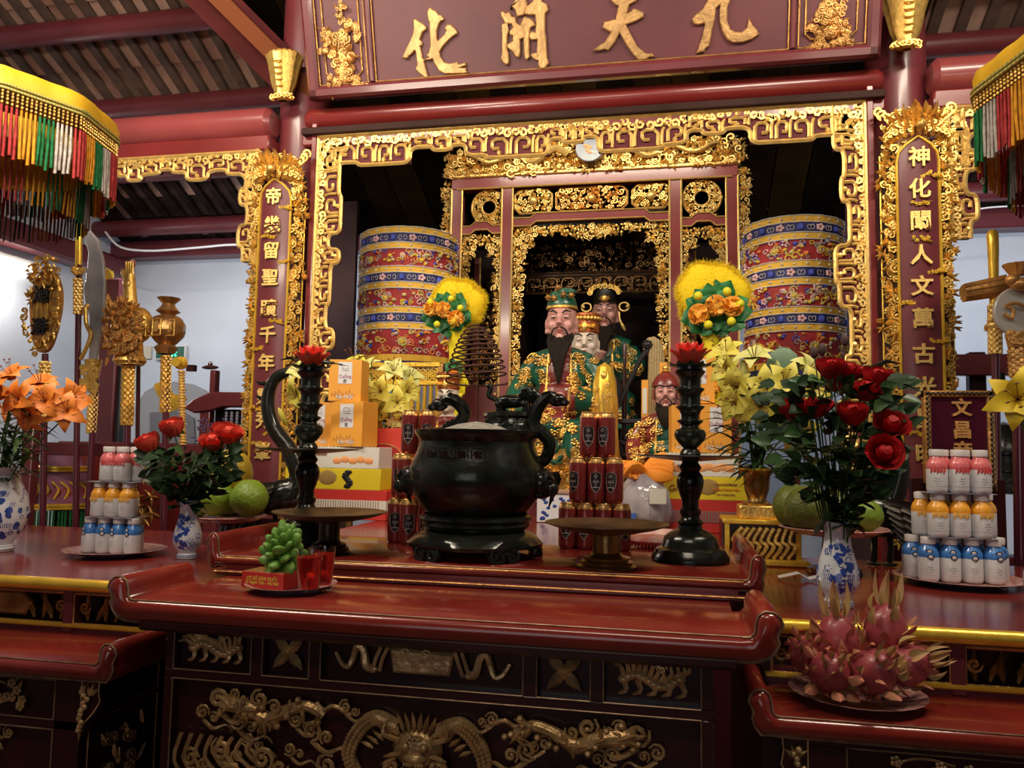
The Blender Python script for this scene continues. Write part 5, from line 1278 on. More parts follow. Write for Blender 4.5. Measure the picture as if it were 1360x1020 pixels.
def hat_crown(t, V, s, rg):
    MB().lathe([(.36*s, 0), (.4*s, .05*s), (.4*s, .5*s), (.44*s, .52*s), (.44*s, .6*s), (0, .62*s)], c=V(0, .03, .32), seg=28).build('cap', RGOLD, t)
    m_ = MB()
    for k in range(13):
        a = -pi*k/12; m_.ell(V(.42*cos(a), .03+.42*sin(a), .76), (.07*s,)*3, 6, 5); m_.leafxz(.3*s*cos(a), V(0, 0, .45)[2], -.38*s, .15*s, .08*s, pi/2)
    m_.ell(V(0, -.4, .5), (.09*s, .06*s, .16*s), 8, 6); m_.build('cap_gilding', GOLD, t)
def hat_helmet(t, V, s, rg):
    MB().lathe([(.44*s, -.35*s), (.43*s, -.1*s), (.41*s, .15*s), (.33*s, .38*s), (.12*s, .55*s), (.04*s, .6*s)], c=V(0, .06, .2), seg=28, a0=-pi/2+.95, a1=3*pi/2-.95).build('helmet_neckguard', REDR, t)
    MB().lathe([(.42*s, 0), (.47*s, .0), (.45*s, .08*s), (.38*s, .25*s), (.24*s, .4*s), (.08*s, .5*s), (0, .52*s)], c=V(0, .02, .26), seg=28).build('helmet', REDR, t)
    MB().ell(V(0, 0, .88), (.11*s,)*3, 10, 7).lathe([(.12*s, 0), (.14*s, .03*s), (.06*s, .08*s)], c=V(0, 0, .74), seg=16).build('helmet_finial', GOLD, t)
statue('deity_statue', 'large seated statue with pink face, long dark beard and green gilded robe', 746, 430, 3.32, .168, 1.5, SKIN, GREENR, REDR,
       (((-.72, .02, -1.05), (-1.0, -.1, -1.6), (-1.12, -.45, -2.2), (-1.02, -.85, -2.75)), ((.72, .02, -1.05), (1.02, -.1, -1.6), (.75, -.62, -2.0), (.3, -.85, -1.95))), 5, hat_green, (1.2, .26), 130, lower=True)
statue('deity_statue', 'seated statue in winged black and gold cap at the rear of the shrine', 804, 418, 4.5, .19, 1.551, SKIN, GREENR, mat('dark_green_robe', (.01, .05, .03), .35), 
       (((-.72, .02, -1.05), (-.95, -.1, -1.6), (-.6, -.6, -1.75), (-.2, -.8, -1.45)), ((.72, .02, -1.05), (.95, -.1, -1.6), (.6, -.62, -1.8), (.1, -.8, -1.5))), 6, hat_winged, (.9, .3), 80)
statue('deity_statue', 'white-faced statue in red and gold round hat behind the large bearded statue', 778, 458, 3.78, .16, 1.5, PALE, mat('black_robe', (.02, .02, .03), .35), REDR,
       (((-.72, .02, -1.05), (-.9, -.1, -1.6), (-.5, -.6, -1.9), (-.2, -.8, -1.9)), ((.72, .02, -1.05), (.9, -.1, -1.6), (.5, -.62, -1.9), (.2, -.8, -1.9))), 7, hat_crown, None, 40)
statue('attendant_statue', 'small white-faced attendant statue in a red jewelled crown, left of the burner lid', 595, 530, 3.1, .115, 1.5, PALE, REDR, REDR,
       (((-.72, .02, -1.05), (-.95, -.1, -1.6), (-.6, -.6, -1.7), (-.2, -.8, -1.5)), ((.72, .02, -1.05), (.95, -.1, -1.6), (.6, -.62, -1.7), (.2, -.8, -1.5))), 8, hat_crown, None, 60, lower=False)
statue('attendant_statue', 'small bearded attendant statue in a maroon helmet with gold ball, beside the right candlestick', 884, 524, 2.98, .112, 1.45, SKIN, REDR, GREENR,
       (((-.72, .02, -1.05), (-1.0, -.1, -1.6), (-.9, -.5, -2.1), (-.6, -.75, -2.3)), ((.72, .02, -1.05), (1.0, -.1, -1.6), (.9, -.52, -2.1), (.6, -.75, -2.3))), 9, hat_helmet, (.75, .5), 70, lower=False)
# plinths that raise the two small statues
for px, Y, zt_, w_ in ((595, 3.1, 1.5, .1), (884, 2.9, 1.452, .09)): pass
x = ax(884, 560, 2.98)
pd = thing('statue_plinth', 'small maroon plinth under the helmeted attendant statue', 'plinth', (x, 2.905, 1.307))
MB().box(-.1, .1, -.085, .085, 0, .142, c=.004).build('plinth_block', MAROON, pd); m_ = MB().tube([(-.1, -.087, .13), (.1, -.087, .13)], .004, 5); m_.build('gilt_line', OGOLD, pd)
# small gilded hooded figurine, fly whisk, candle packets
gf = thing('gilded_figurine', 'small gilded hooded figurine standing right of the large bearded statue', 'figurine', (ax(803, 500, 3.2), 3.2, 1.5)); h = az(803, 481, 3.2)-1.5
MB().lathe([(.0, 0), (.06, .0), (.058, .03), (.046, h*.35), (.052, h*.6), (.046, h*.8), (.03, h*.95), (0, h)], seg=40, fn=lambda a, z: 1+.05*sin(9*a+z*20)).build('cloak', YGOLD, gf)
m_ = MB().ell((0, -.036, h*.86), (.014, .012, .018), 10, 7); m_.build('face', GOLD, gf)
m_ = MB()
for k in range(9):
    a = -pi*(k+.5)/9; m_.tube(spline([(.03*cos(a), .03*sin(a), h*.9), (.052*cos(a), .052*sin(a), h*.6), (.05*cos(a+.15), .05*sin(a+.15), h*.35), (.062*cos(a), .062*sin(a), .01)], 12), .0045, 5)
for k in range(14): m_.curl(rg.uniform(-.035, .035), rg.uniform(.1, .8)*h, -.05, .01, 1.2, k, 1, .003)
m_.build('cloak_fold', GOLD, gf)
fw = thing('fly_whisk', 'beige hair fly whisk with dark carved handle, right of the statues', 'whisk', (ax(865, 600, 3.25), 3.25, 1.5)); P0 = fw.location
L = lambda px, py, Y=3.25: at(px, py, Y)-P0
m_ = MB(); m_.tube(spline([L(858, 470), L(864, 455), L(871, 465), L(872, 520), L(870, 560), L(868, 600)], 20), [.01, .016, .02, .022, .024, .026, .028, .03, .032, .034, .036, .038, .038, .036, .034, .03, .028, .022, .016, .008], 12, flat=.5)
m_.build('hair_tail', mat('beige_hair', (.42, .32, .16), .8, col2=(.28, .2, .09), tex='wave', vs=30, bump=.5, bs=90), fw)
m_ = MB(); m_.tube([L(862, 462), L(850, 478), L(832, 515), L(822, 540)], [.014, .01, .009, .008], 8); m_.ell(L(860, 458), (.024, .02, .02), 10, 6)
for k in range(8): m_.ell(L(860, 458)+Vector((.016*cos(k*.8), -.015, .014*sin(k*.8))), (.006,)*3, 6, 4)
m_.build('handle', BLACK, fw)
MB().lathe([(0, 0), (.04, 0), (.035, .01), (.012, .014), (.01, max(.03, (L(868, 600)).z+.03))], seg=16).build('whisk_stand', BLACK, fw)
dc = thing('dark_censer_stand', 'dark carved wooden stand with posts behind the beer cans, right of the statues', 'stand', (ax(848, 560, 3.4), 3.4, 1.5))
m_ = MB()
for z, r in ((0, .09), (.03, .07), (.08, .085), (.1, .06), (.17, .085)): m_.box(-r, r, -.05, .05, z, z+.02, c=.004)
for x in (-.06, .06): m_.lathe([(.012, 0), (.016, .03), (.008, .06), (.016, .1), (.01, .17), (.014, .3), (.006, .42), (.01, .5), (0, .52)], c=(x, 0, 0), seg=12)
m_.build('stand_frame', DARK, dc)
for k, (px0, px1, y0, y1, mm, nm) in enumerate(((876, 886, 482, 505, ORG, 'pale orange incense packet behind the helmeted attendant'), (852, 861, 505, 555, ORG, 'tall narrow cream incense packet left of the helmeted attendant'))):
    p0 = at(px0, y1, 3.15); p1 = at(px1, y0, 3.15); tt = thing('incense_packet', nm, 'packet', ((p0.x+p1.x)/2, 3.15, 1.5))
    MB().box(-(p1.x-p0.x)/2, (p1.x-p0.x)/2, -.015, .015, 0, p1.z-1.5, c=.001).build('packet_sleeve', mm, tt); MB().box(-(p1.x-p0.x)*.3, (p1.x-p0.x)*.3, -.017, -.015, (p1.z-1.5)*.6, (p1.z-1.5)*.9).build('packet_label', WCARD, tt)
# yellow balusters and lattice below the left canopy
rl = thing('gilded_railing', 'yellow-gold railing with lattice top and balusters behind the left lilies', 'railing', (0, 3.4, 0))
a, b = ax(470, 520, 3.4), ax(585, 520, 3.4); zt_ = az(530, 484, 3.4); zl_ = az(530, 508, 3.4); zb_ = az(530, 590, 3.4)
m_ = MB(); 
for z in (zt_, zl_, zb_): m_.box(a, b, -.015, .015, z-.012, z+.008, c=.002)
m_.build('rail', YGOLD, rl)
n = 14; me = meshonly(MB().lathe([(.01, 0), (.012, .04), (.007, .08), (.011, (zl_-zb_)*.5), (.008, (zl_-zb_)*.85), (.011, zl_-zb_)], seg=10), 'baluster', YGOLD)
for k in range(n): use(me, 'baluster', rl, (a+(b-a)*(k+.5)/n, 0, zb_))
m_ = MB(); k = a
while k < b:
    for q in (-1, 1): m_.tube([(k, 0, zl_ if q > 0 else zt_), (min(b, k+(zt_-zl_)), 0, zt_ if q > 0 else zl_)], .0035, 4)
    k += .022
m_.build('lattice', YGOLD, rl)
for x in (a, b): MB().box(x-.012, x+.012, -.012, .012, 0, zt_).build('railing_post', OGOLD, rl)

# ---------------- feather-halo bouquets ----------------
def petal_mesh(name, L, W, curve, m, cup=.3, rows=6, tip=1.0, wave=0):
    mb = MB(); vs = []
    for i in range(rows):
        t = i/(rows-1); w_ = W*.5*(math.sin(pi*(.08+.92*t)**tip) if t < 1 else .02)+.0004
        ang_ = curve*t; x = L*(math.sin(ang_)/max(curve, 1e-3) if abs(curve) > 1e-3 else t); z = L*((1-math.cos(ang_))/max(abs(curve), 1e-3)*(1 if curve > 0 else -1))
        x = L*sum(cos(curve*(j+.5)/rows) for j in range(i))/rows; z = L*sum(sin(curve*(j+.5)/rows) for j in range(i))/rows
        for v in (-1, -.5, 0, .5, 1): vs.append((x, v*w_, -z+abs(v)**1.6*w_*cup+wave*w_*sin(t*9+v)))
    mb.add(vs, [(i*5+j, i*5+j+1, (i+1)*5+j+1, (i+1)*5+j) for i in range(rows-1) for j in range(4)])
    return meshonly(mb, name, m)
FEA = mat('yellow_feather', (.85, .62, .01), .9); OFL = mat('orange_flower', (.95, .46, .06), .55, var=.12, vs=30); PGR = mat('fresh_green', (.02, .16, .04), .45, var=.6, vs=25); YBAL = mat('yellow_button', (.75, .7, .02), .6); YCL = mat('yellow_wrap', (.82, .68, .02), .5, var=.15, vs=10)
def frilly(mb, c, R, rg, n=40, m=0):
    """carnation-like head"""
    mb.ell(c, (R*.6,)*3, 8, 6, m)
    for k in range(n):
        a = rg.uniform(0, 6.28); ph = math.acos(rg.uniform(-.6, 1)); d = Vector((sin(ph)*cos(a), -abs(cos(ph))*.9-.1, sin(ph)*sin(a))).normalized()
        u = d.orthogonal().normalized(); v = d.cross(u); p = Vector(c)+d*R*.55; th = rg.uniform(0, 6.28); u, v = u*cos(th)+v*sin(th), v*cos(th)-u*sin(th)
        q = R*.42; mb.add([p-u*q*.5, p+u*q*.5, p+d*q*.8+u*q+v*q*.2, p+d*q+v*q*.35, p+d*q*.8-u*q+v*q*.2], [(0, 1, 2, 3), (0, 3, 4)], m)
def halo(label, px, py, R, Y, fo, seed, base_z, sway):
    rg = random.Random(seed); C = at(px, py, Y); t = thing('feather_bouquet', label, 'bouquet', (C.x, Y, base_z)); hz = C.z-base_z
    MB().lathe([(0, -.04), (R*.5, -.04), (R*.78, -.02), (R*.82, 0.01), (R*.7, .03), (R*.4, .04), (0, .04)], seg=40, fn=lambda a, z: 1+.05*sin(3*a+1)+.03*sin(7*a)).xf(Matrix.Translation((0, 0, hz)) @ Matrix.Rotation(pi/2, 4, 'X')).build('feather_pad', FEA, t)
    f_ = MB()
    for k in range(13000):
        a = rg.uniform(0, 6.283); r = R*math.sqrt(rg.uniform(.05, 1))*.86*(1+.05*sin(3*a+1)+.03*sin(7*a)); y = rg.choice((-1, 1))*.04*(1-(r/R)**2)
        p = Vector((r*cos(a), y, hz+r*sin(a))); d = Vector((cos(a)*(r/R), rg.uniform(-1, .4)*(1-.6*r/R), sin(a)*(r/R)))+Vector((rg.gauss(0, .5), rg.gauss(0, .4), rg.gauss(0, .5))); d.normalize()
        L_ = rg.uniform(.01, .024); s_ = d.orthogonal().normalized()*.0012
        f_.add([p-s_, p+s_, p+d*L_], [(0, 1, 2)])
    f_.build('feather_down', FEA, t)['kind'] = 'stuff'
    o = Vector((fo[0]*R, -.06, hz+fo[1]*R)); lf = petal_mesh('leaf_disc', R*.5, R*.5, .5, PGR, .3, 6, .8, .15)
    for k in range(26):
        a = k*2*pi/13+rg.uniform(-.2, .2); d = R*(.15 if k < 13 else .38)*rg.uniform(.8, 1.2)
        use(lf, 'leaf', t, (o.x+d*cos(a), o.y+.012+rg.uniform(-.01, .01), o.z+d*sin(a)*.8), (pi/2, -a+pi/2*0, 0) if False else (Matrix.Rotation(-a, 3, 'Y') @ Matrix.Rotation(-pi/2+rg.uniform(-.5, .2), 3, 'X')).to_euler())
    for k in range(3):
        m_ = MB(); c = (o.x+(k-1)*R*.38, o.y-.03, o.z+(-.05, .04, -.06)[k]*R*(1.6 if k == 1 else 1)+sway*(k-1)*R*.15); frilly(m_, c, R*.27, rg); m_.build('orange_bloom', OFL, t)
    for k in range(5):
        m_ = MB(); a = (2.4, 1.1, -1.9, -.9, .2)[k]; m_.ell((o.x+R*.55*cos(a), o.y-.045, o.z+R*.42*sin(a)), (R*.105,)*3, 9, 7); m_.build('button_flower', YBAL, t)
    # wrapped stem and base
    m_ = MB().lathe([(.05, 0), (.05, .02), (.028, .04), (.024, hz*.35), (.03, hz*.55), (.036, hz-R*1.0), (.05, hz-R*.72)], seg=24, fn=lambda a, z: 1+.06*sin(7*a)); m_.build('wrapped_stem', YCL, t)
    zz = hz-R*2.0
    for k in range(7):
        use(lf, 'bow_leaf', t, (0, -.035, zz), (Matrix.Rotation(k*.9, 3, 'Y') @ Matrix.Rotation(-pi/2+.3, 3, 'X')).to_euler(), .8)
    m_ = MB(); frilly(m_, (0, -.06, zz-R*.2), R*.2, rg); m_.build('orange_bloom', OFL, t)
    for q in (-1, 1):
        fm_ = petal_mesh('wrap_frill', .085, .07, 1.0, YCL, .3, 8, .7, .25)
        for j in range(4): use(fm_, 'wrap_frill', t, (q*.01, -.03, zz-.05-.02*j), (Matrix.Rotation((.15+.45*j) if q > 0 else pi-.15-.45*j, 3, 'Y') @ Matrix.Rotation(-pi/2+.4, 3, 'X')).to_euler(), 1-.1*j)
halo('yellow feather halo bouquet with orange blooms, left of the shrine opening', 608, 406, .14, 3.3, (-.25, -.3), 3, 1.5, -1)
halo('yellow feather halo bouquet with orange blooms, right of the shrine opening', 945, 394, .17, 3.3, (.07, -.38), 4, 1.5, .6)
# ---------------- cut flowers ----------------
LY = mat('yellow_petal', (.78, .7, .13), .5, col2=(.68, .58, .05), vs=14, sss=.05); LO = mat('orange_petal', (.9, .3, .035), .5, col2=(.75, .17, .02), vs=14); LPY = mat('pale_lily_petal', (.75, .72, .3), .5, col2=(.6, .62, .12), vs=14)
LYS = mat('golden_petal', (.85, .66, .02), .5, col2=(.8, .5, .02), vs=10)
ANT = mat('anther_brown', (.2, .06, .02), .7); RED1 = mat('deep_red_petal', (.5, .011, .012), .55, spec=.25, col2=(.3, .006, .008), vs=20); RED2 = mat('coral_red_petal', (.75, .09, .05), .55, spec=.25, col2=(.6, .05, .035), vs=20)
lilyP = {m.name: petal_mesh('petal', .066, .034, 2.3, m, .45, 8, .85, .08) for m in (LY, LO, LPY, LYS)}
budm = {m.name: meshonly(MB().lathe([(0, 0), (.006, .008), (.0075, .025), (.005, .042), (0, .05)], seg=8), 'bud', m) for m in (LY, LO, LPY, LYS)}
sm = MB()
for k in range(6):
    a = k*pi/3+.3; sm.tube([(0, 0, .0), (.008*cos(a), .008*sin(a), .025), (.016*cos(a), .016*sin(a), .042)], .0006, 4); sm.ell((.016*cos(a), .016*sin(a), .043), (.0035, .0015, .0015), 5, 4, 0)
lilyS = meshonly(sm, 'stamen', ANT)
leafL = petal_mesh('leaf', .085, .014, .7, LEAF, .3, 6, .7); leafL2 = petal_mesh('leaf', .08, .014, .5, LEAF2, .3, 6, .7)
leafR = petal_mesh('leaf', .042, .026, .5, LEAF, .25, 6, .8, .05); leafR2 = petal_mesh('leaf', .04, .024, .4, mat('mid_leaf', (.05, .12, .035), .4, var=.3, vs=20), .25, 6, .8, .05)
def orient(d, roll=0):   # rotation taking +Z to d
    q = Vector(d).normalized().to_track_quat('Z', 'Y').to_matrix(); return (q @ Matrix.Rotation(roll, 3, 'Z'))
def stem_path(base, tip, bow=.15):
    base, tip = Vector(base), Vector(tip); mid = base.lerp(tip, .5); mid.x = base.x+(tip.x-base.x)*.3; mid.y = base.y+(tip.y-base.y)*.3
    return spline([base, mid, tip], 9)
def add_leaves(t, pts, n, meshes, rg, lo=.25, hi=.9, sc=1, droop=.5):
    for k in range(n):
        i = int((lo+(hi-lo)*rg.random())*(len(pts)-1)); p = pts[i]; a = rg.uniform(0, 6.28)
        d = Vector((cos(a), sin(a)*.8-.25, rg.uniform(-droop, .7))).normalized()
        x = d; z = Vector((0, 0, 1))-x*x.z; z = z.normalized() if z.length > .05 else Vector((0, 1, 0)); y = z.cross(x)
        M = Matrix((x, y, z)).transposed(); use(rg.choice(meshes), 'leaf', t, p, M.to_euler(), sc*rg.uniform(.75, 1.25))
def lily(label, base, tip, face, m, sc, rg, group, leaves=4, bud=0, leafset=None):
    t = thing('lily', label, 'flower', base, group=group); tip = Vector(tip)-Vector(base); R = orient(face, rg.uniform(0, 1))
    pts = stem_path((0, 0, 0), tip-Vector(face).normalized()*.02*sc); MB().tube(pts, .0022, 6).build('stem', STEM, t)
    opn = rg.uniform(-.15, .25)
    for k in range(6):
        a = k*pi/3; M = R @ Matrix.Rotation(a, 3, 'Z') @ Matrix.Rotation(-(1.15-opn+(.12 if k % 2 else 0)), 3, 'Y')
        use(lilyP[m.name], 'petal', t, tip-Vector(face).normalized()*.012*sc, M.to_euler(), sc*(1 if k % 2 else .94))
    use(lilyS, 'stamen', t, tip-Vector(face).normalized()*.01*sc, R.to_euler(), sc)
    for b in range(bud):
        p = pts[5]; q = p+Vector((rg.uniform(-.05, .05), rg.uniform(-.05, .02), rg.uniform(.03, .08))); MB().tube([p, p.lerp(q, .6)+Vector((0, 0, .01)), q], .0015, 5).build('side_stem', STEM, t)
        use(budm[m.name], 'bud', t, q, orient(q-p+Vector((0, 0, .03))).to_euler(), sc)
    add_leaves(t, pts, leaves, leafset or [leafL, leafL2], rg)
    return t
def rose_mesh(name, m, openness, rg):
    mb = MB()
    mb.lathe([(0, -.002), (.009, .0), (.014, .008), (.0135, .02), (.008, .029), (0, .031)], seg=12)
    for ring in range(4):
        n = (3, 4, 5, 6)[ring]
        for k in range(n):
            a0 = k*2*pi/n+ring*.7; R = .008+.0045*ring; o_ = openness*(ring/3)**1.5; vs = []
            for i in range(6):
                t = i/5; rr = R*(.55+.55*sin(t*1.9))+o_*.012*t**3; z = -.001+.033*t*(1-.12*ring*openness)-(o_*.006*t**4)
                for j in range(6):
                    v = -1+2*j/5; a = a0+v*(.95 if ring < 3 else .75)*(1-.25*t**3); rj = rr*(1+.05*abs(v)); vs.append((rj*cos(a), rj*sin(a), z-abs(v)**2*.005*t+.0015*sin(7*v+ring+k)*t))
            mb.add(vs, [(i*6+j, i*6+j+1, (i+1)*6+j+1, (i+1)*6+j) for i in range(5) for j in range(5)])
    for k in range(5):
        a = k*1.257; i0 = len(mb.v); mb.add([(.004, -.004, 0), (.004, .004, 0), (.017, 0, .004), (.021, 0, -.006)], [(0, 2, 1), (0, 3, 2), (1, 2, 3)], 1); mb.xf(Matrix.Rotation(a, 4, 'Z'), i0)
    return meshonly(mb, name, [m, PGRD])
PGRD = mat('sepal_green', (.04, .1, .02), .5)
rr_ = random.Random(3)
roseM = [rose_mesh('bloom', RED1, o_, rr_) for o_ in (.15, .6)]; roseC = [rose_mesh('bloom', RED2, o_, rr_) for o_ in (.05, .4)]
def rose(label, base, tip, face, mesh, sc, rg, group, leaves=7):
    t = thing('rose', label, 'flower', base, group=group); tip = Vector(tip)-Vector(base)
    pts = stem_path((0, 0, 0), tip); MB().tube(pts, .0018, 5).build('stem', STEM, t)
    use(mesh, 'bloom', t, tip, orient(face, rg.uniform(0, 6)).to_euler(), sc); add_leaves(t, pts, leaves, [leafR, leafR, leafR2], rg, .42, .88, 1.15, .5)
    return t
# painted porcelain vases
def rad_at(prof, z):
    for (r0, z0), (r1, z1) in zip(prof, prof[1:]):
        if z0 <= z <= z1 and z1 > z0: return r0+(r1-r0)*(z-z0)/(z1-z0)
    return prof[0][0]
def porcelain(label, X, Y, Z, H, prof, seed, a_mid=-pi/2, wide=0):
    rg = random.Random(seed); t = thing('porcelain_vase', label, 'vase', (X, Y, Z)); P = [(r*H, z*H) for r, z in prof]
    inner = [(max(.002, r-.003), z) for r, z in reversed(P) if z > .1*H]
    MB().lathe(P+inner, seg=48, fn=None).build('vase_body', PORC, t)
    up = [(r, z) for r, z in P]
    Q = lambda u, z, d=.0006: ((rad_at(up, z)+d)*cos(a_mid+u/max(.02, rad_at(up, z))), (rad_at(up, z)+d)*sin(a_mid+u/max(.02, rad_at(up, z))), z)
    m_ = MB()
    def dab(u, z, s_):
        vs = [Q(u, z)]+[Q(u+s_*rg.uniform(.7, 1.2)*cos(k*.785), z+s_*rg.uniform(.7, 1.2)*sin(k*.785)) for k in range(8)]
        m_.add(vs, [(0, 1+k, 1+(k+1) % 8) for k in range(8)])
    body = [(-.012, .72), (.012, .68), (-.006, .58), (.018, .5), (.004, .42), (-.016, .34), (.014, .28), (.0, .2)]
    sp = spline([(u*H/.16, 0, z*H) for u, z in body], 40)
    for i, p in enumerate(sp):
        for k in range(3): dab(p.x+rg.uniform(-.006, .006), p.z+rg.uniform(-.004, .004), H*rg.uniform(.014, .028))
    for k in range(70*wide):
        dab(rg.uniform(-1, 1)*.14, rg.uniform(.15, .7)*H, .009)
    for k in range(26+40*wide):
        u, z = rg.uniform(-.06-.08*wide, .06+.08*wide)*H/.16, rg.uniform(.14, .75)*H; 
        if rg.random() < .5: m_.tube([Q(u+.008*(1-j*.08)*cos(j*.8), z+.008*(1-j*.08)*sin(j*.8), .0003) for j in range(8)], .0011, 4, flat=.5)
        else:
            for j in range(4): m_.tube([Q(u+.004*j, z, .0003), Q(u+.004*j+.002, z+.012, .0003)], .0009, 4, flat=.5)
    m_.build('cobalt_painting', COBALT, t)
    m_ = MB()
    for z in (.035, .06): m_.tube([((rad_at(up, z*H)+.0003)*cos(a), (rad_at(up, z*H)+.0003)*sin(a), z*H) for a in [i*pi/18 for i in range(36)]], .0008, 4, closed=True)
    m_.build('foot_line', COBALT, t)
    return t
VP = [(0, 0), (.165, 0), (.175, .02), (.17, .06), (.15, .09), (.155, .13), (.21, .2), (.245, .3), (.235, .42), (.2, .56), (.16, .7), (.147, .82), (.155, .92), (.19, .99), (.195, 1.0)]
zs = 1.261
# right rose vase
v = onz(1113, 800, zs); YV = 1.66; X = ax(1113, 780, YV); Hh = az(1113, 692, YV)-zs
porcelain('blue and white porcelain vase of dark red roses on the right side altar', X, YV, zs, Hh, VP, 3)
mouth = (X, YV, zs+Hh*.25); rg = random.Random(5)
RL = [('highest dark red rose of the right bouquet, upper left', 1103, 492, 1.66, 0), ('dark red rose in the upper middle of the right bouquet', 1125, 496, 1.68, 1), ('small dark rose just below the highest pair', 1108, 508, 1.72, 0), ('dark red rose at the upper right of the right bouquet', 1163, 505, 1.62, 0), ('opening dark red rose left below the upper right rose', 1148, 521, 1.6, 1),
      ('leftmost dark red rose of the right bouquet', 1054, 546, 1.62, 0), ('dark red rose second from left in the right bouquet', 1083, 543, 1.58, 1), ('dark red rose in the centre of the right bouquet', 1131, 553, 1.54, 0), ('wide open red rose at the far right of the right bouquet', 1181, 564, 1.56, 1), ('lowest red rose facing the viewer, right bouquet', 1171, 597, 1.52, 1)]
for i, (lb, px, py, Y, k) in enumerate(RL):
    p = at(px, py+8, Y); fc = (p.x-X)*1.2, -.35-.5*k*(i > 6), .8 if i != 9 else .3
    rose(lb, (X+rg.uniform(-.012, .012), YV+rg.uniform(-.012, .012), zs+Hh*.3), p, fc, roseM[k], 1.12 if i < 7 else 1.1, rg, 'dark red roses of the right bouquet', 16)
gt = thing('foliage', 'dense dark green foliage filling the right rose bouquet', 'foliage', (X, YV, zs+Hh*.95)); 
for k in range(295):
    a = rg.uniform(0, 6.28); r = .135*math.sqrt(rg.random()); z = rg.uniform(.045, .28); r *= min(1, .25+z*5)
    d = Vector((cos(a), sin(a), rg.uniform(-.3 if z > .1 else .3, .8))).normalized(); x = d; nn = Vector((rg.uniform(-.8, .8), -rg.uniform(.1, 1.2), rg.uniform(0, 1))); zz = (nn-x*nn.dot(x)).normalized(); y = zz.cross(x)
    use(rg.choice((leafR, leafR, leafR2)), 'leaf', gt, (r*cos(a), r*sin(a), z), Matrix((x, y, zz)).transposed().to_euler(), rg.uniform(.85, 1.25))
m_ = MB()
for k in range(16):
    a = rg.uniform(0, 6.28); r = rg.uniform(.03, .1); m_.tube([(r*.1*cos(a), r*.1*sin(a), -.08), (r*.6*cos(a), r*.6*sin(a), .08), (r*cos(a), r*sin(a), rg.uniform(.16, .24))], .0016, 5)
m_.build('twigs', STEM, gt)
m_ = MB()
for px, py in ((1122, 452), (1092, 464), (1081, 468), (1187, 540)):   # dried seed heads
    p = at(px, py, 1.68)-gt.location; m_.tube([(0, 0, 0), p*.6, p], .0014, 5); m_.ell(p, (.008, .008, .013), 8, 6)
m_.build('seed_head', mat('dry_brown', (.09, .045, .04), .7), gt)
# left rose vase
YV = 1.86; X = ax(249, 720, YV); Hh = az(249, 664, YV)-zs
porcelain('blue and white porcelain vase of coral roses on the left side altar', X, YV, zs, Hh, VP, 4)
RL = [('leftmost coral rose of the left bouquet', 201, 589, 1.82, 0), ('topmost coral rose of the left bouquet', 232, 569, 1.84, 0), ('coral rose low on the right of the left bouquet', 283, 588, 1.84, 1), ('coral rose at the upper right of the left bouquet', 303, 577, 1.8, 1), ('small coral rose at the back right of the left bouquet', 296, 575, 1.9, 0)]
for i, (lb, px, py, Y, k) in enumerate(RL):
    p = at(px, py+8, Y); rose(lb, (X+rg.uniform(-.01, .01), YV+rg.uniform(-.01, .01), zs+Hh*.3), p, ((p.x-X)*2, -.4, .8), roseC[k], 1.25, rg, 'coral roses of the left bouquet', 11)
gt = thing('foliage', 'dense dark green foliage filling the left rose bouquet', 'foliage', (X, YV, zs+Hh*.95))
for k in range(230):
    a = rg.uniform(0, 6.28); z = rg.uniform(.01, .135); r = .12*math.sqrt(rg.random())*min(1, .3+z*8)
    d = Vector((cos(a), sin(a), rg.uniform(-.5 if z > .06 else .2, .6))).normalized(); x = d; nn = Vector((rg.uniform(-.8, .8), -rg.uniform(.1, 1.2), rg.uniform(0, 1))); zz = (nn-x*nn.dot(x)).normalized(); y = zz.cross(x)
    use(rg.choice((leafR, leafR, leafR2)), 'leaf', gt, (r*cos(a), r*sin(a), z), Matrix((x, y, zz)).transposed().to_euler(), rg.uniform(.85, 1.25))
m_ = MB()
for k in range(12):
    a = rg.uniform(0, 6.28); r = rg.uniform(.02, .08); m_.tube([(0, 0, -.06), (r*.6*cos(a), r*.6*sin(a), .05), (r*cos(a), r*sin(a), .13)], .0016, 5)
m_.build('twigs', STEM, gt)
for k in range(1):
    m_ = MB(); p = at(280, 572, 1.9)-gt.location
    for q in range(60): a = q*.4; m_.ell(p+Vector((rg.uniform(-.045, .045), rg.uniform(-.02, .02), rg.uniform(-.018, .018)+rg.uniform(-.5, .5)*.03)), (.003,)*3, 5, 4)
    m_.build('statice_sprig', mat('violet_sprig', (.1, .08, .2), .8), gt)['kind'] = 'stuff'
# orange lilies in the far left vase
YV = 1.82; X = ax(-12, 700, YV); Hh = az(-12, 620, YV)-zs
porcelain('large blue and white porcelain vase of orange lilies at the far left', X, YV, zs, Hh, [(0, 0), (.25, 0), (.27, .03), (.24, .08), (.25, .12), (.34, .25), (.4, .45), (.37, .65), (.29, .82), (.28, .9), (.34, 1.0)], 5, wide=1)
OL = [('orange lily hanging open at the right of the far left bouquet', 88, 545, 1.74, (.35, -.8, .25)), ('orange lily facing front beside the left photo edge', 22, 530, 1.7, (-.1, -1, .1)), ('orange lily at the top left of the far left bouquet', 14, 498, 1.78, (-.1, -.6, .7)), ('orange lily at the top centre of the far left bouquet', 52, 506, 1.8, (.1, -.5, .8)),
      ('orange lily turned right behind the hanging one', 96, 527, 1.84, (.8, -.4, .3)), ('low orange lily below the front one', 38, 552, 1.72, (0, -.8, -.5)), ('orange lily at the lower left edge, far left bouquet', 3, 522, 1.68, (-.5, -.8, 0)), ('orange lily in the middle of the far left bouquet', 58, 532, 1.72, (.2, -.9, .2))]
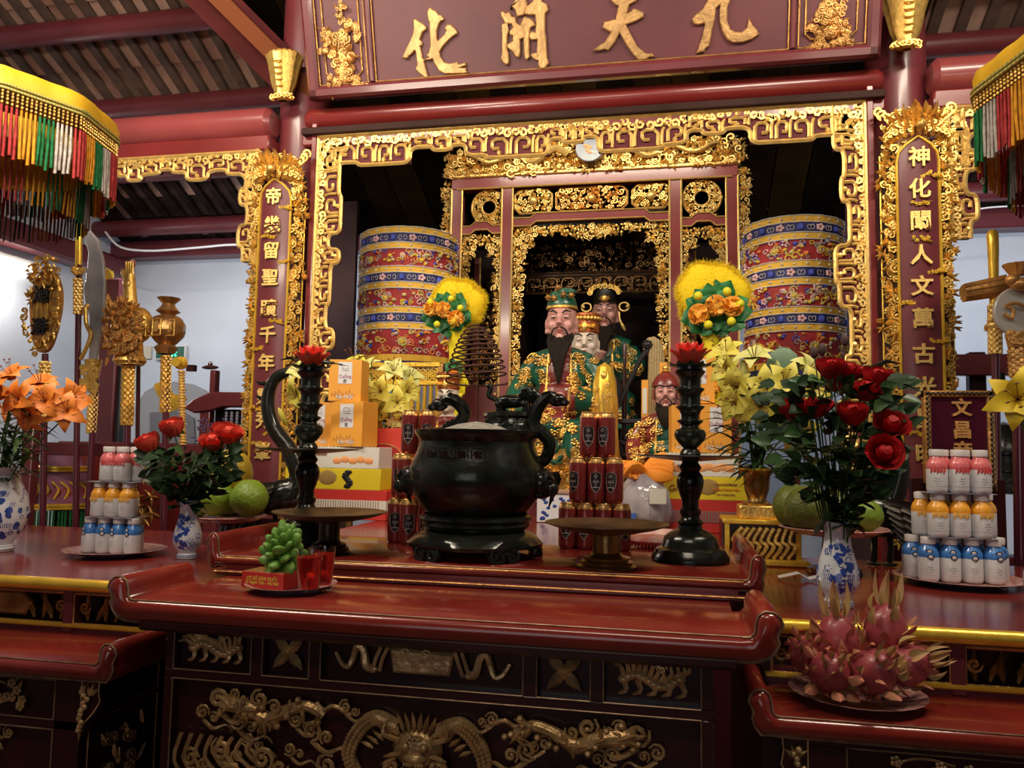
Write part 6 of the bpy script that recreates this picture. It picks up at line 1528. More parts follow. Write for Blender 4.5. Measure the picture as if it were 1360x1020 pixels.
for lb, px, py, Y, fc in OL: lily(lb, (X+rg.uniform(-.015, .015), YV+rg.uniform(-.015, .015), zs+Hh*.35), at(px, py, Y), fc, LO, 1.18, rg, 'orange lilies of the far left bouquet', 7, 1 if px in (52, 96, 14) else 0)
gt = thing('foliage', 'long dark green lily leaves of the far left bouquet', 'foliage', (X, YV, zs+Hh*.95))
for k in range(110):
    a = rg.uniform(0, 6.28); z = rg.uniform(-.01, .14); r = rg.uniform(.01, .09); d = Vector((cos(a), sin(a), rg.uniform(-.5, .8))).normalized(); x = d; zz = (Vector((0, 0, 1))-x*x.z).normalized(); y = zz.cross(x)
    use(rg.choice((leafL, leafL, leafL2)), 'leaf', gt, (r*cos(a), r*sin(a), z), Matrix((x, y, zz)).transposed().to_euler(), rg.uniform(.8, 1.2))
# yellow lilies behind the cartons
def vase_brass(label, X, Y, Z, H, m=BRASS, r=.035):
    t = thing('metal_vase', label, 'vase', (X, Y, Z))
    MB().lathe([(0, 0), (r*1.1, 0), (r*1.15, H*.04), (r*.8, H*.1), (r*.72, H*.18), (r*.95, H*.4), (r*1.0, H*.55), (r*1.05, H*.8), (r*1.4, H*.98), (r*1.45, H), (r*1.3, H*.98), (r*.95, H*.8)], seg=32).build('vase_body', m, t)
    m_ = MB().tube([(r*1.42*cos(a), r*1.42*sin(a), H) for a in [i*pi/14 for i in range(28)]], .003, 6, closed=True); m_.build('rim', YGOLD, t); return t
# right yellow bouquet on the gilded stand
YG = 2.28; gs = thing('gilded_stand', 'gilded openwork stand right of the upper tier carrying the brass vase', 'stand', (ax(1008, 700, YG), YG, 1.262)); gx = gs.location.x
z1 = az(1008, 690, YG-.06)-1.262; z0_ = az(1008, 735, YG-.06)-1.262
m_ = MB(); m_.box(-.1, .1, -.08, .08, z1-.012, z1, c=.003); m_.box(-.115, .115, -.09, .09, z0_-.03, z0_-.012, c=.003); m_.box(-.12, .12, -.095, .095, 0, .012, c=.003)
for x in (-.095, .085): m_.box(x, x+.012, -.078, -.066, z0_-.02, z1)
for x in (-.1, .09): m_.box(x, x+.01, -.08, .08, 0, .02)
m_.build('stand_frame', YGOLD, gs)
m_ = MB()
for k in range(9): m_.tube(spline([(-.08+.018*k, -.072, z0_-.01), (-.06+.018*k, -.076, z0_+.02), (-.075+.018*k, -.072, z0_+.035), (-.05+.016*k, -.074, z1-.02)], 10), [.006]*10, 6)
m_.build('carved_openwork', GOLD, gs); MB().box(-.1, .1, -.06, .08, .012, z1-.012).build('stand_core', DARK, gs)
MB().box(-.055, .055, -.05, .05, z1, z1+.035, c=.004).build('vase_foot_block', GOLD, gs)
zv = 1.262+z1+.0355; vx = ax(1005, 660, YG); Hv = az(1005, 623, YG)-zv
vase_brass('tall brass vase of yellow lilies right of the right carton stack', vx, YG, zv, Hv, BRASS, .034)
YL = [('yellow lily open to the front, centre of the right lily bouquet', 1043, 508, 2.12, (.1, -1, .2)), ('yellow lily left of the centre one, facing down left', 1018, 515, 2.14, (-.3, -1, .05)), ('pale yellow lily at the top left of the right lily bouquet', 1001, 474, 2.25, (-.2, -.5, .8)), ('yellow lily low at the left above the cartons', 966, 490, 2.3, (-.5, -.8, .1)),
      ('yellow lily hanging beside the right carton stack', 978, 515, 2.2, (-.5, -.8, -.3)), ('yellow lily at the lower right, under the leftmost rose', 1058, 568, 2.0, (.1, -1, -.2)), ('pale yellow lily at the top right near the crane', 1078, 488, 2.3, (.6, -.5, .5)), ('yellow lily behind the roses, right edge of the lilies', 1082, 515, 2.25, (.5, -.8, .1)),
      ('small pale lily at the top between the two pale ones', 1052, 486, 2.35, (.1, -.4, .9)), ('yellow lily bud cluster bloom low centre', 1010, 540, 2.15, (-.2, -.9, -.3)), ('yellow lily lowest left beside the cartons', 975, 536, 2.2, (-.6, -.8, -.2)), ('greenish yellow lily close to the right feather bouquet', 963, 467, 2.32, (-.4, -.6, .6))]
for lb, px, py, Y, fc in YL: lily(lb, (vx+rg.uniform(-.012, .012), YG+rg.uniform(-.012, .012), zv+Hv*.5), at(px, py, Y), fc, LPY if 'pale' in lb else LY, 1.35, rg, 'yellow lilies of the right bouquet', 5, 1 if 'pale' in lb else 0)
gt = thing('foliage', 'dark lily leaves below the right yellow lilies', 'foliage', (vx, YG, zv+Hv))
for k in range(80):
    a = rg.uniform(0, 6.28); z = rg.uniform(-.01, .2); r = rg.uniform(.01, .13)*min(1, .3+z*5); d = Vector((cos(a), sin(a), rg.uniform(-.3, .9))).normalized(); x = d; zz = (Vector((0, 0, 1))-x*x.z).normalized(); y = zz.cross(x)
    use(rg.choice((leafL, leafL, leafL, leafL2)), 'leaf', gt, (r*cos(a), r*sin(a), z), Matrix((x, y, zz)).transposed().to_euler(), rg.uniform(.9, 1.4))
m_ = MB(); p = at(1040, 485, 2.3)-gt.location; m_.ell(p, (.045, .012, .05), 12, 8); m_.tube([(0, 0, 0), p], .002, 5); m_.build('pale_lotus_leaf', mat('sage_green', (.16, .26, .16), .6), gt)
# left yellow bouquet (its vase stands behind the cartons)
YG = 2.86; vx = ax(512, 600, YG); zv = 1.3065
vase_brass('brass vase of yellow lilies hidden behind the left cartons', vx, YG, zv, .2, BRASS, .036)
YL = [('pale yellow lily open at the top of the left lily bouquet', 523, 492, 2.78, (.2, -.7, .6)), ('pale lily at the top left behind the tall orange carton', 488, 487, 2.85, (-.3, -.5, .8)), ('yellow lily in the middle of the left lily bouquet', 505, 520, 2.72, (-.1, -1, .1)), ('yellow lily right of the middle one, left bouquet', 528, 535, 2.72, (.4, -.9, 0)), ('pale yellow lily leaning over the left cartons', 486, 530, 2.74, (-.4, -.9, -.1)),
      ('yellow lily hanging at the right, above the left cans', 541, 520, 2.78, (.7, -.6, .1)), ('small pale lily above the left cans', 545, 500, 2.85, (.5, -.5, .7)), ('yellow lily at the top behind the orange carton edge', 470, 478, 2.9, (-.2, -.4, .9)), ('pale lily low behind the left cans', 533, 556, 2.75, (.2, -.9, -.3)), ('yellow lily bloom low left beside the orange cartons', 499, 550, 2.75, (-.2, -1, -.1))]
for lb, px, py, Y, fc in YL: lily(lb, (vx+rg.uniform(-.012, .012), YG+rg.uniform(-.012, .012), zv+.15), at(px, py, Y), fc, LPY if 'pale' in lb else LY, 1.4, rg, 'yellow lilies of the left bouquet', 5, 1 if 'pale' in lb else 0)
gt = thing('foliage', 'dark lily leaves among the left yellow lilies', 'foliage', (vx, YG, zv+.2))
for k in range(50):
    a = rg.uniform(0, 6.28); z = rg.uniform(-.01, .2); r = rg.uniform(.01, .12)*min(1, .3+z*5); d = Vector((cos(a), sin(a), rg.uniform(-.3, .9))).normalized(); x = d; zz = (Vector((0, 0, 1))-x*x.z).normalized(); y = zz.cross(x)
    use(rg.choice((leafL, leafL, leafL2)), 'leaf', gt, (r*cos(a), r*sin(a), z), Matrix((x, y, zz)).transposed().to_euler(), rg.uniform(1, 1.4))
# single stems: yellow lily by the left crane, golden lily at the right edge
Pb = (ax(400, 600, 2.15), 2.15, 1.3065)
lily('yellow lily drooping behind the left candlestick', Pb, at(392, 525, 2.1), (-.5, -.7, -.3), LY, 1.2, rg, 'lilies by the left candlestick', 3, 1)
lily('pale lily above the drooping one, left of the red lotus', (Pb[0]+.01, Pb[1], Pb[2]), at(397, 492, 2.15), (-.3, -.7, .5), LPY, 1.1, rg, 'lilies by the left candlestick', 2, 1)
Pb = (ax(1385, 650, 1.75), 1.75, zs)
porcelain('blue and white vase of golden lilies just beyond the right photo edge', Pb[0], 1.75, zs, .16, VP, 8)
lily('golden yellow lily entering at the right photo edge', (Pb[0], 1.75, zs+.05), at(1352, 530, 1.62), (-.35, -1, .1), LYS, 1.35, rg, 'golden lilies at the right edge', 4, 0)
lily('second golden lily beyond the right photo edge', (Pb[0], 1.75, zs+.05), at(1395, 500, 1.7), (.2, -.9, .5), LYS, 1.35, rg, 'golden lilies at the right edge', 4, 0)
# ---------------- yoghurt-drink bottles in stacked packs ----------------
BW = mat('bottle_label_white', (.62, .62, .63), .35, coat=.3, var=.05, vs=20); CAPW = mat('bottle_cap_white', (.66, .62, .6), .5)
BCOL = {'pink': mat('strawberry_pink', (.72, .16, .17), .3, coat=.4), 'orange': mat('mango_orange', (.85, .38, .03), .3, coat=.4), 'blue': mat('label_blue', (.05, .2, .55), .3, coat=.4)}
BACC = {'pink': mat('strawberry_red', (.6, .06, .06), .4), 'orange': mat('mango_light', (.85, .5, .12), .4), 'blue': mat('coconut_print', (.02, .02, .04), .5)}
BGRY = mat('small_print_grey', (.3, .3, .34), .6); bproto = {}
def make_bottle(kind):
    t = thing('drink_bottle', 'x', 'bottle', (0, 0, 0)); H = .103; R = .0235
    MB().lathe([(0, 0), (.019, 0), (R-.001, .003), (R, .008), (R, .055), (R-.0008, .057)], seg=28).build('bottle_body', BW, t)
    MB().lathe([(R-.0006, .055), (R+.0002, .06), (R, .067), (R-.003, .075), (R-.008, .082), (.0138, .087)], seg=28).build('coloured_shoulder', BCOL[kind], t)
    MB().lathe([(.0138, .086), (.0165, .0875), (.0168, .101), (.0155, .103), (0, .103)], seg=24, fn=None).build('cap', CAPW, t)
    m_ = MB()
    if kind == 'blue':
        for z, x in ((.058, .002), (.07, 0)):
            m_.tube(wrap([(x+.007*cos(a), z+.0055*sin(a)) for a in [i*pi/6 for i in range(12)]], R-.001 if z > .06 else R), .0013, 4, closed=True)
    elif kind == 'pink':
        for q in range(5):
            x = -.014+.007*q; m_.tube(wrap([(x, .046+.002*(q % 2)), (x+.003, .053), (x+.001, .062)], R+.0002), [.0014, .0038, .0012], 5, flat=.4)
    else:
        for q in range(6):
            x = -.015+.006*q; m_.tube(wrap([(x, .044+.004*(q % 2)), (x+.001, .05), (x, .058)], R+.0002), [.0014, .0042, .003], 5, flat=.4)
    m_.build('fruit_print', BACC[kind], t)
    if kind == 'blue':
        m_ = MB()
        for z, x, r in ((.058, .002, R+.0004), (.0705, 0, R-.0012)):
            c = wrap([(x, z)], r)[0]; m_.ell(c, (.005, .0012, .004), 8, 4)
        m_.build('coconut_white', CAPW, t)
    m_ = MB()
    for z, L in ((.034, .006), (.028, .008), (.022, .004)): m_.tube(wrap([(-L+.002*j, z+.0008*(j % 2)) for j in range(int(L))] if 0 else [(-L, z), (-L*.3, z+.001), (L*.3, z-.0005), (L, z+.0005)], R+.0002), .0006, 4, flat=.4)
    m_.build('small_lettering', BGRY, t)
    m_ = MB().tube([((R+.0003)*cos(a), (R+.0003)*sin(a), .017) for a in [i*pi/12 for i in range(24)]], .0004, 4, closed=True); m_.build('wrap_seam', CAPW, t)
    return t
def bottle(kind, x, y, z, label, grp, sc=1.0, rz=None):
    rz = rnd.uniform(-.5, .5) if rz is None else rz
    if kind not in bproto: bproto[kind] = make_bottle(kind); c = bproto[kind]; c.location = (x, y, z); c.rotation_euler = (0, 0, rz); c['label'] = label; c['group'] = grp
    else: c = copy_tree(bproto[kind], (x, y, z), rz, label, grp)
    c.scale = (sc,)*3; return c
PLR = mat('red_patterned_glaze', (.42, .11, .09), .25, col2=(.6, .4, .36), vs=120, coat=.4)
PLB = mat('blue_grey_glaze', (.22, .24, .34), .25, coat=.4)
def plate(label, X, Y, Z, R, h=.016, name='plate', asp=1):
    t = thing(name, label, 'plate', (X, Y, Z))
    MB().lathe([(R*.55, 0), (R*.58, .002), (R*.8, h*.5), (R*.99, h*.95)], seg=56, sy=asp).build('underside', PLB, t)
    MB().lathe([(R*.99, h*.95), (R, h), (R*.96, h), (R*.78, h*.6), (R*.6, .005), (0, .005)], seg=56, sy=asp, fn=lambda a, z: 1+(.006*cos(28*a) if z > h*.9 else 0)).build('patterned_face', PLR, t)
    MB().lathe([(R*.5, 0), (R*.5, .003), (R*.53, .003), (R*.54, 0)], seg=40, sy=asp).build('foot_ring', PLB, t)
    return t
zs = 1.261
PX, PY = ax(1281, 770, 2.0), 2.04
plate('red patterned plate under the bottle pyramid on the right side altar', PX, PY, zs, .14)
r = .048; G = {'blue': 'blue-topped bottles %s', 'orange': 'orange-topped bottles %s', 'pink': 'pink-topped bottles %s'}
def pyramid(side, X, Y, Z, sc, lay):
    H = .103*sc; r = .0475*sc
    for lv, (kind, rows) in enumerate(lay):
        z = Z+lv*(H+.0012)
        for ri, (n, dx) in enumerate(rows):
            y = Y+(ri-(len(rows)-1)/2)*r*.92
            for k in range(n):
                x = X+(k-(n-1)/2)*r+dx
                rowname = ('front', 'rear') if len(rows) == 2 else ('front', 'middle', 'rear')
                pos = {1: ['single'], 2: ['left', 'right'], 3: ['left', 'middle', 'right'], 4: ['leftmost', 'second', 'third', 'rightmost'], 5: ['leftmost', 'second', 'third', 'fourth', 'rightmost']}[n][k]
                bottle(kind, x, y, z, 'white drink bottle with %s shoulder, %s in the %s row of the %s pyramid' % (kind, pos, rowname[ri], side), G[kind] % ('in the '+side+' pyramid'), sc, rnd.uniform(-.35, .35))
        if lv < 2:
            t = thing('shrink_wrap_tray', 'thin grey card sheet between %s and %s bottles of the %s pyramid' % (kind, lay[lv+1][0], side), 'card', (X, Y, z+H)); w_ = r*1.6
            MB().box(-w_, w_, -r*.9, r*.9, .0, .001).build('card_sheet', BGRY, t)
pyramid('right', PX+.0, PY, zs+.0062, .97, [('blue', [(4, 0), (5, .0)]), ('orange', [(3, 0.0), (4, .0)]), ('pink', [(3, .0), (2, .0)])])
LX, LY_ = ax(146, 742, 1.84), 1.86
plate('red patterned plate under the bottle pyramid on the left side altar', LX, LY_, zs, .125)
pyramid('left', LX, LY_, zs+.0062, .88, [('blue', [(4, 0), (3, .0)]), ('orange', [(3, 0.0), (2, .0)]), ('pink', [(2, .0), (2, .01)])])
# ---------------- fruit ----------------
POMG = mat('pomelo_green', (.2, .3, .02), .45, col2=(.12, .2, .015), vs=6, bump=.35, bs=90); POMY = mat('pomelo_yellow', (.5, .33, .02), .45, col2=(.38, .26, .02), vs=8, bump=.35, bs=90); POMD = mat('pomelo_olive', (.14, .17, .02), .45, col2=(.08, .1, .015), vs=6, bump=.35, bs=90)
def pomelo(label, px, py, Y, Rpx, m, g, tall=1.0, zmin=None):
    C = at(px, py, Y); R = Rpx*mpp(px, Y); b = C.z-R*tall
    if zmin is not None: b = max(b, zmin)
    t = thing('pomelo', label, 'fruit', (C.x, Y, b), group=g)
    MB().lathe([(.0, .01*R), (.3*R, .0), (.7*R, .25*R*tall), (.95*R, .65*R*tall), (R, R*tall), (.92*R, 1.35*R*tall), (.7*R, 1.7*R*tall), (.42*R, 1.93*R*tall), (.15*R, 2.0*R*tall), (0, 1.97*R*tall)], seg=36).build('fruit_body', m, t)
    MB().lathe([(.1*R, 1.97*R*tall), (.05*R, 2.03*R*tall), (0, 2.04*R*tall)], seg=8).build('stalk', RAFT, t); return t
def stand_plate(label, px, py, Y, R, ztop):
    X = ax(px, py, Y); t = thing('fruit_stand', label, 'fruit stand', (X, Y, 1.261)); h = ztop-1.261
    MB().lathe([(0, 0), (R*.5, 0), (R*.48, .012), (R*.25, .02), (R*.2, h-.02), (R*.3, h-.012)], seg=32).build('foot', DARK, t)
    MB().lathe([(R*.3, h-.014), (R*.7, h-.01), (R, h+.006), (R*.98, h+.008), (R*.7, h-.004), (0, h-.004)], seg=48).build('dish', PLR, t); return X, Y
zp = az(305, 688, 2.2)
stand_plate('red-rimmed stand holding pomelos behind the left rose vase', 303, 688, 2.2, .115, zp)
gp = 'pomelos on the left fruit stand'
pomelo('yellow pomelo on top of the left fruit stand', 307, 628, 2.21, 28, POMY, gp, 1.1)
pomelo('bright green pomelo at the right of the left fruit stand', 331, 661, 2.15, 25, POMG, gp, .95, zp)
pomelo('green pomelo behind the roses on the left fruit stand', 287, 660, 2.16, 25, POMG, gp, .95, zp)
pomelo('green pomelo at the rear of the left fruit stand', 306, 664, 2.29, 24, POMD, gp, .95, zp)
pomelo('small green pomelo at the left edge of the left fruit stand', 262, 668, 2.2, 19, POMG, gp, .95, zp)
zp = az(1107, 704, 2.12)
stand_plate('red-rimmed stand holding pomelos behind the right rose vase', 1107, 704, 2.12, .13, zp)
gp = 'pomelos on the right fruit stand'
pomelo('dark green pomelo at the front left of the right fruit stand', 1073, 676, 2.06, 31, POMD, gp, .95, zp)
pomelo('olive pomelo at the far left of the right fruit stand', 1054, 672, 2.15, 27, POMD, gp, 1.05, zp)
pomelo('light green pomelo at the right of the right fruit stand', 1150, 684, 2.08, 22, POMG, gp, .95, zp)
pomelo('green pomelo hidden in the middle of the right fruit stand', 1110, 676, 2.15, 25, POMD, gp, .95, zp)
# dragon fruit
DF = mat('dragonfruit_pink', (.4, .07, .08), .42, col2=(.25, .035, .045), vs=14, coat=.15); DFS = mat('dragonfruit_scale', (.5, .2, .12), .5, col2=(.42, .32, .1), vs=25); DFS2 = mat('dragonfruit_scale_rosy', (.55, .13, .12), .5, col2=(.5, .26, .12), vs=25)
dps = [petal_mesh('scale', .042, .019, c, m, .6, 6, .8) for c, m in ((.9, DFS), (-.5, DFS2), (1.5, DFS2))]; dtop = [petal_mesh('crown_scale', .06, .013, c, m, .8, 7, .75) for c, m in ((.4, DFS), (.9, DFS))]
dX, dY = ax(1143, 920, 1.42), 1.45; zd = 1.1455
plate('shallow patterned plate of dragon fruit on the low right cabinet', dX, dY, zd, .108, .016)
gp = 'dragon fruit on the plate'
for i, (lb, px, py, Y, tilt, sc, rz) in enumerate((('dragon fruit at the front centre right of the plate', 1160, 893, 1.39, (1.1, .2), 1.0, .3), ('dragon fruit standing tall at the rear left, longest crown', 1113, 852, 1.46, (.05, -.1), 1.0, 1.2), ('dragon fruit standing at the rear right', 1175, 838, 1.47, (.1, .1), 1.0, 2.1),
      ('dragon fruit lying at the front left of the plate', 1102, 893, 1.4, (1.2, -.5), .95, .9), ('dragon fruit lying at the right edge of the plate', 1202, 884, 1.43, (1.0, .9), .95, 1.7), ('dragon fruit leaning out at the far left', 1070, 868, 1.47, (.6, -.9), .85, 2.6))):
    rg2 = random.Random(i+30); C = at(px, py, Y); t = thing('dragon_fruit', lb, 'fruit', C, group=gp, rot=(tilt[0]*.8, tilt[1], rz*.3)); R = .034*sc
    MB().lathe([(0, -1.25*R), (.45*R, -1.15*R), (.85*R, -.7*R), (1.02*R, 0), (.9*R, .65*R), (.6*R, 1.1*R), (.3*R, 1.35*R), (0, 1.4*R)], seg=28, fn=lambda a, z: 1+.04*sin(5*a+z*60)).build('fruit_body', DF, t)
    for k in range(17):
        h = -.95+1.9*(k/16); a = k*2.4+i; rr = R*math.sqrt(max(.05, 1-(h/1.3)**2))*.97; n = Vector((cos(a), sin(a), .1+h*.3)).normalized(); up = Vector((0, 0, 1)); x = (up*(.75+.3*h)+n*.65).normalized(); y = n.cross(x).normalized() if n.cross(x).length > .01 else Vector((1, 0, 0)); z = x.cross(y)
        use(rg2.choice(dps), 'scale', t, (rr*cos(a), rr*sin(a), h*R), Matrix((x, y, z)).transposed().to_euler(), sc*rg2.uniform(.65, 1.1))
    for k in range(6):
        a = k*1.05; x = Vector((cos(a)*.45, sin(a)*.45, 1)).normalized(); n = Vector((cos(a), sin(a), -.4)).normalized(); y = n.cross(x).normalized(); z = x.cross(y)
        use(dtop[k % 2], 'crown_scale', t, (R*.25*cos(a), R*.25*sin(a), R*1.15), Matrix((x, y, z)).transposed().to_euler(), sc*(1.25 if i in (1, 2) and k < 3 else .8))
# plate with red box, knobbly green fruit and two glasses
qY = 1.47; qX = ax(387, 775, qY); zq = 1.27
plate('small red patterned plate at the left of the front table', qX, qY, zq, .088, .014)
bx = thing('candy_box', 'small red box lettered in yellow on the plate at the left', 'box', (qX-.037, qY-.01, zq+.0062), -.14)
MB().box(-.048, .048, -.03, .03, 0, .031, c=.001).build('carton', RCARD, bx)
YINK = mat('yellow_ink', (.75, .55, .08), .6)
for tx, s_, z in (('CƠ SỞ SẢN XUẤT', .0088, .021), ('13 Nghè Tiên - Hà Nội', .0082, .011)): glyph(tx, s_, 'lettering', YINK, bx, (0, -.0305, z), depth=.0003, bold=.015)
MB().box(-.046, .046, -.028, .028, .031, .0315).build('gold_lid_print', CGOLD, bx)
gf = thing('green_fruit', 'light green knobbly fruit sitting on the red lettered box', 'fruit', (qX-.02, qY+.0, zq+.0378))
rg2 = random.Random(8); GNL = mat('celery_green', (.2, .4, .06), .45, col2=(.08, .2, .025), vs=20); me = meshonly(MB().ell((0, 0, .011), (.0075, .012, .018), 9, 7), 'lobe', GNL)
MB().ell((0, 0, .035), (.024, .024, .034), 14, 10).build('core', GNL, gf)
for k in range(46):
    ph = math.acos(1-2*(k+.5)/46); a = k*2.39996; d = Vector((sin(ph)*cos(a), sin(ph)*sin(a), cos(ph)*1.2)); p = Vector((0, 0, .036))+Vector((d.x*.02, d.y*.02, d.z*.026))
    d2 = (d+Vector((0, 0, .5))).normalized(); use(me, 'lobe', gf, p, orient(d2, a).to_euler(), rg2.uniform(.75, 1.15))
GLS = mat('clear_glass', (.95, .9, .9), .03, trans=1); RLQ = mat('red_drink', (.95, .04, .03), .05, trans=.8)
for i, (px, Y, lb) in enumerate(((410, 1.425, 'front faceted glass of red drink on the small plate'), (427, 1.475, 'rear faceted glass of red drink on the small plate'))):
    t = thing('drinking_glass', lb, 'glass', (ax(px, 770, Y), Y, zq+.0062), group='glasses of red drink'); fc = lambda a, z: 1+.025*abs(cos(5*a))
    MB().lathe([(0, 0), (.0185, 0), (.0195, .004), (.026, .078), (.0252, .078), (.0185, .007), (0, .007)], seg=40, fn=fc).build('glass_wall', GLS, t)
    MB().lathe([(0, .0072), (.0178, .0072), (.0235, .066), (0, .066)], seg=40, fn=fc).build('drink', RLQ, t)
# ---------------- bronze cranes ----------------
def crane(label, s_, X, Y, flip):
    t = thing('bronze_crane', label, 'statue', (X, Y, 1.261)); m_ = MB()
    m_.ell((0, 0, .13), (.09, .05, .055), 14, 10, rot=Matrix.Rotation(.35*s_, 3, 'Y')); m_.ell((s_*.06, 0, .12), (.06, .04, .04), 12, 8)
    if s_ < 0:   # left crane: neck arches up-left and over to the right
        P = [at(400, 640, Y), at(386, 600, Y), at(362, 565, Y), at(356, 530, Y), at(366, 503, Y), at(388, 492, Y), at(405, 487, Y)]
    else:
        P = [at(1180, 680, Y), at(1195, 620, Y), at(1175, 560, Y), at(1168, 530, Y), at(1165, 505, Y), at(1152, 494, Y)]
    P = [p-t.location for p in P]; sp = spline(P, 30); m_.tube([Vector((0, 0, .12))]+sp, [.04]+[.03*(1-.018*i) for i in range(30)], 12)
    e = sp[-1]; d = Vector((1, 0, .1)) if s_ < 0 else Vector((-1, 0, .12))
    m_.ell(e, (.03, .02, .021), 12, 8)
    beak = [e, e+d*.05+Vector((0, 0, .012)), e+d*.14+Vector((0, 0, .03 if s_ > 0 else -.01))]; m_.tube(beak, [.016, .011, .003], 8)
    body = remeshed(m_, 'crane_body', BRONZE, t, .0065, 3)
    c = MB(); c.tube([e+Vector((-d.x*.01, 0, .01)), e+Vector((-d.x*.05, 0, .03)), e+Vector((-d.x*.085, 0, .022))], [.009, .006, .001], 6)
    if s_ < 0: q = sp[14]; c.tube([q, q+Vector((-.03, 0, .012)), q+Vector((-.045, 0, .02))], [.012, .006, .001], 6); c.tube([sp[18], sp[18]+Vector((-.045, 0, .0)), sp[18]+Vector((-.06, 0, .008))], [.012, .006, .001], 6)
    c.build('crest', BRONZE, t); ey = MB()
    ey.ell(e+Vector((0, -.019, .004)), (.006, .003, .005), 8, 5); ey.build('eye', BRASS, t)
    fm = petal_mesh('feather', .15, .024, .5*1, MAT['grey_bronze'], .4, 7, .6)
    for k in range(9):
        for q in (0, 1):
            a = -.25-.11*k; p = Vector((s_*(.0+.006*k), -.052-.004*q, .17-.016*k)); x = Vector((s_*cos(a), -.15, sin(a))).normalized(); z = Vector((0, -1, 0)); y = z.cross(x).normalized(); z = x.cross(y)
            use(fm, 'feather', t, p+x*(.04*q), Matrix((x, y, z)).transposed().to_euler(), (1.0-.03*k)*(1.35 if s_ > 0 else 1))
    l = MB()
    for x in (-.02, .02): l.tube([(x, 0, .1), (x+.005, 0, .05), (x, 0, .004)], [.012, .007, .009], 8); l.ell((x, -.01, .006), (.02, .02, .006), 8, 5)
    l.build('leg', BRONZE, t)
crane('black bronze crane with arched neck beside the left candlestick', -1, ax(372, 690, 2.34), 2.34, 1)
crane('black bronze crane with folded wing behind the right rose bouquet', 1, ax(1170, 725, 2.3), 2.3, 1)
# ---------------- framed name tablet on the right ----------------
YS = 2.42; a = at(1229, 650, YS); b = at(1319, 519, YS)
ns = thing('framed_tablet', 'maroon framed tablet with gold characters behind the right bottle pyramid', 'tablet', ((a.x+b.x)/2, YS, 1.2615)); w_ = (b.x-a.x)/2; z0, z1 = a.z-1.2615, b.z-1.2615
MB().box(-w_+.01, w_-.01, 0, .014, z0+.01, z1-.01).build('tablet_panel', mat('plum_lacquer', (.07, .01, .025), .2, coat=.5), ns)
m_ = MB(); molding(m_, -w_, w_, z0, z1, .018, -.01, .016); m_.build('frame', CGOLD, ns)
m_ = MB(); n = 26
for k in range(n):
    for z in (z0+.009, z1-.009): m_.leafxz(-w_+.006+(2*w_-.02)*k/n, z, -.01, .012, .006, .4*(-1)**k, 0, .002)
for k in range(36):
    for x in (-w_+.009, w_-.009): m_.leafxz(x, z0+.006+(z1-z0-.02)*k/36, -.01, .012, .006, pi/2+.4*(-1)**k, 0, .002)
m_.build('frame_fret', BLACK, ns)
for ch, y_ in zip('文昌帝君', (541, 571, 598, 628)): glyph(ch, .052, 'character', CGOLD, ns, (.008, -.003, az(1273, y_, YS)-1.2615), depth=.002, bold=.02)
MB().box(-.12, .12, .02, .05, 0, z0+.03).box(-.02, .02, .016, .03, 0, z1*.8).build('easel', DARK, ns)
# ---------------- ritual weapons on poles ----------------
POLE = mat('plum_pole', (.09, .014, .025), .2, coat=.6)
def pole(label, name, px_top, py_top, px_bot, py_bot, Y, r, mats=POLE, cat='ritual pole', gr='ritual emblems on poles'):
    """shaft from a point near the head down to the rack foot"""
    T = at(px_top, py_top, Y); B = at(px_bot, py_bot, Y); B = T+(B-T)*((T.z-.24)/(T.z-B.z))
    t = thing(name, label, cat, B, group=gr); MB().tube([(0, 0, 0), T-B], r, 12).build('shaft', mats, t); return t, (lambda px, py, dy=0: at(px, py, Y)+Vector((0, dy, 0))-B)
YW = 2.66
def scalesleeve(t, a, b, r, name='gilt_sleeve', m=PGOLD, n=10):
    m_ = MB(); m_.tube([a, b], r, 12)
    for i in range(n*2):
        p = a.lerp(b, (i+.5)/(n*2))
        for k in range(6): q = k*1.05+(i % 2)*.5; m_.ell(p+Vector((r*cos(q), r*sin(q), 0)), (r*.45, r*.45, r*.5), 5, 4)
    m_.build(name, m, t)
t, L = pole('gold spear point on a plum pole at the left', 'spear', 105, 352, 100, 735, YW, .0115)
MB().tube([L(104, 358), L(104.5, 345), L(105, 300), L(105, 284), L(105, 277)], [.012, .013, .013, .009, .002], 14).build('spear_point', YGOLD, t)
m_ = MB(); c = L(104, 361)
for k in range(16): m_.ell(c+Vector((.018*cos(k*.8), .018*sin(k*.8), .012*sin(k*1.7))), (.009,)*3, 6, 4)
m_.ell(c, (.02, .02, .02), 10, 7); m_.build('knob', GOLD, t); scalesleeve(t, L(104, 418), L(104, 370), .014, n=6)
t, L = pole('broad grey halberd blade with gold dragon collar, leaning right of the spear', 'halberd', 128, 480, 115, 720, YW, .012)
P = [(108, 303), (118, 304), (130, 318), (138, 345), (140, 375), (139, 410), (134, 445), (128, 478), (118, 478), (120, 450), (119, 420), (114, 400), (112, 385), (116, 360), (118, 335), (113, 318)]
mb = MB(); mb.prism([(L(x, y).x, L(x, y).z) for x, y in P], -.006, .006, 0, .004); mb.build('blade', mat('halberd_grey', (.36, .35, .36), .25, .3, var=.3, vs=8), t)
m_ = MB(); m_.tube([L(124, 478), L(124, 500), L(124, 522)], [.032, .02, .016], 12)
for k in range(40): p = L(124, 480).lerp(L(124, 522), rnd.random()); a_ = rnd.uniform(pi, 2*pi); m_.curl(p.x+.03*cos(a_), p.z, p.y-.02, .012, 1.2, k, 1, .004)
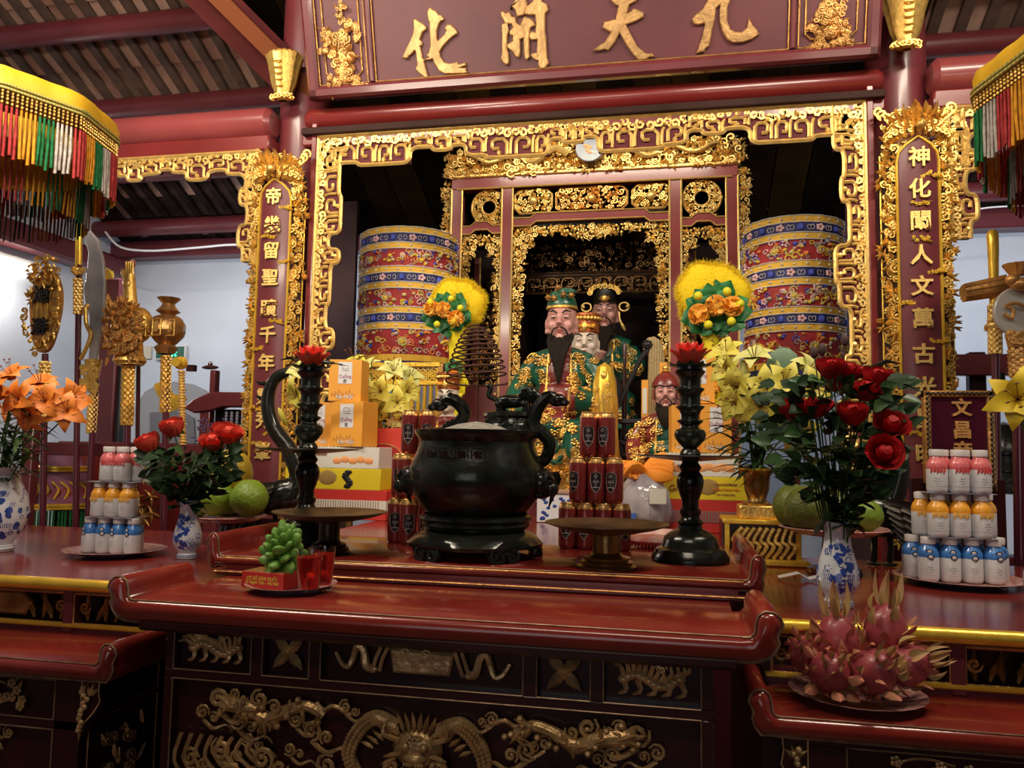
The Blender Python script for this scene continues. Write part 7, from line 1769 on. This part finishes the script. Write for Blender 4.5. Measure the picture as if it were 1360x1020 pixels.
m_.tube(spline([L(112, 478, -.02), L(120, 462, -.02), L(124, 445, -.015), L(117, 430, -.01), L(116, 408, -.01)], 16), .008, 8); m_.ell(L(117, 407), (.014,)*3, 8, 6)
m_.build('dragon_collar', GOLD, t); scalesleeve(t, L(121, 575), L(124, 524), .014, n=8)
t, L = pole('carved gold oval plaque with two black characters at the far left', 'plaque_standard', 60, 470, 56, 735, YW-.05, .012)
m_ = MB(); c = L(60, 412); m_.prism([(c.x+.066*cos(a)*(1+.08*sin(3*a)), c.z+.165*sin(a)) for a in [i*pi/16 for i in range(32)]], -.01, .015, 0, .005); m_.build('plaque', CGOLD, t)
m_ = MB(); filigree(m_, lambda x, z: .5 < ((x-c.x)/.076)**2+((z-c.z)/.172)**2 < 1.1, c.x-.08, c.x+.08, c.z-.17, c.z+.17, -.012, .032, rg, 1.3); filigree(m_, lambda x, z: ((x-c.x)/.075)**2+((z-c.z-.15)/.055)**2 < 1, c.x-.07, c.x+.07, c.z+.1, c.z+.2, -.02, .035, rg, 1.5)
for k in range(26):
    x = c.x-.036+.072*rnd.random(); m_.tube([(x, -.014, c.z-.09+.19*rnd.random()), (x, -.016, c.z-.08+.19*rnd.random())], .0022, 4)
m_.build('plaque_relief', GOLD, t)
for ch, y_ in (('迴', 392), ('避', 434)): glyph(ch, .07, 'character', BLACK, t, (c.x-.004, -.018, L(56, y_).z), depth=.006, bold=.008)
scalesleeve(t, L(58, 560), L(60, 480), .016, n=8)
t, L = pole('gold lion and flaming hand emblem on a pole', 'hand_standard', 171, 482, 166, 720, YW, .013)
m_ = MB(); m_.tube([L(173, 485), L(173, 440), L(173, 400), L(172, 365)], [.05, .045, .026, .02], 12); m_.ell(L(166, 440), (.055, .05, .075), 12, 9); m_.ell(L(184, 432), (.055, .05, .07), 12, 9); m_.ell(L(157, 420), (.025,)*3, 8, 6)
m_.lathe([(.0, 0), (.05, .0), (.06, .012), (.055, .03), (.04, .04)], c=L(172, 484), seg=20); m_.tube(spline([L(172, 372), L(166, 366), L(163, 358)], 5), [.015, .014, .013, .01, .006], 8); m_.ell(L(172, 378, -.01), (.02, .018, .022), 10, 7)
for k in range(4): m_.tube([L(169+2.4*k, 368), L(168+2.6*k, 355), L(167.5+3*k, 347)], [.007, .006, .003], 6)
m_.build('lion_body', GOLD, t)
m_ = MB()
for k in range(70):
    p = L(rnd.uniform(153, 196), rnd.uniform(405, 480)); a_ = math.atan2(p.z-L(172, 445).z, p.x-L(172, 445).x); m_.leafxz(p.x, p.z, -.05, .034, .014, a_+rnd.uniform(-.4, .4), 0, .012)
for k in range(10): m_.curl(L(160+3.5*k, 470).x, L(160, 470-3*(k % 3)).z, -.05, .016, 1.2, k, 1, .004)
filigree(m_, lambda x, z: ((x-L(178, 440).x)/.085)**2+((z-L(172, 440).z)/.1)**2 < 1, L(178, 440).x-.09, L(178, 440).x+.09, L(172, 440).z-.1, L(172, 440).z+.1, -.055, .034, rg, 1.7, relief=1.3)
m_.build('mane', CGOLD, t); MB().ell(L(174, 350, .01), (.012, .012, .02), 8, 6).build('pink_bud', mat('pink_bud', (.35, .12, .14), .3), t); scalesleeve(t, L(169, 565), L(171, 486), .018, m=GOLD)
t, L = pole('gold octagonal lantern emblem on a pole', 'lantern_standard', 222, 470, 217, 720, YW, .013)
oc = lambda a, z: 1
MB().lathe([(.03, L(222, 470).z), (.045, L(222, 462).z), (.03, L(222, 458).z), (.04, L(222, 455).z), (.062, L(222, 446).z), (.066, L(222, 440).z)], c=(L(222, 440).x, 0, 0), seg=8).lathe([(.066, L(222, 440).z), (.066, L(222, 430).z), (.05, L(222, 422).z), (.025, L(222, 418).z), (.045, L(222, 414).z), (.028, L(222, 408).z), (.022, L(222, 404).z), (.042, L(222, 397).z), (.044, L(222, 396).z), (.03, L(222, 396).z), (0, L(222, 400).z)], c=(L(222, 440).x, 0, 0), seg=8).build('lantern_body', mat('dark_gold', (.38, .2, .07), .33, .7, var=.3, vs=14), t)
m_ = MB(); cx = L(222, 440).x
for k in (-1, 0, 1): 
    for q in range(4): m_.curl(cx+k*.042, L(222, 441-3*q).z, -.065+abs(k)*.02, .011, 1.3, q, 1, .0035)
    goldline(m_, cx+k*.042-.017, cx+k*.042+.017, L(222, 448).z, L(222, 427).z, -.064+abs(k)*.02, .0025)
m_.build('lantern_panel', GOLD, t); scalesleeve(t, L(219, 548), L(221, 472), .015, m=GOLD)
t, L = pole('gold ball-headed sceptre with beaded shaft', 'sceptre', 244, 590, 243, 720, YW-.1, .007)
m_ = MB(); m_.ell(L(240, 482), (.024, .026, .024), 16, 10); m_.tube([L(240, 482, -.03), L(240, 482, .01)], [.017, .022], 16); m_.build('ball_head', YGOLD, t)
m_ = MB(); m_.tube([L(241, 492), L(243, 592)], .008, 10)
for k in range(26): p = L(241, 494).lerp(L(243, 590), k/25); m_.ell(p, (.0135 if k % 6 else .018, .0135, .005), 10, 5)
m_.build('beaded_shaft', PGOLD, t)
t, L = pole('slender plum pole with pink tip between lion and lantern', 'banner_pole', 184, 470, 181, 715, YW+.12, .0085); MB().ell(L(184, 468), (.01, .01, .014), 8, 6).build('tip', mat('rose_tip', (.3, .06, .08), .3), t)
# right hand group
YR = 2.66
t, L = pole('gold brush-shaped emblem with fluted cross tube at the right', 'brush_standard', 1322, 470, 1326, 760, YR, .0115, gr='ritual emblems on poles, right')
MB().tube([L(1320, 462), L(1320, 420), L(1320, 380), L(1319, 330), L(1318, 312), L(1318, 306)], [.012, .012, .013, .016, .017, .01], 16).build('brush_handle', YGOLD, t)
m_ = MB(); A_, B_ = L(1276, 391, -.02), L(1335, 379, -.0); m_.tube([A_, A_.lerp(B_, .04), B_], [.022, .026, .031], 20)
for k in range(10):
    a_ = k*pi/5; u = Vector((0, cos(a_), sin(a_)))*.026; m_.tube([A_+u*.95, B_+u*1.15], .004, 5)
m_.build('fluted_tube', CGOLD, t); scalesleeve(t, L(1322, 470), L(1321, 405), .015, n=9)
m_ = MB(); m_.ell(L(1321, 432), (.024, .022, .02), 10, 7)
for k in range(12): m_.ell(L(1321, 432)+Vector((.022*cos(k), .022*sin(k), .014*sin(2*k))), (.008,)*3, 6, 4)
m_.build('carved_knot', PGOLD, t)
t, L = pole('round grey fan with gold dragon and cup finial at the far right', 'fan_standard', 1352, 470, 1356, 760, YR-.12, .017, gr='ritual emblems on poles, right')
m_ = MB(); c = L(1350, 414); m_.prism([(c.x+.062*cos(a), c.z+.072*sin(a)) for a in [i*pi/16 for i in range(32)]], -.008, .008, 0, .004); m_.build('fan_disc', mat('fan_grey', (.4, .38, .35), .3), t)
m_ = MB(); m_.tube(spline([L(1330, 418, -.02), L(1340, 424, -.02), L(1342, 412, -.02), L(1332, 408, -.02), L(1345, 405, -.025), L(1358, 410, -.02)], 20), .005, 6); m_.ell(L(1352, 380, -.03), (.035, .03, .02), 12, 8); m_.ell(L(1338, 375, -.035), (.02, .02, .016), 10, 7)
for k in range(8): m_.curl(L(1338+4*k, 445).x, L(1340, 447+(k % 2)*5).z, -.02, .016, 1.3, k, 1, .006)
m_.tube([L(1350, 462), L(1350, 446)], [.022, .03], 12); m_.build('gilt_dragon', CGOLD, t)
MB().lathe([(.0, L(1352, 368).z), (.02, L(1352, 366).z), (.036, L(1352, 354).z), (.04, L(1352, 351).z), (.03, L(1352, 352).z), (0, L(1352, 360).z)], c=(L(1352, 360).x, 0, 0), seg=24, fn=lambda a, z: 1+.05*cos(12*a)).build('cup_finial', CGOLD, t); scalesleeve(t, L(1354, 500), L(1352, 464), .02, n=5, m=CGOLD)
# racks that hold the poles
for nm, xa, xb, y in (('left', ax(40, 700, YW)-.12, ax(240, 700, YW)+.1, YW), ('right', ax(1310, 700, YR)-.06, ax(1360, 700, YR)+.35, YR)):
    t = thing('pole_rack', 'dark red wooden rack holding the %s ritual poles' % nm, 'rack', ((xa+xb)/2, y, 0)); w_ = (xb-xa)/2
    MB().box(-w_, w_, -.16, .2, 0, .06, c=.008).box(-w_, w_, -.13, .17, .2, .235).build('rack_base', MAROON, t)
    for x in (-w_, w_-.05): MB().box(x, x+.05, .06, .1, .06, 1.62 if nm == 'left' else 1.3, c=.004).build('rack_post', MAROON, t)
    MB().box(-w_, w_, .065, .09, 1.5 if nm == 'left' else 1.2, 1.55 if nm == 'left' else 1.25, c=.004).build('rack_rail', MAROON, t)
# ---------------- fringed parasols ----------------
SILK = mat('yellow_silk', (.8, .48, .015), .45, col2=(.62, .34, .01), vs=5, spec=.6); BRD = mat('braid_green_gold', (.25, .28, .08), .6, col2=(.6, .45, .1), tex='wave', vs=90)
TC = [('amber', (.6, .26, .025)), ('green', (.02, .15, .05)), ('silver', (.42, .38, .34)), ('red', (.36, .04, .04))]
TM = [mat(n+'_thread', c, .8, var=.3, vs=60, spec=.1) for n, c in TC]; TM_SHADED = [mat('dark_'+n+'_thread', tuple(v*.28 for v in c), .9, var=.3, vs=60, spec=.1) for n, c in TC]  # second list: same threads darkened to paint the shade on the inner tier
def parasol(label, X, Y, Z, R):
    Z -= 1.261; t = thing('parasol', label, 'parasol', (X, Y, 1.261)); n = 10
    pg = lambda a, z: cos(pi/n)/cos(((a+.1) % (2*pi/n))-pi/n)
    MB().lathe([(R*1.0, Z-.075), (R*1.01, Z-.05), (R*.985, Z-.022), (R*.93, Z-.012), (R*.6, Z+.0), (R*.25, Z+.02), (0, Z+.03)], seg=80, fn=lambda a, z: pg(a, z)*(1+.006*sin(23*a))).build('silk_cover', SILK, t)
    m_ = MB()
    for dz in (0, -.012): m_.tube([(R*1.012*pg(a, 0)*cos(a), R*1.012*pg(a, 0)*sin(a), Z-.075+dz) for a in [i*2*pi/100 for i in range(100)]], .005, 5, closed=True)
    m_.build('braid', BRD, t)
    MB().lathe([(R*.78, Z-.2), (R*.79, Z-.13), (R*.6, Z-.11)], seg=60).build('inner_silk', SILK, t)
    rg = random.Random(3); N = 44
    for tier, (rr, zz, Lg, per) in enumerate(((1.0, Z-.085, .15, N), (.79, Z-.2, .13, 30))):
        if tier: 
            m_ = MB().lathe([(R*rr, zz+.03), (R*rr, zz), (R*rr*.99, zz)], seg=60); m_.build('inner_braid', BRD, t)
        for k in range(per):
            m_ = MB(); bd_ = MB(); c = (TM if tier == 0 else TM_SHADED)[k % 4]
            for q in range(4):
                a = 2*pi*(k+q/4)/per; r = R*rr*(pg(a, 0) if tier == 0 else 1)*.995; x, y = r*cos(a), r*sin(a); L_ = Lg*rg.uniform(.92, 1.05); w_ = .0055 if tier == 0 else .0035
                zt0 = zz-.05
                m_.tube([(x, y, zt0), (x+rg.uniform(-.002, .002), y, zt0-L_*.5), (x+rg.uniform(-.004, .004), y, zt0-L_)], [w_*.7, w_, w_*.9], 5)
                for z_ in (zz-.01, zz-.02, zz-.03, zz-.042): bd_.ell((x, y, z_), (.0042, .0042, .005), 5, 4)
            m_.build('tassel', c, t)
            if tier == 0: bd_.build('tassel_beads', GOLD, t)
    m_ = MB()
    for k in range(n): a = 2*pi*k/n; m_.tube([(0, 0, Z-.03), (R*.96*cos(a), R*.96*sin(a), Z-.05)], .006, 5)
    m_.build('rib', OGOLD, t); MB().tube([(0, 0, .02), (0, 0, Z+.02)], .016, 12).build('pole', POLE, t); MB().ell((0, 0, Z+.05), (.03, .03, .03), 10, 8).build('finial', YGOLD, t)
    MB().lathe([(.0, 0), (.1, 0), (.095, .03), (.04, .05), (.02, .08)], seg=24).build('base', MAROON, t)
parasol('yellow silk parasol with coloured tassels at the upper left', -2.11, 2.06, 2.625, .365)
parasol('yellow silk parasol with coloured tassels at the upper right', 1.226, 2.26, 2.625, .42)
# ---------------- background furniture and small things ----------------
# dark partition screens flanking the shrine
for nm, px0, px1 in (('left', 425, 470), ('right', 1125, 1165)):
    Y = 4.9; a, b = ax(px0, 400, Y), ax(px1, 400, Y)
    t = setting('trim_%d' % (10 if nm == 'left' else 11)); MB().box(a, b, Y, Y+.04, 0, 3.2).build('screen_panel', WOODD, t)
# near-black boards added to stand in for the shade above the shrine
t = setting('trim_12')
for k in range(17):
    x0 = -2.2+k*.2; MB().add([(x, y, rz_(y)-.14+d) for x in (x0+.004, x0+.196) for y in (3.45, 5.3) for d in (0, .015)], FB).build('board', mat('shade_board_%d' % k, (.006+.006*(k % 3), .004+.003*(k % 3), .003), .95, spec=0, var=.3, vs=6), t)
# throne on the left
YK = 3.3; K = lambda px, py: at(px, py, YK)
th = thing('throne', 'red wooden throne with curved top rail and beaded back at the left', 'throne', (K(310, 600).x, YK, 0)); ox = th.location.x
k_ = lambda px, py: (K(px, py).x-ox, K(px, py).z)
MB().prism([k_(248, 542), k_(262, 530), k_(285, 521), (k_(365, 522)), k_(365, 541), k_(300, 541), k_(285, 546), k_(262, 549)], -.03, .03, 0, .006).build('top_rail', MAROON, th)
for px0, px1, y0 in ((264, 277, 545), (355, 366, 540), (275, 282, 492), (330, 337, 498)):
    a, b = k_(px0, 640)[0], k_(px1, 640)[0]; MB().box(a, b, -.02, .02, 0 if y0 > 520 else k_(0, 524)[1]-.02, k_(px0, y0)[1], c=.003).build('upright', MAROON, th)
m_ = MB().box(k_(275, 0)[0], k_(284, 0)[0], -.015, .015, k_(0, 494)[1], k_(0, 486)[1]); m_.ell((k_(279, 490)[0], 0, k_(279, 488)[1]), (.045, .02, .01), 8, 5); m_.ell((k_(279, 490)[0], 0, k_(279, 485)[1]), (.012, .012, .018), 8, 5); m_.build('post_cap', DARK, th)
a, b = k_(277, 640)[0], k_(356, 640)[0]; MB().box(a, b, .03, .06, .2, k_(0, 541)[1]).build('back_panel', BLACK, th)
for n in range(7):
    x = a+(b-a)*(.25+.55*n/6); m_ = MB()
    for j in range(26): m_.ell((x, .0, k_(0, 546)[1]-.014*j), (.008, .008, .0085), 6, 4)
    m_.build('bead_string', mat('lilac_bead', (.3, .28, .38), .3) if n == 0 else MAT['lilac_bead'], th)
m_ = MB()
for q in range(9): m_.curl(k_(250, 0)[0]+.012*q, k_(0, 520)[1]-.008*q+.02*sin(q), -.03, .028, 1.2, q*.8, 1, .012)
m_.tube(spline([(k_(238, 0)[0], 0, k_(0, 512)[1]), (k_(250, 0)[0], -.02, k_(0, 525)[1]), (k_(268, 0)[0], -.02, k_(0, 530)[1])], 8), .022, 8); m_.build('gilt_dragon_end', YGOLD, th)
MB().box(k_(262, 0)[0], k_(368, 0)[0], -.2, .05, .9, 1.0, c=.006).build("seat", MAROON, th)
MB().box(k_(262, 0)[0], k_(368, 0)[0], -.18, .0, 0, .9).build("base", DARK, th)
# red cabinet with gilt sprays behind the bottles
rc = thing('red_cabinet', 'red painted cabinet with gold flower sprays behind the left bottle pyramid', 'cabinet', (0, 3.1, 0)); Yc = 3.1
a, b, zt_ = ax(85, 600, Yc), ax(222, 600, Yc), az(150, 596, Yc)
MB().box(a, b, 0, .3, 0, zt_, c=.006).build('carcass', LACQ, rc); MB().box(a-.02, b+.01, -.02, .32, zt_, zt_+.03, c=.006).build('cornice', MAROON, rc)
m_ = MB()
for k in range(26):
    x = rg.uniform(a+.05, b-.05); z = rg.uniform(1.2, zt_-.05)
    for q in range(5): m_.leafxz(x, z, -.002, .045, .016, q*1.257+k, 0, .006)
    m_.ell((x, -.006, z), (.008,)*3, 6, 4)
m_.build('gilt_spray', OGOLD, rc)
# embroidered skirted canopy low on the left
YE = 2.95; sk = thing('embroidered_skirt', 'red embroidered canopy skirt with green netting and cream fringe behind the left poles', 'textile', (ax(78, 660, YE), YE, 0)); g = lambda py: az(78, py, YE)
MB().lathe([(.02, g(590)), (.05, g(597)), (.1, g(622)), (.125, g(650)), (.2, g(672))], seg=48, fn=lambda a, z: 1+.02*sin(9*a)).build('skirt', mat('red_embroidery', (.28, .04, .05), .7, col2=(.2, .1, .2), vs=16, bump=.4), sk)
m_ = MB()
for z, r in ((g(624), .105), (g(671), .203)): 
    for dz in (0, .012): m_.tube([(r*cos(a), r*sin(a), z+dz) for a in [i*pi/20 for i in range(40)]], .007, 5, closed=True)
for k in range(14): m_.tube(spline([(.16*cos(-pi*k/13), .16*sin(-pi*k/13)-.0, g(660)), (.15*cos(-pi*k/13+.1), .15*sin(-pi*k/13+.1), g(648)), (.13*cos(-pi*k/13-.1), .13*sin(-pi*k/13-.1), g(638))], 7), .005, 4)
m_.build('gold_trim', YGOLD, sk)
for k in range(30):
    a = 2*pi*k/30; m_ = MB()
    for q in range(3): aa = a+q*.06; m_.tube([(.2*cos(aa), .2*sin(aa), g(674)), (.2*cos(aa), .2*sin(aa), g(742))], .004, 4)
    m_.build('fringe', mat('cream_fringe', (.45, .38, .26), .8) if k == 0 else (MAT['cream_fringe'] if k % 30 < 21 else TM[1]), sk)
MB().tube([(0, 0, 0), (0, 0, g(588))], .015, 10).build('skirt_pole', POLE, sk)
# dark red upright with gold curved bracket, and beam going back along the left wall
YB2 = 4.3; t = thing('carved_upright', 'tall dark red upright with a gold curved bracket near the left wall', 'post', (ax(148, 500, YB2), YB2, 0))
MB().box(-.065, .06, -.05, .05, 0, az(148, 372, YB2), c=.01).build('upright', MAROON, t); MB().box(.06, .095, -.03, .03, 0, az(160, 478, YB2), c=.01).build('black_edge', BLACK, t)
m_ = MB(); L2 = lambda px, py: (ax(px, py, YB2)-t.location.x, -.07, az(px, py, YB2))
m_.tube(spline([L2(160, 368), L2(146, 372), L2(142, 385), L2(146, 400), L2(160, 410)], 14), [.025]*14, 8, flat=.5); m_.curl(L2(150, 365)[0], L2(150, 370)[2], -.07, .05, 1.2, 0, 1, .018)
m_.build('gilt_bracket', YGOLD, t)
# bright strip lamp on the left wall, lighting it from close by
t = thing('tube_lamp', 'white fluorescent tube lamp glowing on the left wall', 'lamp', (-4.27, 4.25, 2.72))
MB().box(-.02, .02, -.32, .32, .0, .05, c=0).build('lamp_housing', WHITE, t)
MB().tube([(.03, -.3, -.01), (.03, .3, -.01)], .014, 10).build('lamp_tube', mat('lit_tube', (1, .96, .88), .5, emis=14), t)
l = bpy.data.lights.new('tube_light', 'AREA'); l.shape = 'RECTANGLE'; l.size, l.size_y = .6, .05; l.energy = 13; l.color = (1, .95, .86)
o = bpy.data.objects.new('tube_light', l); COL.objects.link(o); o.location = (-4.16, 4.25, 2.68); o.rotation_euler = (0, radians(-20), radians(0))
# exit sign on the back wall
E0 = at(226, 468, 5.46); t = thing('exit_sign', 'small green lit exit sign on the back wall behind the gold lantern', 'sign', E0)
MB().box(-.13, .13, 0, .03, -.055, .055, c=.004).build('sign_case', WHITE, t); MB().box(-.12, .12, -.003, .0, -.045, .045).build('sign_face', mat('sign_green', (.01, .1, .06), .4), t)
m_ = MB(); m_.ell((.045, -.005, .015), (.012, .003, .012), 8, 5); m_.tube([(.035, -.005, .0), (.02, -.005, -.03)], .008, 5); m_.tube([(.035, -.005, 0), (.055, -.005, -.03)], .007, 5); m_.tube([(.01, -.005, .0), (.06, -.005, .002)], .007, 5)
m_.build('running_figure', mat('sign_glow', (.05, .9, .45), .5, emis=2.2), t)
t = thing('notice_card', 'small cream card on the back wall beside the exit sign', 'card', at(190, 468, 5.48)); MB().box(-.07, .07, 0, .012, -.05, .05).build('card', mat('cream_card', (.6, .55, .42), .7), t)
# grey arched alcove on the back wall
t = setting('trim_13', (0, 5.48, 0)); P = [(ax(px, py, 5.48), az(px, py, 5.48)) for px, py in ((183, 640), (183, 540), (196, 520), (215, 510), (235, 507), (255, 510), (272, 518), (285, 530), (285, 640))]
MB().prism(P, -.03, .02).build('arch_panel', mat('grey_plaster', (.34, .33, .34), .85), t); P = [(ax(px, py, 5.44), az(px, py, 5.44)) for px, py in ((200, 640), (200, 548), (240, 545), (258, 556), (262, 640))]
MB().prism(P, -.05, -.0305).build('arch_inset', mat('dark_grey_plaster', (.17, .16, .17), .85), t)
# cables
def cable(label, pts, Y, r=.008):
    P = [at(x, y, Y_) for (x, y), Y_ in zip(pts, Y)]; t = roof; q0 = Vector((0, 0, 0)); MB().tube(spline(P, 30), r, 6).build('cable', WHITE, t)
cable('grey cable sagging under the roof at the left', [(140, 308), (160, 328), (200, 333), (260, 329), (312, 325), (358, 330)], [4.9]*6)
cable('thin white cable at the top of the right back wall', [(1225, 318), (1262, 308), (1284, 284), (1310, 276), (1362, 273)], [4.9]*5, .005)
# right rear red frame and black bell
YR2 = 3.3; a, b = ax(1236, 480, YR2), ax(1420, 480, YR2); rf = thing('wooden_screen', 'dark red wooden frame of posts and rails at the right rear', 'frame', (0, YR2, 0))
MB().box(a-.06, b, -.02, .02, az(1300, 499, YR2), az(1300, 471, YR2), c=.004).build('top_rail', MAROON, rf)
for px in (1303, 1400): x = ax(px, 500, YR2); MB().box(x-.03, x+.03, .03, .07, 0, az(px, 466, YR2), c=.004).build('frame_post', DARK, rf)
m_ = MB().box(a-.06, b, -.03, .03, az(1300, 752, YR2), az(1300, 735, YR2), c=.004)
for k in range(7): m_.ell((a+.05+.012*k, -.03, az(1300, 730-6*k, YR2)), (.03-.002*k, .02, .016), 7, 5)
m_.build('lower_rail', DARK, rf)
YBl = 3.2; bx_ = ax(1334, 600, YBl); bl_ = thing('bell', 'black bronze bell hanging at the right rear behind the pole', 'bell', (bx_, YBl, az(1334, 655, YBl))); h = az(1334, 560, YBl)-az(1334, 655, YBl)
MB().lathe([(.095, 0), (.1, .0), (.098, .02), (.088, .05), (.083, h*.5), (.072, h*.8), (.045, h*.95), (0, h)], seg=32).build('bell_body', BRONZE, bl_); m_ = MB()
for z in (.045, .08, h*.55): m_.tube([(.088*cos(a), .088*sin(a), z) for a in [i*pi/14 for i in range(28)]], .004, 5, closed=True)
m_.build('cast_band', BRONZE, bl_)
m_ = MB(); m_.tube(spline([(-.02, 0, h-.01), (-.03, 0, h+.06), (.0, 0, h+.1), (.0, 0, h+.18)], 10), .01, 8); m_.build('hanger', BRONZE, bl_)
# offerings behind the burner: wrapped bag, sweets, tin, cartons
YO = 2.55; t = thing('gift_bag', 'cellophane gift bag tied with orange cloth between the can pyramid and right cartons', 'bag', (ax(855, 690, YO), YO, 1.3065)); h = az(855, 628, YO)-1.3065
CEL = mat('cellophane', (.5, .47, .5), .12, col2=(.25, .22, .26), vs=18, bump=.8, bs=16, spec=1)
MB().lathe([(.06, 0), (.085, .03), (.09, h*.35), (.075, h*.7), (.045, h*.93), (.03, h)], seg=32, fn=lambda a, z: 1+.07*sin(5*a+z*30)+.04*sin(13*a)).build('cellophane_body', CEL, t)
m_ = MB()
for k in range(7): m_.tube(spline([(0, -.02, h), (-.03-.01*k, -.06+.012*k, h+.02), (-.06+.02*k, -.07+.01*k, h-.01-.004*k)], 8), [.014, .017, .02, .02, .018, .015, .012, .006], 7, flat=.5)
for k in range(5): m_.tube(spline([(0, -.02, h), (.05, -.04+.01*k, h+.015*k-.01), (.09, -.03, h-.01+.01*k)], 6), [.014, .018, .02, .018, .014, .006], 7, flat=.5)
m_.build('orange_cloth', mat('orange_cloth', (.9, .3, .02), .6), t)
MB().box(-.07, -.02, -.092, -.088, .03, .06).build('blue_print', mat('print_blue', (.05, .15, .5), .5), t); MB().box(.02, .07, -.093, -.089, h*.5, h*.75).build('white_label', WCARD, t)
for k, (px, py, Y, w_, d_, m1) in enumerate(((868, 712, 2.12, .08, .03, 'red striped sweet packet at the front, left of the right candlestick'), (880, 704, 2.28, .075, .03, 'pink sweet packet behind the striped one'), (850, 700, 2.36, .07, .028, 'green and yellow sweet packet left of the pink one'))):
    t = thing('sweet_packet', m1, 'packet', (ax(px, py, Y), Y, 1.3065), (-.2, .15, -.05)[k]); cols = [mat('packet_%d' % k, [(.65, .5, .42), (.6, .2, .25), (.45, .5, .15)][k], .35, col2=[(.5, .06, .06), (.75, .6, .5), (.7, .55, .2)][k], vs=22)]
    MB().ell((0, 0, d_*.55), (w_, .05, d_*.55), 16, 8).build('packet_body', cols[0], t); m_ = MB()
    for q in range(16): x = -w_*.8+w_*1.6*q/15; m_.box(x-.0016, x+.0016, -.052*math.sqrt(max(.05, 1-(x/w_)**2)), -.048*math.sqrt(max(.05, 1-(x/w_)**2))+.004, .002, d_*.6)
    m_.build('packet_stripe', RCARD, t)
YO = 2.75; t = thing('porcelain_box', 'white and blue painted box behind the burner, right side', 'box', (ax(738, 690, YO), YO, 1.3065)); h = az(738, 655, YO)-1.3065; w_ = .06
MB().box(-w_, w_, -.04, .04, 0, h, c=.003).build('box_body', PORC, t); MB().box(-w_-.004, w_+.004, -.044, .044, h, h+.012, c=.002).build('box_lid', mat('tan_lid', (.4, .25, .16), .5), t); m_ = MB()
for k in range(22): m_.ell((rg.uniform(-w_, w_)*.9, -.04, rg.uniform(.01, h-.01)), (.008, .002, .006), 7, 4)
m_.build('cobalt_painting', COBALT, t)
YO = 2.72; t = thing('round_logo_carton', 'red carton with big round green-edged emblem behind the left cans', 'box', (ax(518, 690, YO), YO, 1.3065)); h = az(518, 569, YO)-1.3065; w_ = mpp(518, YO)*28
MB().box(-w_, w_, -.03, .03, 0, h, c=.002).build('carton', mat('bright_red_card', (.7, .06, .04), .5), t)
m_ = MB().prism([(-.02+.085*cos(a), h*.55+.085*sin(a)) for a in [i*pi/14 for i in range(28)]], -.0315, -.03); m_.build('round_emblem', mat('crimson_print', (.45, .01, .02), .5), t)
m_ = MB().tube([(-.02+.086*cos(a), -.032, h*.55+.086*sin(a)) for a in [i*pi/14 for i in range(28)]], .003, 4, closed=True); m_.build('emblem_rim', CGOLD, t)
m_ = MB().prism([(-.05, h*.3), (.06, h*.55), (.066, h*.5), (-.03, h*.24)], -.033, -.0316); m_.build('green_band', mat('pale_green_print', (.3, .45, .25), .6), t)
g = glyph('Sô cô la', .034, 'lettering', WCARD, t, (-.03, -.0325, h*.62), depth=.0005, bold=.03); g.rotation_euler = (pi/2, radians(50), 0)
# gold lotus plates peeping out right of the burner
t = thing('gold_relief_plate', 'gilded relief plaque with green leaves just right of the burner handle', 'ornament', (ax(742, 640, 2.92), 2.92, 1.3065)); m_ = MB(); h = az(742, 596, 2.92)-1.3065
filigree(m_, lambda x, z: True, -.07, .05, .12, h, 0, .045, rg, 1.3); m_.box(-.07, .06, .005, .02, 0, h); m_.build('relief', GOLD, t)
m_ = MB()
for k in range(7): m_.leafxz(-.03+.012*k, .2+.03*(k % 3), -.02, .05, .02, k, 0, .01)
m_.build('green_leaf', GREENR, t)
t = thing('paper_slip', 'crumpled white paper slip on the right side altar', 'paper', (ax(1060, 750, 1.98), 1.98, 1.2612)); m_ = MB(); vs = [(x*.045, y*.02, .004+.006*((i*7+j*3) % 3)) for i, x in enumerate((-1, -.5, 0, .5, 1)) for j, y in enumerate((-1, 0, 1))]
m_.add(vs, [(i*3+j, i*3+j+1, (i+1)*3+j+1, (i+1)*3+j) for i in range(4) for j in range(2)]); m_.build('sheet', WHITE, t)
# final tags: relief fields too fine to pick apart stay one part
STUFFY = ('carved', 'crest', 'filigree', 'gilding', 'gilt_embroidery', 'lattice', 'medallion', 'pierced', 'relief', 'mane', 'gilt_line', 'gilt_bead', 'gilt_cloud', 'lid_relief', 'frame_fret', 'cobalt', 'bay_carving', 'inner_lintel_carving', 'apron_rail', 'divider', 'rib', 'twigs', 'stamen', 'seed_head', 'fruit_print', 'small_lettering', 'stripe', 'tassel_beads', 'tassel', 'gilt_spray', 'border_ground', 'painted_mark', 'painted_figure', 'coconut', 'badge_print', 'skyline', 'logo', 'printed', 'packet_stripe', 'cap_', 'gold_trim', 'fringe', 'bead_string', 'brow', 'lips', 'beard', 'scallop', 'end_ornament', 'bracket_', 'openwork', 'bow', 'braid')
for o in S.objects:
    if o.type == 'MESH' and o.parent and o.parent.type == 'EMPTY' and any(o.name.startswith(k) or k in o.name for k in STUFFY) and 'kind' not in o: o['kind'] = 'stuff'
